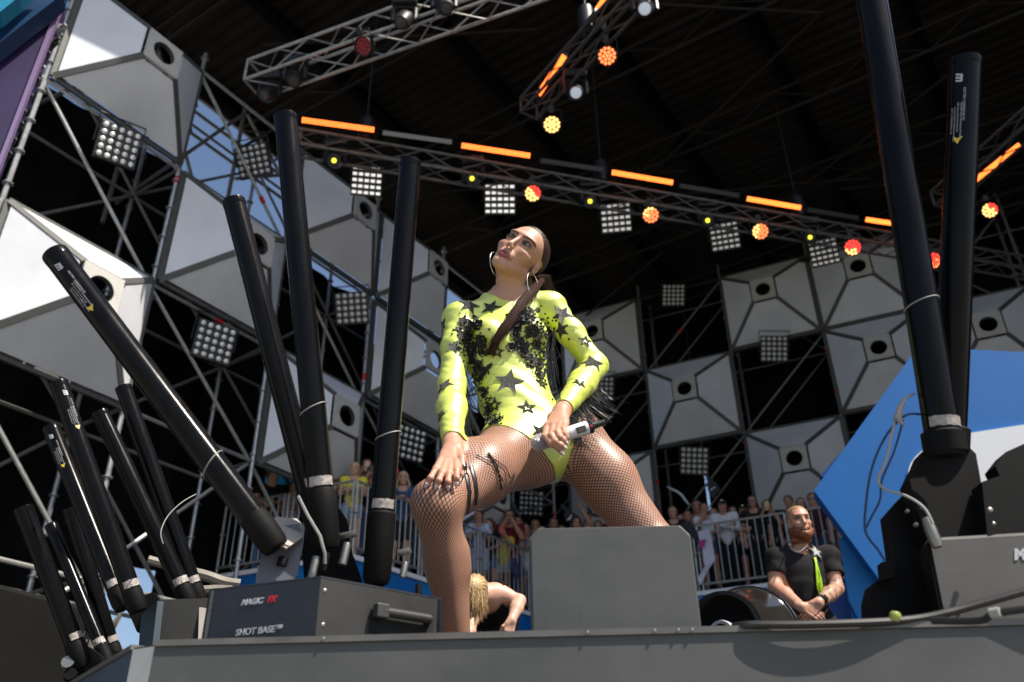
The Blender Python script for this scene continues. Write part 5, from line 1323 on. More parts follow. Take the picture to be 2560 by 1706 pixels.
        x = np.cross(a, np.array([.15, 1., .25])); x /= np.linalg.norm(x, axis=1, keepdims=True); y = np.cross(a, x); d = X - o
        rr = .085 * (1 - smoothstep(.3, .75, v)) + .062 * smoothstep(.3, .75, v)
        uu[m] = np.arctan2((d * y).sum(1), (d * x).sum(1)) * .074; vv[m] = v
    root = empty('person', (0, 0, 0), 'singer in a neon yellow bodysuit with black stars, lunging with a white microphone', 'person')
    me = mesh_np('body', V, Q, True); set_col(me, col)
    body = obj('body', me, root, SKIN)
    # bodysuit: torso, both arms to the wrist, cut high over the thighs
    fv = lambda a: a[Q]
    co = V
    s1 = lab == 1
    crotch = P['pel'] - upv * .108 + fr * .02 + wide * .050
    def legcut(H, sgn):
        hipside = P['pel'] + wide * sgn * .155 + upv * (.030 if sgn < 0 else .055)
        c0 = crotch + wide * sgn * (.034 if sgn < 0 else .056)
        d = nrm(hipside - c0); n_ = nrm(np.cross(d, fr)); n_ = n_ * np.sign(n_ @ (H - P['pel'])) if abs(n_ @ (H - P['pel'])) > 0 else n_
        if n_ @ (wide * sgn * .1 - upv * .1) < 0: n_ = -n_
        return (co - c0) @ n_
    cutR, cutL = legcut(P['rk'], -1), legcut(P['lk'], 1)
    near_t = np.abs((co - P['pel']) @ upv) < .25
    suit = (np.isin(lab, (1, 5, 6)) & (cutR < 0) & (cutL < 0) & ((co - P['pel']) @ upv > -.16)) | np.isin(lab, (3, 4)) | (s1 & ((co - P['pel']) @ upv > .12))
    ax_ = co - nb; tn = ax_ @ nd; dist = np.linalg.norm(ax_ - tn[:, None] * nd, axis=1)
    bare = (tn > -.080 - .25 * np.clip((ax_ @ fr), 0, .12)) & (dist < .096) & (lab < 3)
    suit = (suit | (lab == 2)) & ~bare & (lab != 10)
    for lb, wk, ek in ((3, 'rw', 're'), (4, 'lw', 'le')):
        a = nrm(P[wk] - P[ek]); suit &= ~((lab == lb) & ((co - P[wk]) @ a > -.022))
    fm = suit[Q].all(1)
    wr_ = np.zeros(len(V))
    rs_ = np.random.RandomState(3)
    for lb, a, b in ((3, 'rs', 're'), (3, 're', 'rw'), (4, 'ls', 'le'), (4, 'le', 'lw')):   # creases round the sleeves
        d = nrm(P[b] - P[a]); L = np.linalg.norm(P[b] - P[a]); t = (co - P[a]) @ d
        x = nrm(np.cross(d, (0, 1, .2))); an = np.arctan2((co - P[a]) @ np.cross(d, x), (co - P[a]) @ x)
        m = (lab == lb) & (t > 0) & (t < L)
        wr_[m] += (.0024 * np.sin(t[m] * 125 + 1.6 * np.sin(an[m] * 2 + t[m] * 30) + an[m]) * np.clip(np.sin(t[m] * 23 + an[m] * 1.5), -.3, 1))
    tt = (co - P['pel']) @ upv; xx = (co - P['pel']) @ wide
    m = lab == 1; wr_[m] += .0024 * np.sin(tt[m] * 80 + 14 * xx[m] + 2 * np.sin(xx[m] * 30)) * np.clip(np.sin(tt[m] * 13 + 9 * xx[m]), 0, 1)
    suit_o = shell('bodysuit', V, Q, N, fm, .0032, NEON, root, wob=wr_)
    # fishnet tights: the legs up to the cut of the suit
    tl = np.isin(lab, (1, 5, 6)) & ~(s1 & ((co - P['pel']) @ upv > .10)) & (V[:, 2] > .02)
    fl = tl[Q].all(1) & ~fm
    me = sub_mesh('tights', V + N * .0012, Q, fl, col, {'uu': uu, 'vv': vv}); me.materials.append(FISHNET)
    tights = obj('fishnet_tights', me, root)
    # ---- ornaments: found on the cloth by looking from the camera at the places where the picture shows them
    bvh = BVHTree.FromPolygons([Vector(v) for v in V], Q[fm].tolist())
    bvall = BVHTree.FromPolygons([Vector(v) for v in V], Q.tolist())
    def hit(x, y, tree=bvh):
        d = Vector(ray(x, y)).normalized(); r = tree.ray_cast(Vector(CAM), d, 12)
        return (r[0], r[1]) if r[0] is not None else (None, None)
    def conform(poly2, tris, c, nrm_, ang, size, lift, thick=.003, holes=None):
        u = nrm_.cross(Vector((0, 0, 1))); u.normalize(); v = nrm_.cross(u) * -1
        V2 = []
        for (a, b) in poly2:
            ca, sa = math.cos(ang), math.sin(ang); p = c + (u * (a * ca - b * sa) + v * (a * sa + b * ca)) * size
            r = bvall.find_nearest(p)
            V2.append(r[0] + r[1] * lift if r[0] is not None else p)
        n = len(V2)
        nn = [bvall.find_nearest(q)[1] for q in V2]
        top = [V2[i] + nn[i] * thick for i in range(n)]
        return V2, top
    def star_mesh(size, hollow):
        pts = []; 
        for i in range(10):
            a = PI / 2 + i * PI / 5; r = 1 if i % 2 == 0 else .42
            pts.append((r * math.cos(a), r * math.sin(a)))
        rings = [1.0, .72, .46] if hollow else [1.0, .66, .33]
        P2 = [(x * q, y * q) for q in rings for (x, y) in pts]
        Fs = [[r * 10 + i, r * 10 + (i + 1) % 10, (r + 1) * 10 + (i + 1) % 10, (r + 1) * 10 + i] for r in range(2) for i in range(10)]
        if not hollow: P2.append((0, 0)); Fs += [[20 + i, 20 + (i + 1) % 10, 30] for i in range(10)]
        return P2, Fs
    def star(x, y, r_px, ang, hollow=False):
        c, n_ = hit(x, y)
        if c is None: return
        size = r_px / F * ((np.array(c) - CAM) @ FW)
        P2, Fs = star_mesh(size, hollow)
        lo, top = conform(P2, None, c, n_, ang, size, .0035)
        # raised rim: middle ring stands proud
        mb = MB(); nV = len(P2)
        mb.add(lo + top, [[i + nV for i in f_] for f_ in Fs] + [[i, i + nV, (i + 1) % 10 + nV, (i + 1) % 10] for i in range(10)])
        mb.build('star_patch', SEQUIN, suit_o)
    for s_ in [(1172, 764, 30, .2), (1228, 772, 28, .35), (1320, 750, 34, -.15), (1110, 818, 26, .9), (1405, 788, 30, -.7), (1404, 826, 24, -.1), (1272, 956, 40, .18), (1480, 908, 38, .05),
               (1112, 966, 28, .25), (1348, 1082, 24, .5), (1136, 870, 22, .4)]:
        star(*s_)
    for s_ in [(1243, 880, 20, .1), (1352, 960, 19, 0), (1238, 1014, 22, .15), (1317, 1022, 24, -.1), (1462, 854, 19, .15), (1448, 960, 19, -.3), (1104, 1040, 20, .3), (1102, 915, 18, .2)]:
        star(*s_, hollow=True)
    def flower(x, y, r_px, np_=7, seed=0):
        c, n_ = hit(x, y)
        if c is None: return
        q = random.Random(seed); size = r_px / F * ((np.array(c) - CAM) @ FW)
        u = n_.cross(Vector((0, 0, 1))).normalized(); v = n_.cross(u)
        mb = MB()
        for lay, (rad, pr, lift, np2) in enumerate(((.95, .40, .004, np_), (.5, .32, .009, 5))):
            for i in range(np2):
                a = 2 * PI * i / np2 + q.random() * .3 + lay * .5
                d = u * math.cos(a) + v * math.sin(a); s2 = n_.cross(d); cc = c + d * size * rad * .62 + n_ * lift
                r1 = size * pr * (.85 + .3 * q.random()); ring = []
                for k in range(10):
                    t = 2 * PI * k / 10; rr = r1 * (1 + .16 * math.cos(5 * t + i))
                    ring.append(cc + d * rr * 1.15 * math.cos(t) + s2 * rr * math.sin(t) + n_ * (.0035 * math.cos(t) + q.uniform(-.001, .0015)))
                mb.add(ring + [cc + n_ * -.001], [[k, (k + 1) % 10, 10] for k in range(10)])
        mb.lathe([(size * .20, .006), (size * .19, .011), (size * .1, .0145), (.0001, .0155)], c, n_, 10)
        mb.build('flower_applique', LACE, suit_o)
    for i, s_ in enumerate([(1180, 826, 28), (1165, 850, 20), (1205, 852, 18), (1290, 806, 32), (1318, 800, 20), (1284, 838, 22), (1302, 862, 20), (1326, 905, 20), (1345, 912, 16), (1150, 828, 14), (1198, 915, 15), (1212, 934, 16),
                            (1188, 900, 12), (1242, 1082, 26), (1262, 1098, 20), (1282, 1104, 20), (1300, 1098, 16), (1236, 1058, 16), (1345, 935, 14), (1386, 1000, 14), (1396, 978, 14), (1276, 870, 14), (1168, 875, 18), (1190, 870, 16), (1210, 880, 13), (1180, 895, 14), (1204, 950, 12), (1214, 985, 12), (1226, 1020, 13), (1236, 1100, 16), (1256, 1076, 18), (1300, 780, 20), (1330, 830, 18), (1310, 885, 16), (1354, 890, 15), (1372, 950, 14), (1340, 860, 14), (1262, 1118, 14), (1160, 810, 18), (1196, 815, 16), (1322, 782, 18), (1305, 1120, 14), (1250, 1052, 12)]):
        flower(*s_, seed=i)
    def leaf(x, y, r_px, ang):
        c, n_ = hit(x, y)
        if c is None: return
        size = r_px / F * ((np.array(c) - CAM) @ FW); u = n_.cross(Vector((0, 0, 1))).normalized(); v = n_.cross(u) * -1
        d = u * math.cos(ang) + v * math.sin(ang); s2 = n_.cross(d); mb = MB(); pts = []
        for k in range(14):
            t = 2 * PI * k / 14; pts.append(c + d * size * math.cos(t) + s2 * size * .42 * math.sin(t) * (1 + .12 * (-1) ** k) + n_ * .0065)
        mb.add(pts + [c + n_ * .009], [[k, (k + 1) % 14, 14] for k in range(14)]); mb.build('leaf_applique', LACE, suit_o)
    for s_ in [(1207, 974, 16, .3), (1300, 776, 18, .6), (1340, 778, 16, -.7), (1274, 1070, 15, .6), (1330, 820, 18, -.4), (1190, 800, 15, .9), (1296, 874, 18, 1.3), (1222, 920, 15, -.6), (1325, 1128, 16, -1.0), (1150, 842, 13, 1.2)]: leaf(*s_)
    # beads
    q = random.Random(9); mb = MB()
    ico = bmesh.new(); bmesh.ops.create_icosphere(ico, subdivisions=1, radius=1); IV = [v.co.copy() for v in ico.verts]; IF = [[v.index for v in f_.verts] for f_ in ico.faces]; ico.free()
    for (x0, y0, sx, sy, n) in [(1345, 830, 42, 52, 120), (1175, 850, 32, 46, 80), (1192, 930, 12, 34, 70), (1236, 1075, 12, 34, 70), (1290, 1108, 30, 12, 60), (1220, 1030, 8, 40, 60), (1300, 830, 26, 30, 70), (1360, 930, 18, 26, 60), (1395, 985, 10, 20, 40), (1350, 845, 26, 34, 80), (1180, 880, 22, 26, 60), (1205, 925, 14, 26, 26), (1240, 1060, 16, 30, 40), (1275, 1100, 34, 12, 40), (1222, 1010, 8, 30, 30), (1195, 960, 10, 20, 14), (1390, 990, 10, 14, 16), (1330, 880, 20, 16, 26), (1232, 1085, 8, 26, 20)]:
        for i in range(n):
            c, n_ = hit(q.gauss(x0, sx * .6), q.gauss(y0, sy * .6))
            if c is None: continue
            r = q.uniform(.0022, .0052); mb.add([c + n_ * .005 + v * r for v in IV], IF, True)
    mb.build('bead_trim', BEAD, suit_o)['kind'] = 'stuff'
    # ---- hair: a slicked cap, a knot behind, and the tail brought forward over the chest
    hc = (V[hm] - head_c) @ HM.T / HS
    line = .088 - .75 * np.maximum(-hc[:, 1] + .055, 0) - .35 * np.maximum(np.abs(hc[:, 0]) - .045, 0) * 2
    line = np.where(hc[:, 1] < -.01, .032 - .9 * (-.01 - hc[:, 1]), line); line = np.maximum(line, -.06)
    hairm = np.zeros(len(V), bool); hairm[hm] = (hc[:, 2] > line) & ~((np.abs(hc[:, 0]) > .066) & (hc[:, 2] < .03) & (hc[:, 1] > -.035))
    hw = np.zeros(len(V)); an = np.arctan2(hc[:, 0], hc[:, 2] + .02); hw[hm] = (.0007 * np.sin(an * 60 + 3 * np.sin(hc[:, 1] * 30)) + .0005 * np.sin(an * 133 + hc[:, 1] * 40)) * smoothstep(0, .02, hc[:, 2] - line) + .0006
    ho = np.zeros(len(V)); ho[hm] = .0045 * smoothstep(0, .02, hc[:, 2] - line)
    capo = shell('hair', V, Q, N, hairm[Q].all(1), ho, HAIRM, root, wob=hw)
    def strands(name, guide, n, spread, r, parent, m, taper=1.0, seed=1, lateral=None, fan=0.0):
        q = random.Random(seed); mb = MB(); G = [Vector(g) for g in guide]
        for i in range(n):
            ph = q.uniform(0, 6.3); a = q.uniform(0, 2 * PI); rr = math.sqrt(q.random())
            end = 1 - .5 * q.random() ** 2; pts = []
            cnt = len(G); wv = q.uniform(-1, 1)
            for k in range(cnt):
                t = k / (cnt - 1)
                if t > end and k > 2: break
                sp = (spread[k] if isinstance(spread, (list, tuple)) else spread) * (1 + .9 * (q.random() - .4) * t)
                ex = Vector(RT); ey = Vector(np.cross(RT, nrm(np.array(G[min(k + 1, cnt - 1)] - G[max(k - 1, 0)]))))
                pts.append(G[k] + ex * .006 * t * math.sin(ph + 4 * t) + ex * sp * rr * math.cos(a + .3 * wv * t) + ey * sp * .6 * rr * math.sin(a) + ex * wv * fan * t * t)
            if len(pts) > 1: mb.tube(pts, [r * (1 - .5 * k / len(pts)) for k in range(len(pts))], 4, caps=False)
        me = mb.mesh(name); c_ = np.repeat(np.random.RandomState(seed).uniform(.35, 2.3, len(me.vertices) // 20 + 1), 20)[:len(me.vertices), None] * np.array([[.034, .0165, .011]]); set_col(me, c_); return obj(name, me, parent, HAIRV)
    kn = head_c + (np.array([-.020, -.108, -.005]) @ HM)
    mb = MB(); mb.tube([head_c + (np.array([-.005, -.07, .02]) @ HM), kn, kn + (np.array([-.03, -.045, -.06]) @ HM), kn + (np.array([-.03, -.05, -.12]) @ HM)], [.052, .034, .026, .014], 12); mb.build('hair_knot', HAIRM, capo)
    def surf(x, y, dy=-.03):
        c, n_ = hit(x, y, bvall); return Vector(c) + Vector((0, dy, 0)) if c is not None else Vector(atY(x, y, 2.5))
    g = [kn, Vector(atY(1352, 700, 2.63)), Vector(atY(1335, 722, 2.56)), Vector(atY(1312, 748, 2.505))] + [surf(x, y, -.018) for x, y in [(1288, 790), (1262, 828), (1240, 862), (1224, 895), (1214, 925)]]
    strands('ponytail', g, 340, [.013, .014, .016, .017, .016, .014, .011, .008, .005], .0010, capo, HAIRM, seed=4, fan=.012)
    g2 = [kn, Vector(atY(1362, 690, 2.68)), Vector(atY(1372, 720, 2.72)), Vector(atY(1392, 760, 2.755)), Vector(atY(1405, 800, 2.78))]
    strands('ponytail', g2, 160, [.022, .020, .018, .014, .01], .0012, capo, HAIRM, seed=5)
    # flyaway strands at the temple
    # ---- lashes and ear pieces
    mb = MB()
    for sx in (-1, 1):
        for i in range(14):
            t = i / 13 - .5; b0 = head_c + (np.array([sx * (.034 + t * .026), .0850 - max(t, 0) * .012, .0075 - t * t * .010]) @ HM) * HS
            tip = b0 + (np.array([sx * (.003 + t * .009), .0052, .0012]) @ HM); mb.tube([b0, tip], [.0006, .0002], 3, caps=False)
    mb.build('eyelashes', mat('lash_black', (.006, .005, .005), rough=.5), root)
    for sx in (-1, 1):
        lobe = head_c + (np.array([sx * .084, -.004, -.030]) @ HM); pts = []
        rr = .050
        cc = lobe + np.array([0, 0, -rr])
        ax1 = np.array([0, 0, 1.]); ax2 = nrm(np.array([.50, .8, 0]))
        pts = [cc + rr * (ax1 * math.cos(t) + ax2 * math.sin(t) * .8) for t in np.linspace(0, 2 * PI, 40)]
        mb = MB(); mb.tube(pts, .0014, 6, caps=False); mb.build('hoop_earring', SILVER, root)
        mb = MB(); e0 = head_c + (np.array([sx * .080, .000, -.008]) @ HM); mb.lathe([(.0001, .003), (.004, .002), (.0055, -.002), (.004, -.006)], e0, np.array([sx, 0, 0]) @ HM, 12); mb.build('in_ear_monitor', mat('clear_plastic', (.30, .27, .26), rough=.1, spec=.8), root)
    # nails
    for tip, prev in nails:
        d = nrm(tip - prev); toC = nrm(CAM - tip); s2 = nrm(np.cross(d, toC)); n_ = np.cross(s2, d); n_ = n_ if n_ @ toC > 0 else -n_
        mb = MB(); V2 = []
        for i in range(5):
            t = i / 4
            for j in range(5):
                wv = (j / 4 - .5) * 2; wd = .0052 * (1 - .75 * t ** 2.2)
                V2.append(tip + d * (-.006 + .016 * t) + s2 * wv * wd + n_ * (.0072 - .0022 * wv * wv - .004 * t * t))
        mb.add(V2, [[i * 5 + j, i * 5 + j + 1, i * 5 + j + 6, i * 5 + j + 5] for i in range(4) for j in range(4)], True)
        o = mb.build('fingernail', NAIL, root)
        md = o.modifiers.new('thickness', 'SOLIDIFY'); md.thickness = .001; md.offset = 0
    # ---- fringe: hanging under the sleeves and from the hip
    def fringe(x0, y0, x1, y1, n, ln, dirx, seed, parent=suit_o, yoff=.02, tree=bvall, sway=.03):
        q = random.Random(seed); mb = MB(); n = int(n * 1.8)
        for i in range(n):
            t = i / (n - 1); x = x0 + (x1 - x0) * t; y = y0 + (y1 - y0) * t
            c, n_ = hit(x, y, tree); c = Vector(c) if c is not None else Vector(atY(x, y, 2.62))
            c = c + Vector((0, yoff, 0)); L = ln * q.uniform(.7, 1.1); sx = dirx + q.gauss(0, sway)
            pts = [c + Vector((sx * (k / 5) ** 1.5 + q.gauss(0, .0015), q.gauss(0, .004), -L * (k / 5))) for k in range(6)]
            mb.tube(pts, [.0007] * 5 + [.0004], 3, caps=False)
        return mb.build('fringe', FRINGE, parent)
    fringe(1384, 822, 1380, 900, 60, .17, -.01, 1, yoff=-.006, sway=.015)
    fringe(1500, 950, 1445, 1010, 90, .075, .02, 2, yoff=.035, sway=.035)
    fringe(1445, 1005, 1418, 1045, 70, .075, -.015, 22, yoff=.03, sway=.015)
    fringe(1160, 880, 1152, 1080, 130, .17, .02, 3, yoff=.03, sway=.02)
    fringe(1428, 1070, 1452, 1090, 24, .055, .012, 6, yoff=-.004, sway=.012)
    # ribbon straps round the right thigh
    mb = MB()
    for k, (pts, wd) in enumerate([([(1160, 1160), (1166, 1190), (1172, 1230), (1170, 1262), (1163, 1290)], .0060), ([(1176, 1165), (1186, 1200), (1190, 1235), (1184, 1270)], .006), ([(1220, 1135), (1240, 1165), (1248, 1205), (1252, 1228)], .0035), ([(1190, 1140), (1230, 1160), (1262, 1215)], .0018), ([(1215, 1138), (1262, 1170), (1275, 1205)], .0014)]):
        P3 = []
        for i in range(len(pts) - 1):
            for j in range(4):
                t = j / 4; x = pts[i][0] * (1 - t) + pts[i + 1][0] * t; y = pts[i][1] * (1 - t) + pts[i + 1][1] * t
                c, n_ = hit(x, y, bvall)
                if c is not None: P3.append((Vector(c) + n_ * .004, n_))
        if len(P3) < 3: continue
        V2 = []
        for i, (c, n_) in enumerate(P3):
            d = (P3[min(i + 1, len(P3) - 1)][0] - P3[max(i - 1, 0)][0]).normalized(); s2 = n_.cross(d)
            V2 += [c - s2 * wd + n_ * .001, c + n_ * .003, c + s2 * wd + n_ * .001]
        mb.add(V2, [[i * 3 + j, i * 3 + j + 1, i * 3 + j + 4, i * 3 + j + 3] for i in range(len(P3) - 1) for j in range(2)], True)
    mb.build('ribbon_strap', FRINGE, root)
    # bracelet of red thread
    a = nrm(P['lw'] - P['le']); mb = MB(); x = nrm(np.cross(a, (0, 0, 1))); y = np.cross(a, x); c = P['lw'] - a * .012
    mb.tube([c + .0275 * (x * math.cos(t) + y * math.sin(t)) for t in np.linspace(0, 2 * PI, 24)], .0014, 5, caps=False); mb.build('thread_bracelet', mat('red_thread', (.4, .03, .02), rough=.7), root)
    # shoes (out of sight behind the stage edge)
    # ---- microphone, held: a thing of its own
    m0 = px(1329, 1112, 2.352); m1 = px(1512, 1056, 2.372); ax = nrm(m1 - m0); L = np.linalg.norm(m1 - m0)
    mic = empty('microphone', (0, 0, 0), 'white handheld microphone with a grey display held by the singer', 'microphone')
    WH = mat('white_gloss', (.78, .76, .78), rough=.25, spec=.6); GR = mat('mic_grille', (.62, .60, .64), rough=.35, metal=.6, bump=1, bscale=700)
    mb = MB(); mb.lathe([(.0001, -.002), (.012, 0), (.021, .008), (.0245, .022), (.024, .034), (.0225, .048)], m0, ax, 24); mb.build('grille', GR, mic)
    mb = MB(); mb.lathe([(.0235, .048), (.0235, .054), (.0200, .060), (.0195, .10), (.0205, .15), (.0205, L - .062), (.0195, L - .056)], m0, ax, 24); mb.build('handle', WH, mic)
    mb = MB(); mb.lathe([(.0198, L - .056), (.0205, L - .054), (.0205, L - .042), (.012, L - .038), (.0095, L - .02), (.009, L), (.0001, L)], m0, ax, 20); mb.build('antenna', mat('black_plastic', (.012, .012, .012), rough=.35), mic)
    toC = nrm(CAM - (m0 + m1) / 2); n_ = nrm(toC - ax * (toC @ ax)); n_ = nrm(n_ + .0 * np.array([0, 0, 1])); s2 = np.cross(ax, n_)
    rot = Matrix((ax, s2, n_)).transposed()
    mb = MB(); mb.box(m0 + ax * (L - .082) + n_ * .0205, (.030, .018, .004), rot.to_3x3(), bev=.001); mb.build('display', mat('lcd_dark', (.03, .028, .026), rough=.12, spec=.7), mic)
    mb = MB(); mb.box(m0 + ax * (L - .082) + n_ * .0224, (.022, .012, .0016), rot.to_3x3()); mb.build('screen', mat('lcd_grey', (.10, .09, .075), rough=.1), mic)
    mb = MB(); mb.lathe([(.0001, .003), (.004, .002), (.005, 0)], m0 + ax * (L - .05) + n_ * .0205, n_, 10); mb.build('switch', mat('red_plastic', (.5, .02, .02), rough=.4), mic)
    return V, Q
build_singer()
# ---------------------------------------------------------------- people: one soft body each, clothes and hair as its children
M_cloth = mat('cloth', (.5, .5, .5), rough=.85, spec=.15, vcol=True, noise=.10, nscale=18, bump=.25, bscale=22)
M_hair = mat('hair_strands', (.05, .03, .02), rough=.45, vcol=True, noise=.35, nscale=40, stretch=(1, 1, .12), spec=.6, bump=.4, bscale=120)
M_gls = mat('sunglass_black', (.01, .01, .012), rough=.1, spec=.8)
M_ph = mat('phone_black', (.015, .015, .018), rough=.2)

def hand_prims(f, wr, d, n, thumb, s=1.0, curl=.6):
    """wr wrist, d towards the fingers, n out of the back of the hand, thumb: direction of the thumb side"""
    d, n = nrm(d), nrm(n); n = nrm(n - d * (n @ d)); t = nrm(np.cross(d, n)); t = t if t @ np.array(thumb) > 0 else -t
    k0 = wr + d * .080 * s
    f.cone(wr - d * .02 * s, wr + d * .012 * s, .024 * s, .026 * s, .012, wide=t, flat=.75)
    for i in range(4):
        o = (1.5 - i) * .0185 * s; ln = (.070, .078, .073, .058)[i] * s
        b = k0 + t * o - d * abs(i - 1.2) * .004 * s
        f.cone(wr + t * o * .6, b, .014 * s, .0105 * s, .012)
        p1 = b + (d * math.cos(curl * .6) - n * math.sin(curl * .6)) * ln * .45; p2 = p1 + (d * math.cos(curl * 1.5) - n * math.sin(curl * 1.5)) * ln * .32; p3 = p2 + (d * math.cos(curl * 2.1) - n * math.sin(curl * 2.1)) * ln * .26
        finger(f, [b, p1, p2, p3], .0092 * s, .0070 * s, .004)
    b = wr + t * .028 * s + d * .028 * s; f.cone(wr, b, .018 * s, .014 * s, .014)
    finger(f, [b, b + (t * .6 + d * .8 - n * .2) * .034 * s, b + (t * .35 + d * 1.2 - n * .6) * .052 * s], .0115 * s, .0085 * s, .005)

def figure(root, J, HM, hs, sp, res=.016, hres=.0075, handres=.0065, rng=None):
    """J: joints (coordinates relative to root); HM: head frame; hs head scale; sp: dict of looks"""
    rng = rng or random.Random(1)
    P = {k: np.array(v, float) for k, v in J.items()}
    male = sp.get('male', False); S = hs
    sh = nrm(P['sr'] - P['sl']); up = nrm(P['neck'] - P['pel']); fr = nrm(np.cross(up, sh)) if sp.get('fr') is None else nrm(sp['fr'])
    allp = np.array([P[k] for k in P]); lo = allp.min(0) - .22; hi = allp.max(0) + .22
    if not sp.get('legs', True): lo[2] = max(lo[2], P['pel'][2] - .30)
    f = Field(lo, hi, res); g = sp.get('girth', 1.0)
    f.cur = 1
    cw = (.150 if male else .132) * S * g; ww = (.135 if male else .112) * S * g; hw_ = (.135 if male else .145) * S * g
    mid = P['pel'] * .55 + P['chest'] * .45
    f.cone(P['chest'], P['neck'] - up * .07 * S, cw, cw * .72, .05, wide=sh, flat=.68)
    f.cone(mid, P['chest'], ww, cw, .05, wide=sh, flat=.72); f.cone(P['pel'], mid, hw_, ww, .05, wide=sh, flat=.76)
    if not male:
        for s_ in (-1, 1): f.ball(P['chest'] + sh * s_ * .065 * S + fr * .085 * S, .055 * S, .04)
    for k in ('sr', 'sl'):
        f.cone(P['neck'] - up * .02, P[k], .042 * S, .040 * S, .05); f.ball(P[k], (.062 if male else .050) * S, .05)
    head_c = P['head']; f.cur = 2
    nb = P['neck'] - up * .03 * S; nt_ = head_c + (np.array([0, -.018, -.055]) * S) @ HM; nr = (.060 if male else .050) * S
    f.cone(nb, nt_, nr * 1.05, nr, .03); nd = nrm(nt_ - nb)
    ar = 1.22 if male else 1.0
    for k, lb in (('r', 3), ('l', 4)):
        f.cur = lb; a, b, c = P['s' + k], P['e' + k], P['w' + k]
        f.cone(a, b, .045 * S * ar, .036 * S * ar, .03); f.ball(a * .55 + b * .45, .044 * S * ar, .03)
        f.cur = lb + 4; f.cone(b, b * .6 + c * .4, .037 * S * ar, .040 * S * ar, .02); f.cone(b * .6 + c * .4, c, .040 * S * ar, .027 * S * ar, .02)
    if sp.get('legs', True):
        for k, lb in (('r', 5), ('l', 6)):
            f.cur = lb; a, b, c = P['h' + k], P['k' + k], P['a' + k]
            f.cone(a, b, .090 * S * g, .057 * S, .04); f.cur = lb + 8; f.cone(b, b * .65 + c * .35, .056 * S, .056 * S, .03); f.cone(b * .65 + c * .35, c, .056 * S, .036 * S, .03)
            f.cur = lb + 10; fo = nrm(fr * np.array([1, 1, 0])); f.cone(c - up * 0 + np.array([0, 0, -.035]), c + fo * .15 * S + np.array([0, 0, -.055]), .038 * S, .032 * S, .02)
    V, Q, lab = f.nets(); V = relax(V, Q, 1, .4)
    fh = Field(head_c - .19 * S, head_c + .19 * S, hres); fh.cur = 10
    fine = hres < .0045
    head_prims(fh, head_c, HM, S, male=male, mouth=sp.get('mouth', .1), fine=fine)
    fh.cur = 2; fh.cone(nb, nt_, nr * 1.05, nr, .03)
    Vh, Qh, labh = fh.nets()
    cut = nb + nd * .05 * S
    rm = ((V - cut) @ nd > res * .6) & (lab == 2); Q = Q[~rm[Q].all(1)]
    kp = ~((labh == 2) & ((Vh - cut) @ nd < -res * .8)); Qh = Qh[kp[Qh].all(1)]
    aV, aQ, aL = [V, Vh], [Q, Qh + len(V)], [lab, np.full(len(Vh), 10)]; n0 = len(V) + len(Vh)
    for k in ('r', 'l'):
        if sp.get('nohand' + k): continue
        c = P['w' + k]; d = np.array(sp.get('hd' + k, c - P['e' + k])); nn = np.array(sp.get('hn' + k, fr)); th = np.array(sp.get('ht' + k, up if True else fr))
        hf = Field(c - .15 * S, c + .15 * S, handres); hf.cur = 12; hf.cone(P['e' + k] * .25 + c * .75, c, .029 * S * ar, .026 * S * ar, .01)
        hand_prims(hf, c, d, nn, th, S * (1.05 if male else .92), sp.get('curl', .6)); v, q_, _ = hf.nets()
        aV.append(v); aQ.append(q_ + n0); aL.append(np.full(len(v), 12)); n0 += len(v)
    V, Q, lab = np.concatenate(aV), np.concatenate(aQ), np.concatenate(aL); N = vnormals(V, Q)
    skin = np.array(sp['skin']); col = np.tile(skin, (len(V), 1)); hm = lab == 10; hl = (V[hm] - head_c) @ HM.T / S
    hc = np.array(sp['hair'])
    col[hm] = face_colors(hl, skin * 1.02, lip=sp.get('lip', skin * np.array([.75, .45, .45])), brow=np.minimum(hc * .6, .05) if sp.get('brow') is None else sp['brow'], shadow=sp.get('shadow'), blush=skin * np.array([.95, .72, .68]), beard=sp.get('beard'), iris=(.04, .03, .025), lipz=.2, fade=sp.get('eyefade', .9))
    if sp.get('tattoo'):
        m = np.isin(lab, (4, 8)); X = V[m]
        t = np.sin(X[:, 0] * 130 + 4 * np.sin(X[:, 2] * 60)) + np.sin(X[:, 2] * 110 + 5 * np.sin(X[:, 0] * 90 + X[:, 1] * 70)) + np.sin(X[:, 1] * 150 + X[:, 2] * 50)
        w_ = smoothstep(.1, .9, t)[:, None] * .72; col[m] = col[m] * (1 - w_) + np.array([.075, .085, .085]) * w_
    me = mesh_np('body', V, Q, True); set_col(me, col); obj('body', me, root, SKIN)
    # clothes
    def part(name, mask, off, color, pat=None):
        if not mask.any(): return
        c = np.tile(np.array(color, float), (len(V), 1))
        if pat is not None:
            kk = np.floor((V[:, 2] if pat[1] == 'h' else np.arctan2(V[:, 0] - P['pel'][0], V[:, 1] - P['pel'][1]) * .14) / pat[0]).astype(int) % len(pat[2]); c = np.array(pat[2])[kk]
        wob = np.zeros(len(V)) + .0
        wob += .005 * S * np.sin(V[:, 2] * 38 + 3 * np.sin(V[:, 0] * 25) + V[:, 1] * 20) * np.clip(np.sin(V[:, 2] * 11 + V[:, 0] * 14 + 1), 0, 1)
        return shell(name, V, Q, N, mask[Q].all(1), off, M_cloth, root, cols=c, wob=wob)
    tors = (lab == 1); hgt = (V - P['pel']) @ up
    top = sp.get('top', 'tee'); tc = sp['topc']
    m = tors & (hgt > -.10 * S)
    axn = V - nb; tn = axn @ nd; dist = np.linalg.norm(axn - tn[:, None] * nd, axis=1)
    scoop = .30 if top in ('tank',) else .16
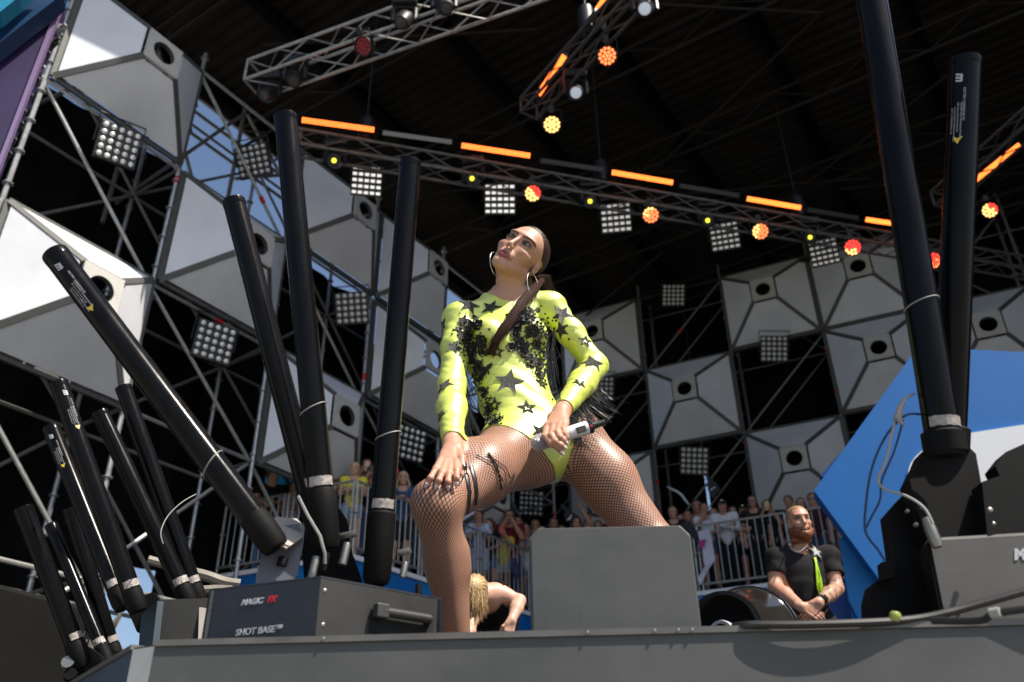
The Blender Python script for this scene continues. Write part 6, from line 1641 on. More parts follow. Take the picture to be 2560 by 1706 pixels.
    m &= ~((tn > -.045 * S - scoop * np.clip(axn @ fr, 0, .15)) & (dist < (.105 if top == 'tank' else .085) * S))
    for a, b, s_, e_ in ((3, 7, 'sr', 'er'), (4, 8, 'sl', 'el')):
        t = (V - P[s_]) @ nrm(P[e_] - P[s_]) / np.linalg.norm(P[e_] - P[s_])
        if top == 'tee': m |= (lab == a) & (t < .62)
        elif top == 'long': m |= (lab == a) | (lab == b)
        elif top == 'tank': m &= ~((lab == a)); 
    if top == 'crop': m &= hgt > .14
    part('shirt' if top in ('tee', 'long') else 'top', m, sp.get('topoff', .012 * S), tc, sp.get('pat'))
    bot = sp.get('bot', 'jeans'); bc = sp.get('botc', (.05, .07, .13))
    if sp.get('legs', True) or sp.get('hips', True):
        mb_ = tors & (hgt <= -.06 * S + (.04 if top == 'crop' else 0))
        if bot in ('jeans',): mb_ |= np.isin(lab, (5, 6, 13, 14))
        elif bot in ('shorts', 'skirt'):
            for a, h_, k_ in ((5, 'hr', 'kr'), (6, 'hl', 'kl')):
                t = (V - P[h_]) @ nrm(P[k_] - P[h_]) / np.linalg.norm(P[k_] - P[h_]); mb_ |= (lab == a) & (t < (.45 if bot == 'shorts' else .85))
        part('trousers' if bot == 'jeans' else bot, mb_, .009 * S if bot != 'skirt' else .022 * S, bc)
        part('shoes', np.isin(lab, (15, 16)), .006, sp.get('shoe', (.4, .4, .4)))
    # hair
    st = sp.get('hstyle', 'short'); x, y, z = hl[:, 0], hl[:, 1], hl[:, 2]; ax_ = np.abs(x)
    line = np.where(y > -.01, .080 - .75 * np.maximum(-y + .055, 0) - .5 * np.maximum(ax_ - .045, 0), .028 - 1.1 * (-.01 - y)); line = np.maximum(line, -.075)
    if st == 'cap': line = np.maximum(line, .045 * (y > 0) - .05 * (y <= 0))
    full = np.zeros(len(V), bool); full[hm] = (z > line) & ~((ax_ > .068) & (z < .028) & (y > -.03))
    ho = np.zeros(len(V)); ho[hm] = sp.get('hvol', .012) * S * smoothstep(0, .03, z - line)
    ho[hm] += .0025 * np.sin(np.arctan2(x, y) * 23 + z * 60) * smoothstep(.0, .03, z - line)
    hcol = np.tile(hc, (len(V), 1)); fade_ = np.ones(len(V))
    if st == 'crop': ho *= .25
    if st != 'bald':
        hair = shell('hair', V, Q, N, full[Q].all(1), ho + .001, M_hair, root, cols=hcol)
    if sp.get('beard') is not None:
        bz = np.minimum(-.050 + .6 * np.maximum(np.abs(x) - .035, 0), -.012); bm2 = np.zeros(len(V), bool); mo = ((np.abs(x) / .026) ** 2 + ((z + .0655) / .012) ** 2) > 1
        bm2[hm] = (z < bz) & (y > -.02) & (z > -.135) & mo; bo = np.zeros(len(V)); bo[hm] = (.012 * smoothstep(0, .03, bz - z) + .0020 * np.sin(x * 420) * np.sin(z * 300 + x * 200)) * (y > -.02)
        shell('beard', V, Q, N, bm2[Q].all(1), np.maximum(bo, .0005), M_hair, root, cols=np.tile(np.array(sp['beard']), (len(V), 1)))
    H = lambda *p: head_c + (np.array(p) * S) @ HM
    def hmesh(mb, nm='hair'): me = mb.mesh(nm); set_col(me, np.tile(hc, (len(me.vertices), 1))); return obj(nm, me, root, M_hair)
    if st in ('long', 'bob'):
        mb = MB(); L = .34 if st == 'long' else .15
        for i in range(46):
            a = PI * (.12 + .76 * i / 45) + PI; sx = math.cos(a) * .084; sy = math.sin(a) * .098 - .012
            p0 = H(sx * .9, sy * .9, .055); p1 = H(sx * 1.06, sy * 1.05, -.03); 
            q1 = p1 - np.array([0, 0, L * S * .5]) + nrm(np.array([p1[0] - head_c[0], p1[1] - head_c[1], 0])) * .012; q2 = p1 - np.array([0, 0, L * S * rng.uniform(.8, 1.05)]) + rng.gauss(0, .006)
            mb.tube([p0, p1, q1, q2], [.010 * S, .013 * S, .012 * S, .004 * S], 5, caps=False)
        for s_ in (-1, 1):                                  # locks brought forward over the shoulders
            for i in range(7):
                p0 = H(s_ * .062, .035 - .012 * i, .06); p1 = H(s_ * .083, .025 - .012 * i, -.02); q2 = P['neck'] + sh * s_ * .095 * S + fr * (.055 - .012 * i) - up * (.05 if st == 'bob' else .20) * rng.uniform(.7, 1)
                mb.tube([p0, p1, p1 * .5 + q2 * .5 + sh * s_ * .02, q2], [.008 * S, .012 * S, .011 * S, .004 * S], 5, caps=False)
        hmesh(mb)
    elif st in ('bun', 'pony'):
        mb = MB(); c = H(0, -.085, .085)
        if st == 'bun': mb.lathe([(.0001, -.03), (.028, -.022), (.036, 0), (.028, .024), (.0001, .032)], c, (c - head_c), 10)
        else: mb.tube([H(0, -.085, .06), H(0, -.135, .05), H(.01, -.15, -.04), H(.015, -.13, -.15)], [.025, .03, .026, .006], 8)
        hmesh(mb)
    elif st == 'cap':
        cc = np.tile(np.array(sp.get('capc', (.02, .02, .02))), (len(V), 1)); cm = np.zeros(len(V), bool); cm[hm] = z > .045 + .12 * np.maximum(-y - .02, 0)
        shell('cap', V, Q, N, cm[Q].all(1), .016 * S, M_cloth, root, cols=cc)
        mb = MB(); pts = [H(math.sin(t) * .066, .050 + .085 * math.cos(t) ** .7 if math.cos(t) > 0 else .05, .052 - .010 * math.cos(t)) for t in np.linspace(-1.45, 1.45, 13)]
        mb.add([tuple(p) for p in pts] + [tuple(p - HM[2] * .006) for p in pts], [list(range(13)), list(range(13, 26))[::-1]]); me = mb.mesh('peak'); set_col(me, np.tile(np.array(sp.get('capc', (.02, .02, .02))), (26, 1))); obj('cap_peak', me, root, M_cloth)
        if sp.get('logo'): mb = MB(); mb.lathe([(.0001, .001), (.016, 0)], H(0, .095, .088), HM[1] + HM[2] * .4, 12); me = mb.mesh('badge'); set_col(me, np.tile((.6, .6, .6), (len(me.vertices), 1))); obj('cap_badge', me, root, M_cloth)
    if sp.get('glasses'):
        mb = MB()
        for s_ in (-1, 1):
            c = H(s_ * .033, .098, .008); mb.lathe([(.0001, .004), (.022 * S, .003), (.024 * S, -.003)], c, HM[1], 12); mb.tube([H(s_ * .055, .093, .010), H(s_ * .078, .0, .010)], .003, 4)
        mb.tube([H(-.014, .102, .012), H(.014, .102, .012)], .0025, 4); mb.build('sunglasses', M_gls, root)
    return V, Q, N, lab, P, fr, up, sh

# ---------------------------------------------------------------- the bearded man with the star on his shirt
def build_man():
    J = dict(head=(1998, 1308, 5.14), neck=(1998, 1384, 5.20), chest=(2004, 1440, 5.20), pel=(2012, 1545, 5.24), sl=(2072, 1392, 5.22), sr=(1941, 1397, 5.20), er=(1938, 1468, 5.16), wr=(2003, 1518, 4.96), el=(2092, 1472, 5.16), wl=(2046, 1508, 4.95))
    P = {k: np.array(atY(*v)) for k, v in J.items()}
    wide = nrm(P['sl'] - P['sr'])
    P['hr'] = P['pel'] - wide * .10 - Z * .04; P['hl'] = P['pel'] + wide * .10 - np.array(Z) * .04; P['hr'] = np.array(P['hr'])
    P['kr'] = P['hr'] + np.array([-.22, -.05, -.33]); P['kl'] = P['hl'] + np.array([.24, -.02, -.31]); 
    P['ar'] = np.array([P['kr'][0] - .10, P['kr'][1] + .12, .08]); P['al'] = np.array([P['kl'][0] + .12, P['kl'][1] + .14, .08])
    fwd = .02 * RT + .48 * UP - .86 * FW; hup = -.08 * RT + .86 * UP + .48 * FW
    root = empty('person', (0, 0, 0), 'bearded man in a black tee with a silver star, hands clasped, tattooed arm', 'person')
    HM = frame(fwd, hup)
    sp = dict(male=True, skin=(.50, .255, .165), hair=(.30, .165, .07), lip=(.34, .15, .10), beard=(.20, .050, .010), brow=(.13, .06, .025), topc=(.016, .015, .015), bot='jeans', botc=(.014, .014, .015), shoe=(.02, .02, .02), hstyle='crop', hvol=.008, tattoo=True, mouth=.0, eyefade=.8,
              hdr=P['wl'] - P['wr'] + np.array([.05, -.02, -.10]), hnr=np.array([-.2, -1, .3]), htr=np.array([.3, -.2, 1.]), hdl=P['wr'] - P['wl'] + np.array([-.06, -.02, -.12]), hnl=np.array([.2, -1, .3]), htl=np.array([-.3, -.3, 1.]), curl=.45, shadow=(.24, .115, .075))  # shadow: shade round his eyes, painted into the skin colour
    V, Q, N, lab, P, fr, up, sh = figure(root, P, HM, .875, sp, res=.0085, hres=.0040, handres=.0038)
    bv = BVHTree.FromPolygons([Vector(v) for v in V], Q.tolist())
    def hit(x, y, lift=.02):
        d = Vector(ray(x, y)).normalized(); r = bv.ray_cast(Vector(CAM), d, 12); return (r[0] + r[1] * lift, r[1]) if r[0] is not None else (Vector(atY(x, y, 5.05)), Vector((0, -1, .3)))
    def star(x, y, r_, m_, nm, lift, a0=.15):
        c, n_ = hit(x, y, lift); u = n_.cross(Z).normalized(); v = u.cross(n_); pts = []
        for i in range(10): a = PI / 2 + i * PI / 5 + a0; rr = r_ if i % 2 == 0 else r_ * .45; pts.append(c + u * rr * math.cos(a) + v * rr * math.sin(a))
        mb = MB(); mb.add(pts + [c + n_ * .012] + [p - n_ * .008 for p in pts], [[i, (i + 1) % 10, 10] for i in range(10)] + [[i, i + 11, (i + 1) % 10 + 11, (i + 1) % 10] for i in range(10)]); mb.build(nm, m_, root)
    star(2034, 1386, .062, SEQUIN, 'star_backing', .018); star(2034, 1386, .042, mat('star_silver', (.62, .62, .60), rough=.35, metal=.4, bump=1, bscale=300), 'star', .026)
    mb = MB(); q = random.Random(8)
    for i in range(9):
        o = q.uniform(-5, 5); pts = []
        for k in range(8):
            t = k / 7; x = 2032 + 14 * t + o * (.4 + .8 * t) + 2 * math.sin(6 * t + i); y = 1400 + (82 + q.uniform(-6, 6)) * t; c, n_ = hit(x, y, .022); pts.append(c)
        mb.tube(pts, .0045, 5)
    mb.build('ribbon', mat('neon_ribbon', (.45, .72, .02), rough=.5), root)
    mb = MB(); pts = []
    for t in np.linspace(0, 1, 14): x = 1975 + 38 * t; y = 1362 + 90 * (t - t * t) - 0 * t; c, n_ = hit(x, y, .020); pts.append(c)
    mb.tube(pts, .0035, 6); mb.build('necklace', SILVER, root)
    a = nrm(P['wl'] - P['el']); c = P['wl'] - a * .035; x = nrm(np.cross(a, (0, 0, 1))); y = np.cross(a, x)
    mb = MB(); mb.lathe([(.033, -.018), (.037, -.016), (.037, .016), (.033, .018)], c, a, 20); tc = nrm(CAM - c); tc = nrm(tc - a * (tc @ a)); mb.box(c + tc * .036, (.036, .036, .012), Matrix((a, np.cross(tc, a), tc)).transposed(), bev=.003); mb.build('watch', mat('watch_black', (.01, .01, .011), rough=.3), root)
build_man()

# ---------------------------------------------------------------- the blonde dancer bending over
def build_dancer():
    J = dict(head=(1170, 1488, 4.76), neck=(1216, 1482, 4.92), chest=(1226, 1512, 5.04), pel=(1218, 1592, 5.34), sl=(1245, 1486, 4.96), sr=(1196, 1515, 4.98), el=(1299, 1502, 4.94), wl=(1279, 1552, 4.84), er=(1175, 1562, 4.90), wr=(1168, 1610, 4.80))
    P = {k: np.array(atY(*v)) for k, v in J.items()}
    wide = np.array([1, .1, 0.]); P['hr'] = P['pel'] - wide * .09 - np.array([0, 0, .03]); P['hl'] = P['pel'] + wide * .09 - np.array([0, 0, .03])
    P['kr'] = P['hr'] + np.array([-.18, -.1, -.30]); P['kl'] = P['hl'] + np.array([.12, -.12, -.30]); P['ar'] = np.array([P['kr'][0] - .05, P['kr'][1] + .15, .08]); P['al'] = np.array([P['kl'][0] + .05, P['kl'][1] + .15, .08])
    fwd = -.55 * RT - .45 * UP - .60 * FW; hup = .10 * RT + .35 * UP - .75 * FW
    root = empty('person', (0, 0, 0), 'blonde dancer in a black tank top bending over behind the leg of the singer', 'person'); HM = frame(fwd, hup)
    sp = dict(skin=(.58, .33, .24), hair=(.42, .27, .12), topc=(.014, .014, .013), top='tank', bot='jeans', botc=(.014, .014, .013), shoe=(.02, .02, .02), hstyle='short', hvol=.014, fr=np.array([-.25, -.75, -.45]),
              hdl=np.array([-.25, -.1, -1.]), hnl=np.array([.5, -.8, .2]), htl=np.array([-1, -.4, 0]), curl=1.25)
    V, Q, N, lab, P, fr, up, sh = figure(root, P, HM, .90, sp, res=.0085, hres=.0045, handres=.0040)
    q = random.Random(3); mb = MB(); hc = P['head']
    for i in range(900):
        a = q.uniform(0, 2 * PI); b = q.uniform(.1, 1.25); d = (np.array([math.cos(a) * math.sin(b) * .080, math.sin(a) * math.sin(b) * .098 - .01, math.cos(b) * .090 + .035]) * .90) @ HM
        p0 = hc + d * .98; p1 = hc + d * 1.05 + np.array([0, 0, -.02]); L = q.uniform(.03, .105)
        p2 = p1 + np.array([q.gauss(-.003, .003), -.006 + q.gauss(0, .004), -L * .5]) + d * .05; p3 = p2 + np.array([q.gauss(.003, .004), 0, -L * .5])
        mb.tube([p0, p1, p2, p3], [.0018, .0022, .0020, .0008], 4, caps=False)
    me = mb.mesh('hair'); c = np.zeros((len(me.vertices), 3)); c[:] = (.46, .30, .13); r_ = np.random.RandomState(1).uniform(.55, 1.25, len(c) // 16 + 1); c *= np.repeat(r_, 16)[:len(c), None]; set_col(me, c); obj('hair', me, root, M_hair)
    bl = P['pel'] * .50 + P['chest'] * .50; u2 = nrm(P['chest'] - P['pel']); x = sh; y = nrm(np.cross(u2, x))
    mb = MB(); V2 = []
    for h_ in (-.025, .025):
        for k in range(32): t = 2 * PI * k / 32; V2.append(bl + u2 * h_ + x * math.cos(t) * .152 + y * math.sin(t) * .118)
    mb.add(V2, [[k, (k + 1) % 32, 32 + (k + 1) % 32, 32 + k] for k in range(32)], True); o = mb.build('belt', mat('belt_yellow', (.72, .68, .10), rough=.5, noise=.5, nscale=60), root)
    for s_ in (1,):
        mb = MB(); mb.tube([P['sl'] + np.array([-.035, -.02, .045]), P['sl'] + np.array([-.030, -.062, .0]), P['sl'] * .6 + P['chest'] * .4 + np.array([-.01, -.07, 0])], .010, 6); mb.tube([P['sl'] + np.array([-.035, -.02, .045]), P['sl'] + np.array([-.04, .05, .02])], .010, 6); mb.build('strap', mat('strap_black', (.012, .012, .012), rough=.7), root)
    q = random.Random(6); mb = MB()
    for i in range(70): t = i / 69; p = bl + x * (-.20 + .40 * t) - u2 * .04 + np.array([0, -.135, 0]); mb.tube([p, p + np.array([q.gauss(0, .01), -.01, -.10]), p + np.array([q.gauss(0, .02), -.01, -.22])], .0028, 4, caps=False)
    mb.build('fringe', FRINGE, root)
build_dancer()

# ---------------------------------------------------------------- the crowd on the gallery
NG = Vector((-gl.y, gl.x, 0))
def spectator(px, py, side, off, pose, label, yaw=0., pitch=0., **sp):
    Pn, nn = {'F': (GA, NR), 'S': (GA, NG), 'B': (GB, NR)}[side]
    hp = on_plane(px, py, Pn + nn * off, nn); Hh = (hp.z - PZ) / .92; S = Hh / 1.75; S = min(max(S, .86), 1.08)
    rng = random.Random(int(px * 7 + py))
    cx, cy = hp.x, hp.y
    fw = Vector((CAM[0] - cx, CAM[1] - cy, 0)).normalized(); fw = Matrix.Rotation(R(sp.get('turn', 0)), 3, 'Z') @ fw
    f2 = np.array(fw); r2 = np.array([fw.y, -fw.x, 0.]); z2 = np.array([0, 0, 1.])
    floor = hp.z - .92 * 1.75 * S - PZ                     # below the deck only when the head leans low
    W = lambda r, f_, z: (r2 * r + f2 * f_ + z2 * z) * S
    male = sp.get('male', False); sw = .185 if male else .165
    J = dict(pel=W(0, 0, .95), chest=W(0, .01, 1.27), neck=W(0, .0, 1.475), head=W(0, .03, 1.61), sr=W(sw, 0, 1.42), sl=W(-sw, 0, 1.42), hr=W(.09, 0, .92), hl=W(-.09, 0, .92), kr=W(.10, .03, .50), kl=W(-.10, .02, .50), ar=W(.11, 0, .09), al=W(-.11, .0, .09))
    A = {'down': [(.23, -.02, 1.14), (.22, .06, .90)], 'rail': [(.23, .10, 1.16), (.10, .30, 1.08)], 'phone': [(.20, .16, 1.22), (.075, .27, 1.44)], 'low': [(.21, .08, 1.14), (.06, .27, 1.20)], 'up': [(.24, .10, 1.58), (.10, .14, 1.86)], 'chin': [(.17, .18, 1.20), (.03, .19, 1.42)], 'cross': [(.21, .10, 1.15), (-.06, .22, 1.18)]}
    pr_, pl_ = (pose if isinstance(pose, tuple) else (pose, pose))
    for k, ps, s_ in (('r', pr_, 1), ('l', pl_, -1)):
        e_, w_ = A[ps]; J['e' + k] = W(e_[0] * s_, e_[1], e_[2] + rng.uniform(-.015, .015)); J['w' + k] = W(w_[0] * s_, w_[1], w_[2] + (.025 if ps == 'cross' and s_ > 0 else 0) + rng.uniform(-.015, .015))
        if ps in ('phone', 'up'): sp['hd' + k] = np.array(z2) + f2 * .2 - r2 * .3 * s_; sp['hn' + k] = f2 * .6 + r2 * s_; sp['ht' + k] = -f2 * .3 + z2 * .2 - r2 * s_
        elif ps == 'chin': sp['hd' + k] = z2 - f2 * .2; sp['hn' + k] = f2; sp['ht' + k] = -r2 * s_
        elif ps == 'cross': sp['hd' + k] = -r2 * s_; sp['hn' + k] = f2; sp['ht' + k] = z2
        else: sp['hn' + k] = z2 + f2 * .5; sp['ht' + k] = -r2 * s_
    hy = R(yaw); hf = f2 * math.cos(hy) + r2 * math.sin(hy) + z2 * (-.10 + pitch); HM = frame(hf, z2 + f2 * -pitch)
    base = hp - Vector(J['head']); root = empty('person', tuple(base), label, 'person', 'spectators on the gallery')
    figure(root, J, HM, S, sp, rng=rng)
    if 'phone' in sp:
        kind = sp['phone']; c = (J['wr'] + J['wl']) / 2 if pr_ == pl_ else (J['wr'] if pr_ in ('phone', 'up', 'low') else J['wl'])
        c = Vector(c) + Vector(z2) * .085 * S + fw * .035 + base; col = {'black': M_ph, 'red': mat('phone_red', (.6, .02, .03), rough=.3), 'pink': mat('phone_pink', (.70, .42, .38), rough=.3), 'gold': mat('phone_gold', (.60, .42, .20), rough=.3), 'white': mat('phone_white', (.7, .7, .7), rough=.3)}[kind]
        land = sp.get('land', False); sz = (.150, .009, .075) if land else (.075, .009, .150)
        ph = empty('phone', tuple(c), sp['plabel'], 'phone', 'phones held up by spectators'); rot = Matrix.Rotation(math.atan2(-fw.x, fw.y), 3, 'Z') @ Matrix.Rotation(R(-12), 3, 'X')
        m = MB(); m.box((0, 0, 0), sz, rot, bev=.004); m.build('case', col, ph); m = MB(); m.lathe([(.0001, .002), (.008, .0015), (.009, 0)], rot @ Vector((.02, .0047, .05) if not land else (.05, .0047, .02)), rot @ Vector((0, 1, 0)), 8); m.build('camera_lens', M_gls, ph)
    return root, J, base, S
sk1, sk2, sk3 = (.50, .27, .18), (.42, .21, .135), (.56, .32, .22)
br_, bk_, bd_, lb_ = (.055, .028, .016), (.018, .012, .010), (.50, .36, .17), (.16, .09, .045)
wht, blk, navy, den = (.62, .63, .66), (.014, .014, .016), (.02, .035, .09), (.10, .17, .32)
spectator(683, 1192, 'F', .28, 'rail', 'boy with short dark hair in a black tee leaning on the rail at far left', yaw=-75, pitch=.05, male=True, skin=sk1, hair=br_, topc=blk, botc=den)
spectator(735, 1222, 'F', .42, 'low', 'spectator in a pale flowery shirt half hidden by the tall tubes', skin=sk2, hair=br_, topc=(.40, .42, .50), pat=(.022, 'h', [(.45, .46, .52), (.20, .22, .32), (.5, .35, .38)]), top='tee', botc=den, hstyle='long')
spectator(842, 1166, 'F', .38, 'cross', 'dark haired woman in a checked top squinting beside the tall tube', yaw=8, skin=sk2, hair=bk_, topc=(.07, .06, .065), pat=(.03, 'h', [(.05, .045, .05), (.16, .12, .12)]), hstyle='bob', bot='shorts', botc=den)
spectator(869, 1148, 'F', .75, 'down', 'grinning man with sunglasses and blue shirt behind the yellow shirted spectator', male=True, skin=sk1, hair=bk_, topc=(.02, .07, .30), glasses=True)
spectator(887, 1174, 'F', .30, 'cross', 'short haired blonde spectator in a bright yellow tee with arms on the rail', yaw=12, skin=sk3, hair=bd_, topc=(.72, .62, .07), bot='shorts', botc=(.28, .36, .50))
spectator(917, 1168, 'S', .55, 'phone', 'young spectator behind a pink phone next to the yellow tee', skin=sk2, hair=br_, topc=blk, phone='pink', plabel='pink phone held up beside the yellow shirted spectator')
spectator(930, 1182, 'S', .30, 'phone', 'long haired woman holding a dark phone beside the rightmost left tube', yaw=-30, skin=sk2, hair=br_, topc=blk, hstyle='long', phone='black', plabel='black phone in front of the long haired woman by the tube')
spectator(1008, 1198, 'S', .28, 'low', 'blonde woman in a denim shirt with a camera by the knee of the singer', skin=sk3, hair=(.62, .52, .32), topc=(.045, .10, .20), hstyle='bob', top='tee', bot='skirt', botc=(.03, .03, .03))
spectator(1046, 1228, 'S', .32, 'rail', 'girl with pinned up hair just over the knee of the singer', skin=sk2, hair=br_, topc=(.10, .05, .06), hstyle='bun')
spectator(1196, 1292, 'S', .28, 'low', 'girl in a pale blue striped dress right under the thigh of the singer', yaw=30, skin=sk2, hair=br_, topc=(.42, .46, .60), pat=(.018, 'v', [(.50, .54, .66), (.22, .28, .50)]), bot='skirt', botc=(.38, .44, .60), hstyle='pony')
spectator(1222, 1312, 'S', .34, ('chin', 'rail'), 'brunette covering her mouth with a hand beside the striped dress', yaw=55, skin=sk1, hair=br_, topc=blk, hstyle='pony', bot='shorts', botc=den)
spectator(1254, 1328, 'S', .30, 'phone', 'boy filming with a red phone in a yellow top', male=True, skin=sk2, hair=bk_, topc=(.60, .50, .05), bot='shorts', botc=(.45, .48, .52), phone='red', plabel='red phone held by the boy in the yellow top')
spectator(1275, 1342, 'S', .36, 'rail', 'girl with long wavy hair beside the red phone', yaw=-20, skin=sk1, hair=lb_, topc=(.35, .28, .24), hstyle='long', bot='skirt', botc=(.22, .15, .12))
spectator(1273, 1293, 'S', .28, 'phone', 'man in a maroon tee filming with a black phone above the others', male=True, skin=sk2, hair=br_, topc=(.16, .015, .03), phone='black', land=True, plabel='black phone held sideways by the man in maroon')
spectator(1314, 1326, 'S', .30, 'low', 'woman in a white sleeveless top with a phone left of the monitor', skin=sk2, hair=br_, topc=wht, top='tank', hstyle='bun', bot='shorts', botc=den, phone='black', plabel='black phone held low by the woman in white')
spectator(1355, 1334, 'B', .55, 'down', 'pale blonde spectator peeking over the left corner of the monitor', skin=sk3, hair=(.62, .55, .38), topc=blk, hstyle='bob')
spectator(1405, 1330, 'B', .45, 'down', 'brown haired spectator peeking over the monitor below the foam fingers', skin=sk2, hair=lb_, topc=blk, hstyle='bob')
spectator(1442, 1310, 'B', .35, ('down', 'up'), 'dark haired man just over the monitor under the left foam finger', male=True, skin=sk2, hair=bk_, topc=blk)
spectator(1495, 1318, 'B', .55, 'up', 'man raising a phone high over the monitor', skin=sk2, hair=bk_, topc=blk, male=True, phone='black', plabel='black phone raised high above the monitor')
spectator(1540, 1297, 'B', .60, 'down', 'dark haired boy close to the right leg of the singer', male=True, skin=sk1, hair=bk_, topc=blk)
spectator(1550, 1318, 'B', .85, 'down', 'brown haired woman in front of the boy at the right leg of the singer', skin=sk2, hair=br_, topc=blk, hstyle='bun')
spectator(1682, 1284, 'B', .45, 'down', 'blonde girl with tied back hair in a black tee right of the leg', skin=sk1, hair=(.30, .20, .10), topc=blk, hstyle='bun', bot='jeans', botc=blk)
spectator(1720, 1292, 'B', .62, 'down', 'boy with dark hair in black next to the blonde girl', male=True, yaw=10, skin=sk2, hair=bk_, topc=blk, botc=blk)
spectator(1760, 1274, 'B', .40, ('chin', 'rail'), 'laughing girl in a white tee with a hand at her chin', yaw=-8, skin=sk2, hair=br_, topc=wht, hstyle='bun', bot='shorts', botc=(.06, .08, .14))
spectator(1806, 1266, 'B', .42, 'cross', 'boy in a dark cap and white sweater leaning on the rail', male=True, skin=sk2, hair=bk_, topc=wht, top='long', hstyle='cap', capc=(.05, .04, .045), logo=True, botc=blk)
spectator(1832, 1282, 'B', .72, 'down', 'girl with glasses between the white sweater and the striped tee', skin=sk1, hair=br_, topc=wht, glasses=True, hstyle='pony')
spectator(1858, 1278, 'B', .62, 'cross', 'boy in a black cap and striped tee with a backpack', male=True, skin=sk2, hair=bk_, topc=(.42, .48, .56), pat=(.055, 'h', [(.55, .58, .62), (.55, .58, .62), (.10, .16, .30), (.30, .42, .55)]), hstyle='cap', capc=blk, logo=True, bot='shorts', botc=blk)
spectator(1881, 1256, 'B', .52, 'down', 'long haired girl in sunglasses and black looking straight at the stage', skin=sk2, hair=bk_, topc=blk, hstyle='long', glasses=True, bot='jeans', botc=blk)
spectator(1917, 1266, 'B', .66, 'phone', 'woman in black filming with a golden phone left of the bearded man', skin=sk2, hair=br_, topc=blk, hstyle='long', phone='gold', plabel='golden phone held by the woman in black', bot='shorts', botc=blk)
spectator(1944, 1292, 'B', .95, 'down', 'dark haired spectator bowing just left of the bearded man', pitch=-.5, skin=sk2, hair=bk_, topc=blk, hstyle='bob')
spectator(1971, 1256, 'B', .62, 'down', 'dark haired woman over the head of the bearded man', yaw=20, skin=sk2, hair=bk_, topc=(.03, .04, .05), hstyle='bun')
spectator(2030, 1250, 'B', .66, 'down', 'man in sunglasses and a dark checked shirt at the tip of the blue board', male=True, skin=sk1, hair=br_, topc=(.08, .018, .022), pat=(.035, 'h', [(.10, .015, .02), (.02, .02, .03)]), glasses=True)
spectator(2056, 1318, 'B', 1.1, 'down', 'spectator in a checked shirt between the bearded man and the blue board', male=True, skin=sk2, hair=bk_, topc=(.06, .05, .09), pat=(.03, 'v', [(.10, .08, .14), (.03, .03, .05)]))

for a_ in [(770, 1196, 'F', .9, 'down', 'dark haired spectator half behind the tallest tube', dict(skin=sk2, hair=bk_, topc=(.05, .05, .06), hstyle='long')),
           (805, 1212, 'F', .5, 'low', 'spectator in a pale plaid shirt between the tallest tube and the dark haired woman', dict(skin=sk1, hair=br_, topc=(.30, .26, .26), hstyle='bob')),
           (1075, 1258, 'S', .5, 'rail', 'fair spectator low behind the knee of the singer', dict(skin=sk3, hair=lb_, topc=(.30, .10, .12), hstyle='bob')),
           (1180, 1318, 'S', .9, 'phone', 'woman in red filming from under the thigh of the singer', dict(skin=sk2, hair=br_, topc=(.28, .03, .04), hstyle='long', phone='white', plabel='white phone held up under the thigh of the singer')),
           (1240, 1288, 'S', .8, 'down', 'dark haired man at the back of the crowd under the thigh', dict(male=True, skin=sk2, hair=bk_, topc=(.10, .10, .12))),
           (1294, 1308, 'S', .9, 'down', 'tall spectator in grey behind the girl with wavy hair', dict(male=True, skin=sk1, hair=br_, topc=(.16, .16, .17))),
           (1338, 1316, 'S', .8, 'chin', 'spectator with a hand at the face behind the woman in white', dict(skin=sk1, hair=lb_, topc=(.25, .20, .30), hstyle='long')),
           (1384, 1312, 'B', 1.0, 'down', 'tall dark spectator behind the two heads over the monitor', dict(male=True, skin=sk2, hair=bk_, topc=blk)),
           (1468, 1328, 'B', .4, 'down', 'spectator with a fringe peeking over the monitor between two men', dict(skin=sk3, hair=lb_, topc=(.2, .2, .22), hstyle='bob')),
           (1516, 1326, 'B', 1.1, 'phone', 'spectator in a cap filming over the middle of the monitor', dict(male=True, skin=sk2, hair=bk_, topc=(.05, .06, .10), hstyle='cap', capc=(.25, .03, .03), phone='black', plabel='black phone of the red capped spectator over the monitor')),
           (1702, 1302, 'B', 1.2, 'down', 'short spectator between the blonde girl and the boy in black', dict(skin=sk1, hair=br_, topc=(.18, .05, .06), hstyle='long')),
           (1742, 1268, 'B', 1.3, 'down', 'spectator at the back under the white inflatable stick', dict(male=True, skin=sk2, hair=bk_, topc=(.10, .12, .16))),
           (1784, 1288, 'B', 1.0, 'down', 'fair haired spectator between the white tee and the white sweater', dict(skin=sk3, hair=lb_, topc=(.30, .22, .20), hstyle='bob')),
           (1900, 1292, 'B', 1.2, 'down', 'spectator in grey right behind the woman with the golden phone', dict(male=True, skin=sk1, hair=br_, topc=(.14, .14, .15))),
           (2002, 1262, 'B', 1.2, 'down', 'fair spectator hidden up to the forehead by the bearded man', dict(skin=sk3, hair=lb_, topc=(.3, .3, .34), hstyle='long')),
           (2052, 1272, 'B', .8, 'down', 'spectator in a pale blue tee at the tip of the blue board', dict(skin=sk1, hair=br_, topc=(.22, .28, .42), hstyle='bob'))]:
    spectator(*a_[:6], **a_[6])

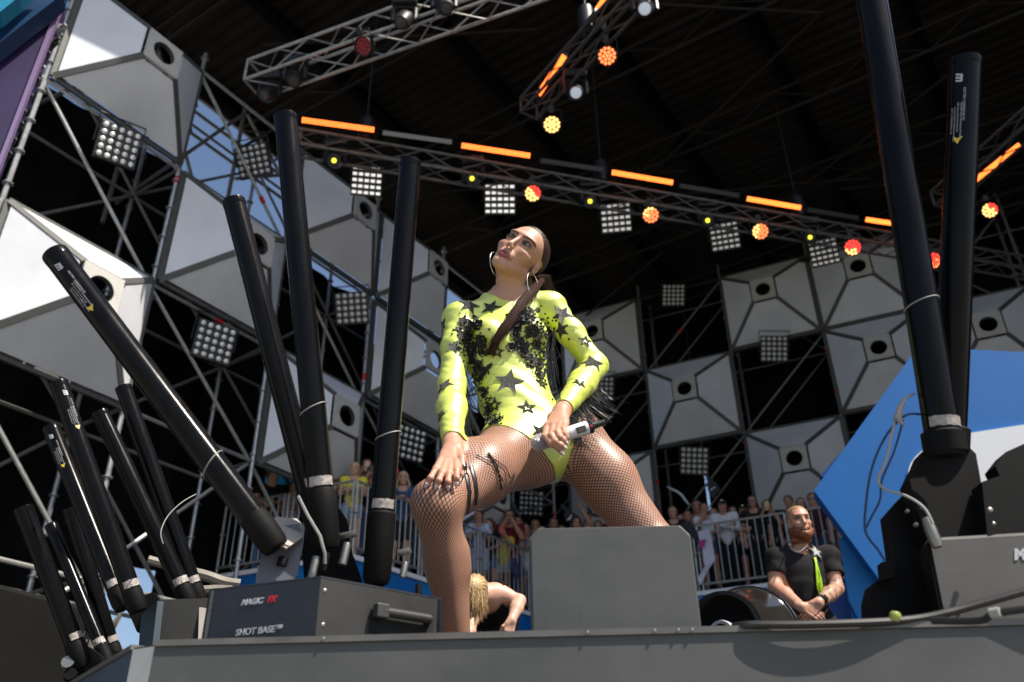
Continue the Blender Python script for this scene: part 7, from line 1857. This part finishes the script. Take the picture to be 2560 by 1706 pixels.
# foam fingers, inflatable stick, banner
M_foam = mat('foam_black', (.022, .024, .026), rough=.8, bump=.2, bscale=60)
def foam(pts, off, label, txt=None):
    nn = NR; P_ = GB + nn * off; m = MB(); m.prism([on_plane(x, y, P_, nn) for x, y in pts], nn * .05)
    c = on_plane(pts[0][0], pts[0][1], P_, nn); root = empty('foam_finger', tuple(c), label, 'foam finger', 'black foam fingers in the crowd'); o = rel(m, c).build('foam', M_foam, root); b = o.modifiers.new('soft', 'BEVEL'); b.width = .015; b.segments = 2
    m = MB(); 
    for (x0, y0, x1, y1) in txt or []: m.tube([on_plane(x0, y0, P_ - nn * .012, nn), on_plane(x1, y1, P_ - nn * .012, nn)], .008, 5)
    if txt: rel(m, c).build('print', M_wstrip, root)
foam([(1464, 1250), (1470, 1244), (1478, 1250), (1500, 1276), (1506, 1290), (1500, 1294), (1480, 1290), (1470, 1280), (1466, 1270)], .3, 'upper black foam finger right under the crotch of the singer', [(1480, 1278, 1492, 1270), (1482, 1282, 1494, 1275)])
foam([(1398, 1264), (1406, 1260), (1430, 1278), (1446, 1290), (1452, 1312), (1440, 1312), (1412, 1300), (1408, 1282), (1414, 1282)], .3, 'lower left black foam finger above the monitor', [(1418, 1302, 1430, 1287), (1422, 1300, 1428, 1294)])
foam([(1760, 1186), (1766, 1184), (1782, 1200), (1796, 1214), (1800, 1228), (1790, 1232), (1786, 1248), (1776, 1240), (1768, 1222), (1772, 1206)], .4, 'grey foam finger raised over the girl in the white tee', [(1776, 1226, 1788, 1218)])
foam([(1698, 1312), (1722, 1300), (1744, 1330), (1756, 1356), (1742, 1362), (1738, 1350)], -.05, 'black foam finger pointing down beside the white banner')
m = MB(); P_ = GB + NR * .4; m.tube([on_plane(x, y, P_, NR) for x, y in [(1668, 1217), (1680, 1224), (1692, 1229), (1704, 1238), (1714, 1252), (1722, 1262)]], [.008, .020, .022, .022, .020, .010], 10); tag(m.build('inflatable_stick', mat('white_plastic', (.55, .57, .60), rough=.25)), 'white bent inflatable stick waved over the crowd', 'noise stick')
P_ = GB - NR * .10; m = MB()
V = [on_plane(x, y, P_ - NR * (.03 * math.sin(i * 1.7)), NR) for i, (x, y) in enumerate([(1744, 1330), (1772, 1322), (1784, 1372), (1756, 1376), (1788, 1400), (1762, 1416), (1766, 1432), (1748, 1440), (1752, 1464), (1744, 1450)])]
m.add(V, [[0, 1, 2, 3], [3, 2, 4, 5], [5, 4, 6, 7], [7, 6, 8, 9]]); bn_ = m.build('banner', mat('banner_white', (.62, .60, .72), rough=.7, bump=.3, bscale=6)); tag(bn_, 'white crumpled banner hanging over the fence right of the monitor', 'banner'); md = bn_.modifiers.new('t', 'SOLIDIFY'); md.thickness = .006
m = MB(); m.add([on_plane(x, y, P_ - NR * .04, NR) for x, y in [(1746, 1352), (1766, 1348), (1760, 1366), (1746, 1376)]], [[0, 1, 2, 3]]); m.build('pink_patch', mat('banner_pink', (.35, .03, .18), rough=.6), bn_)
# rag on the left fence
m = MB(); P_ = GA - NG * .06; m.prism([on_plane(x, y, P_, NG) for x, y in [(1280, 1394), (1292, 1398), (1298, 1420), (1296, 1446), (1286, 1440), (1278, 1420)]], NG * .02); tag(m.build('scarf', mat('scarf_navy', (.05, .05, .12), rough=.8, noise=.9, nscale=14)), 'dark patterned scarf tied to the fence left of the monitor', 'scarf')
# bright blue flags seen behind the left spectators
for px_, lab in [([(672, 1146), (735, 1182), (730, 1212), (660, 1212)], 'cyan board behind the boy in the black tee')]:
    m = MB(); m.prism([on_plane(x, y, GA + NR * .9, NR) for x, y in px_], NR * .03); tag(m.build('cyan_board', mat('cyan_board', (.02, .45, .80), rough=.5)), lab, 'board')
m = MB(); 
for k in range(7): a = k * .9; c = on_plane(832 + 6 * math.sin(k * 2), 1085 + k * 7, GA + NR * .5, NR); m.lathe([(.0001, .012), (.05, .006), (.06, 0), (.05, -.006), (.0001, -.012)], c, (math.sin(a) * .3, -1, .2), 8)
tag(m.build('purple_flower_toy', mat('purple_toy', (.08, .05, .22), rough=.6)), 'purple petal toy held up beside the tallest tube', 'toy')
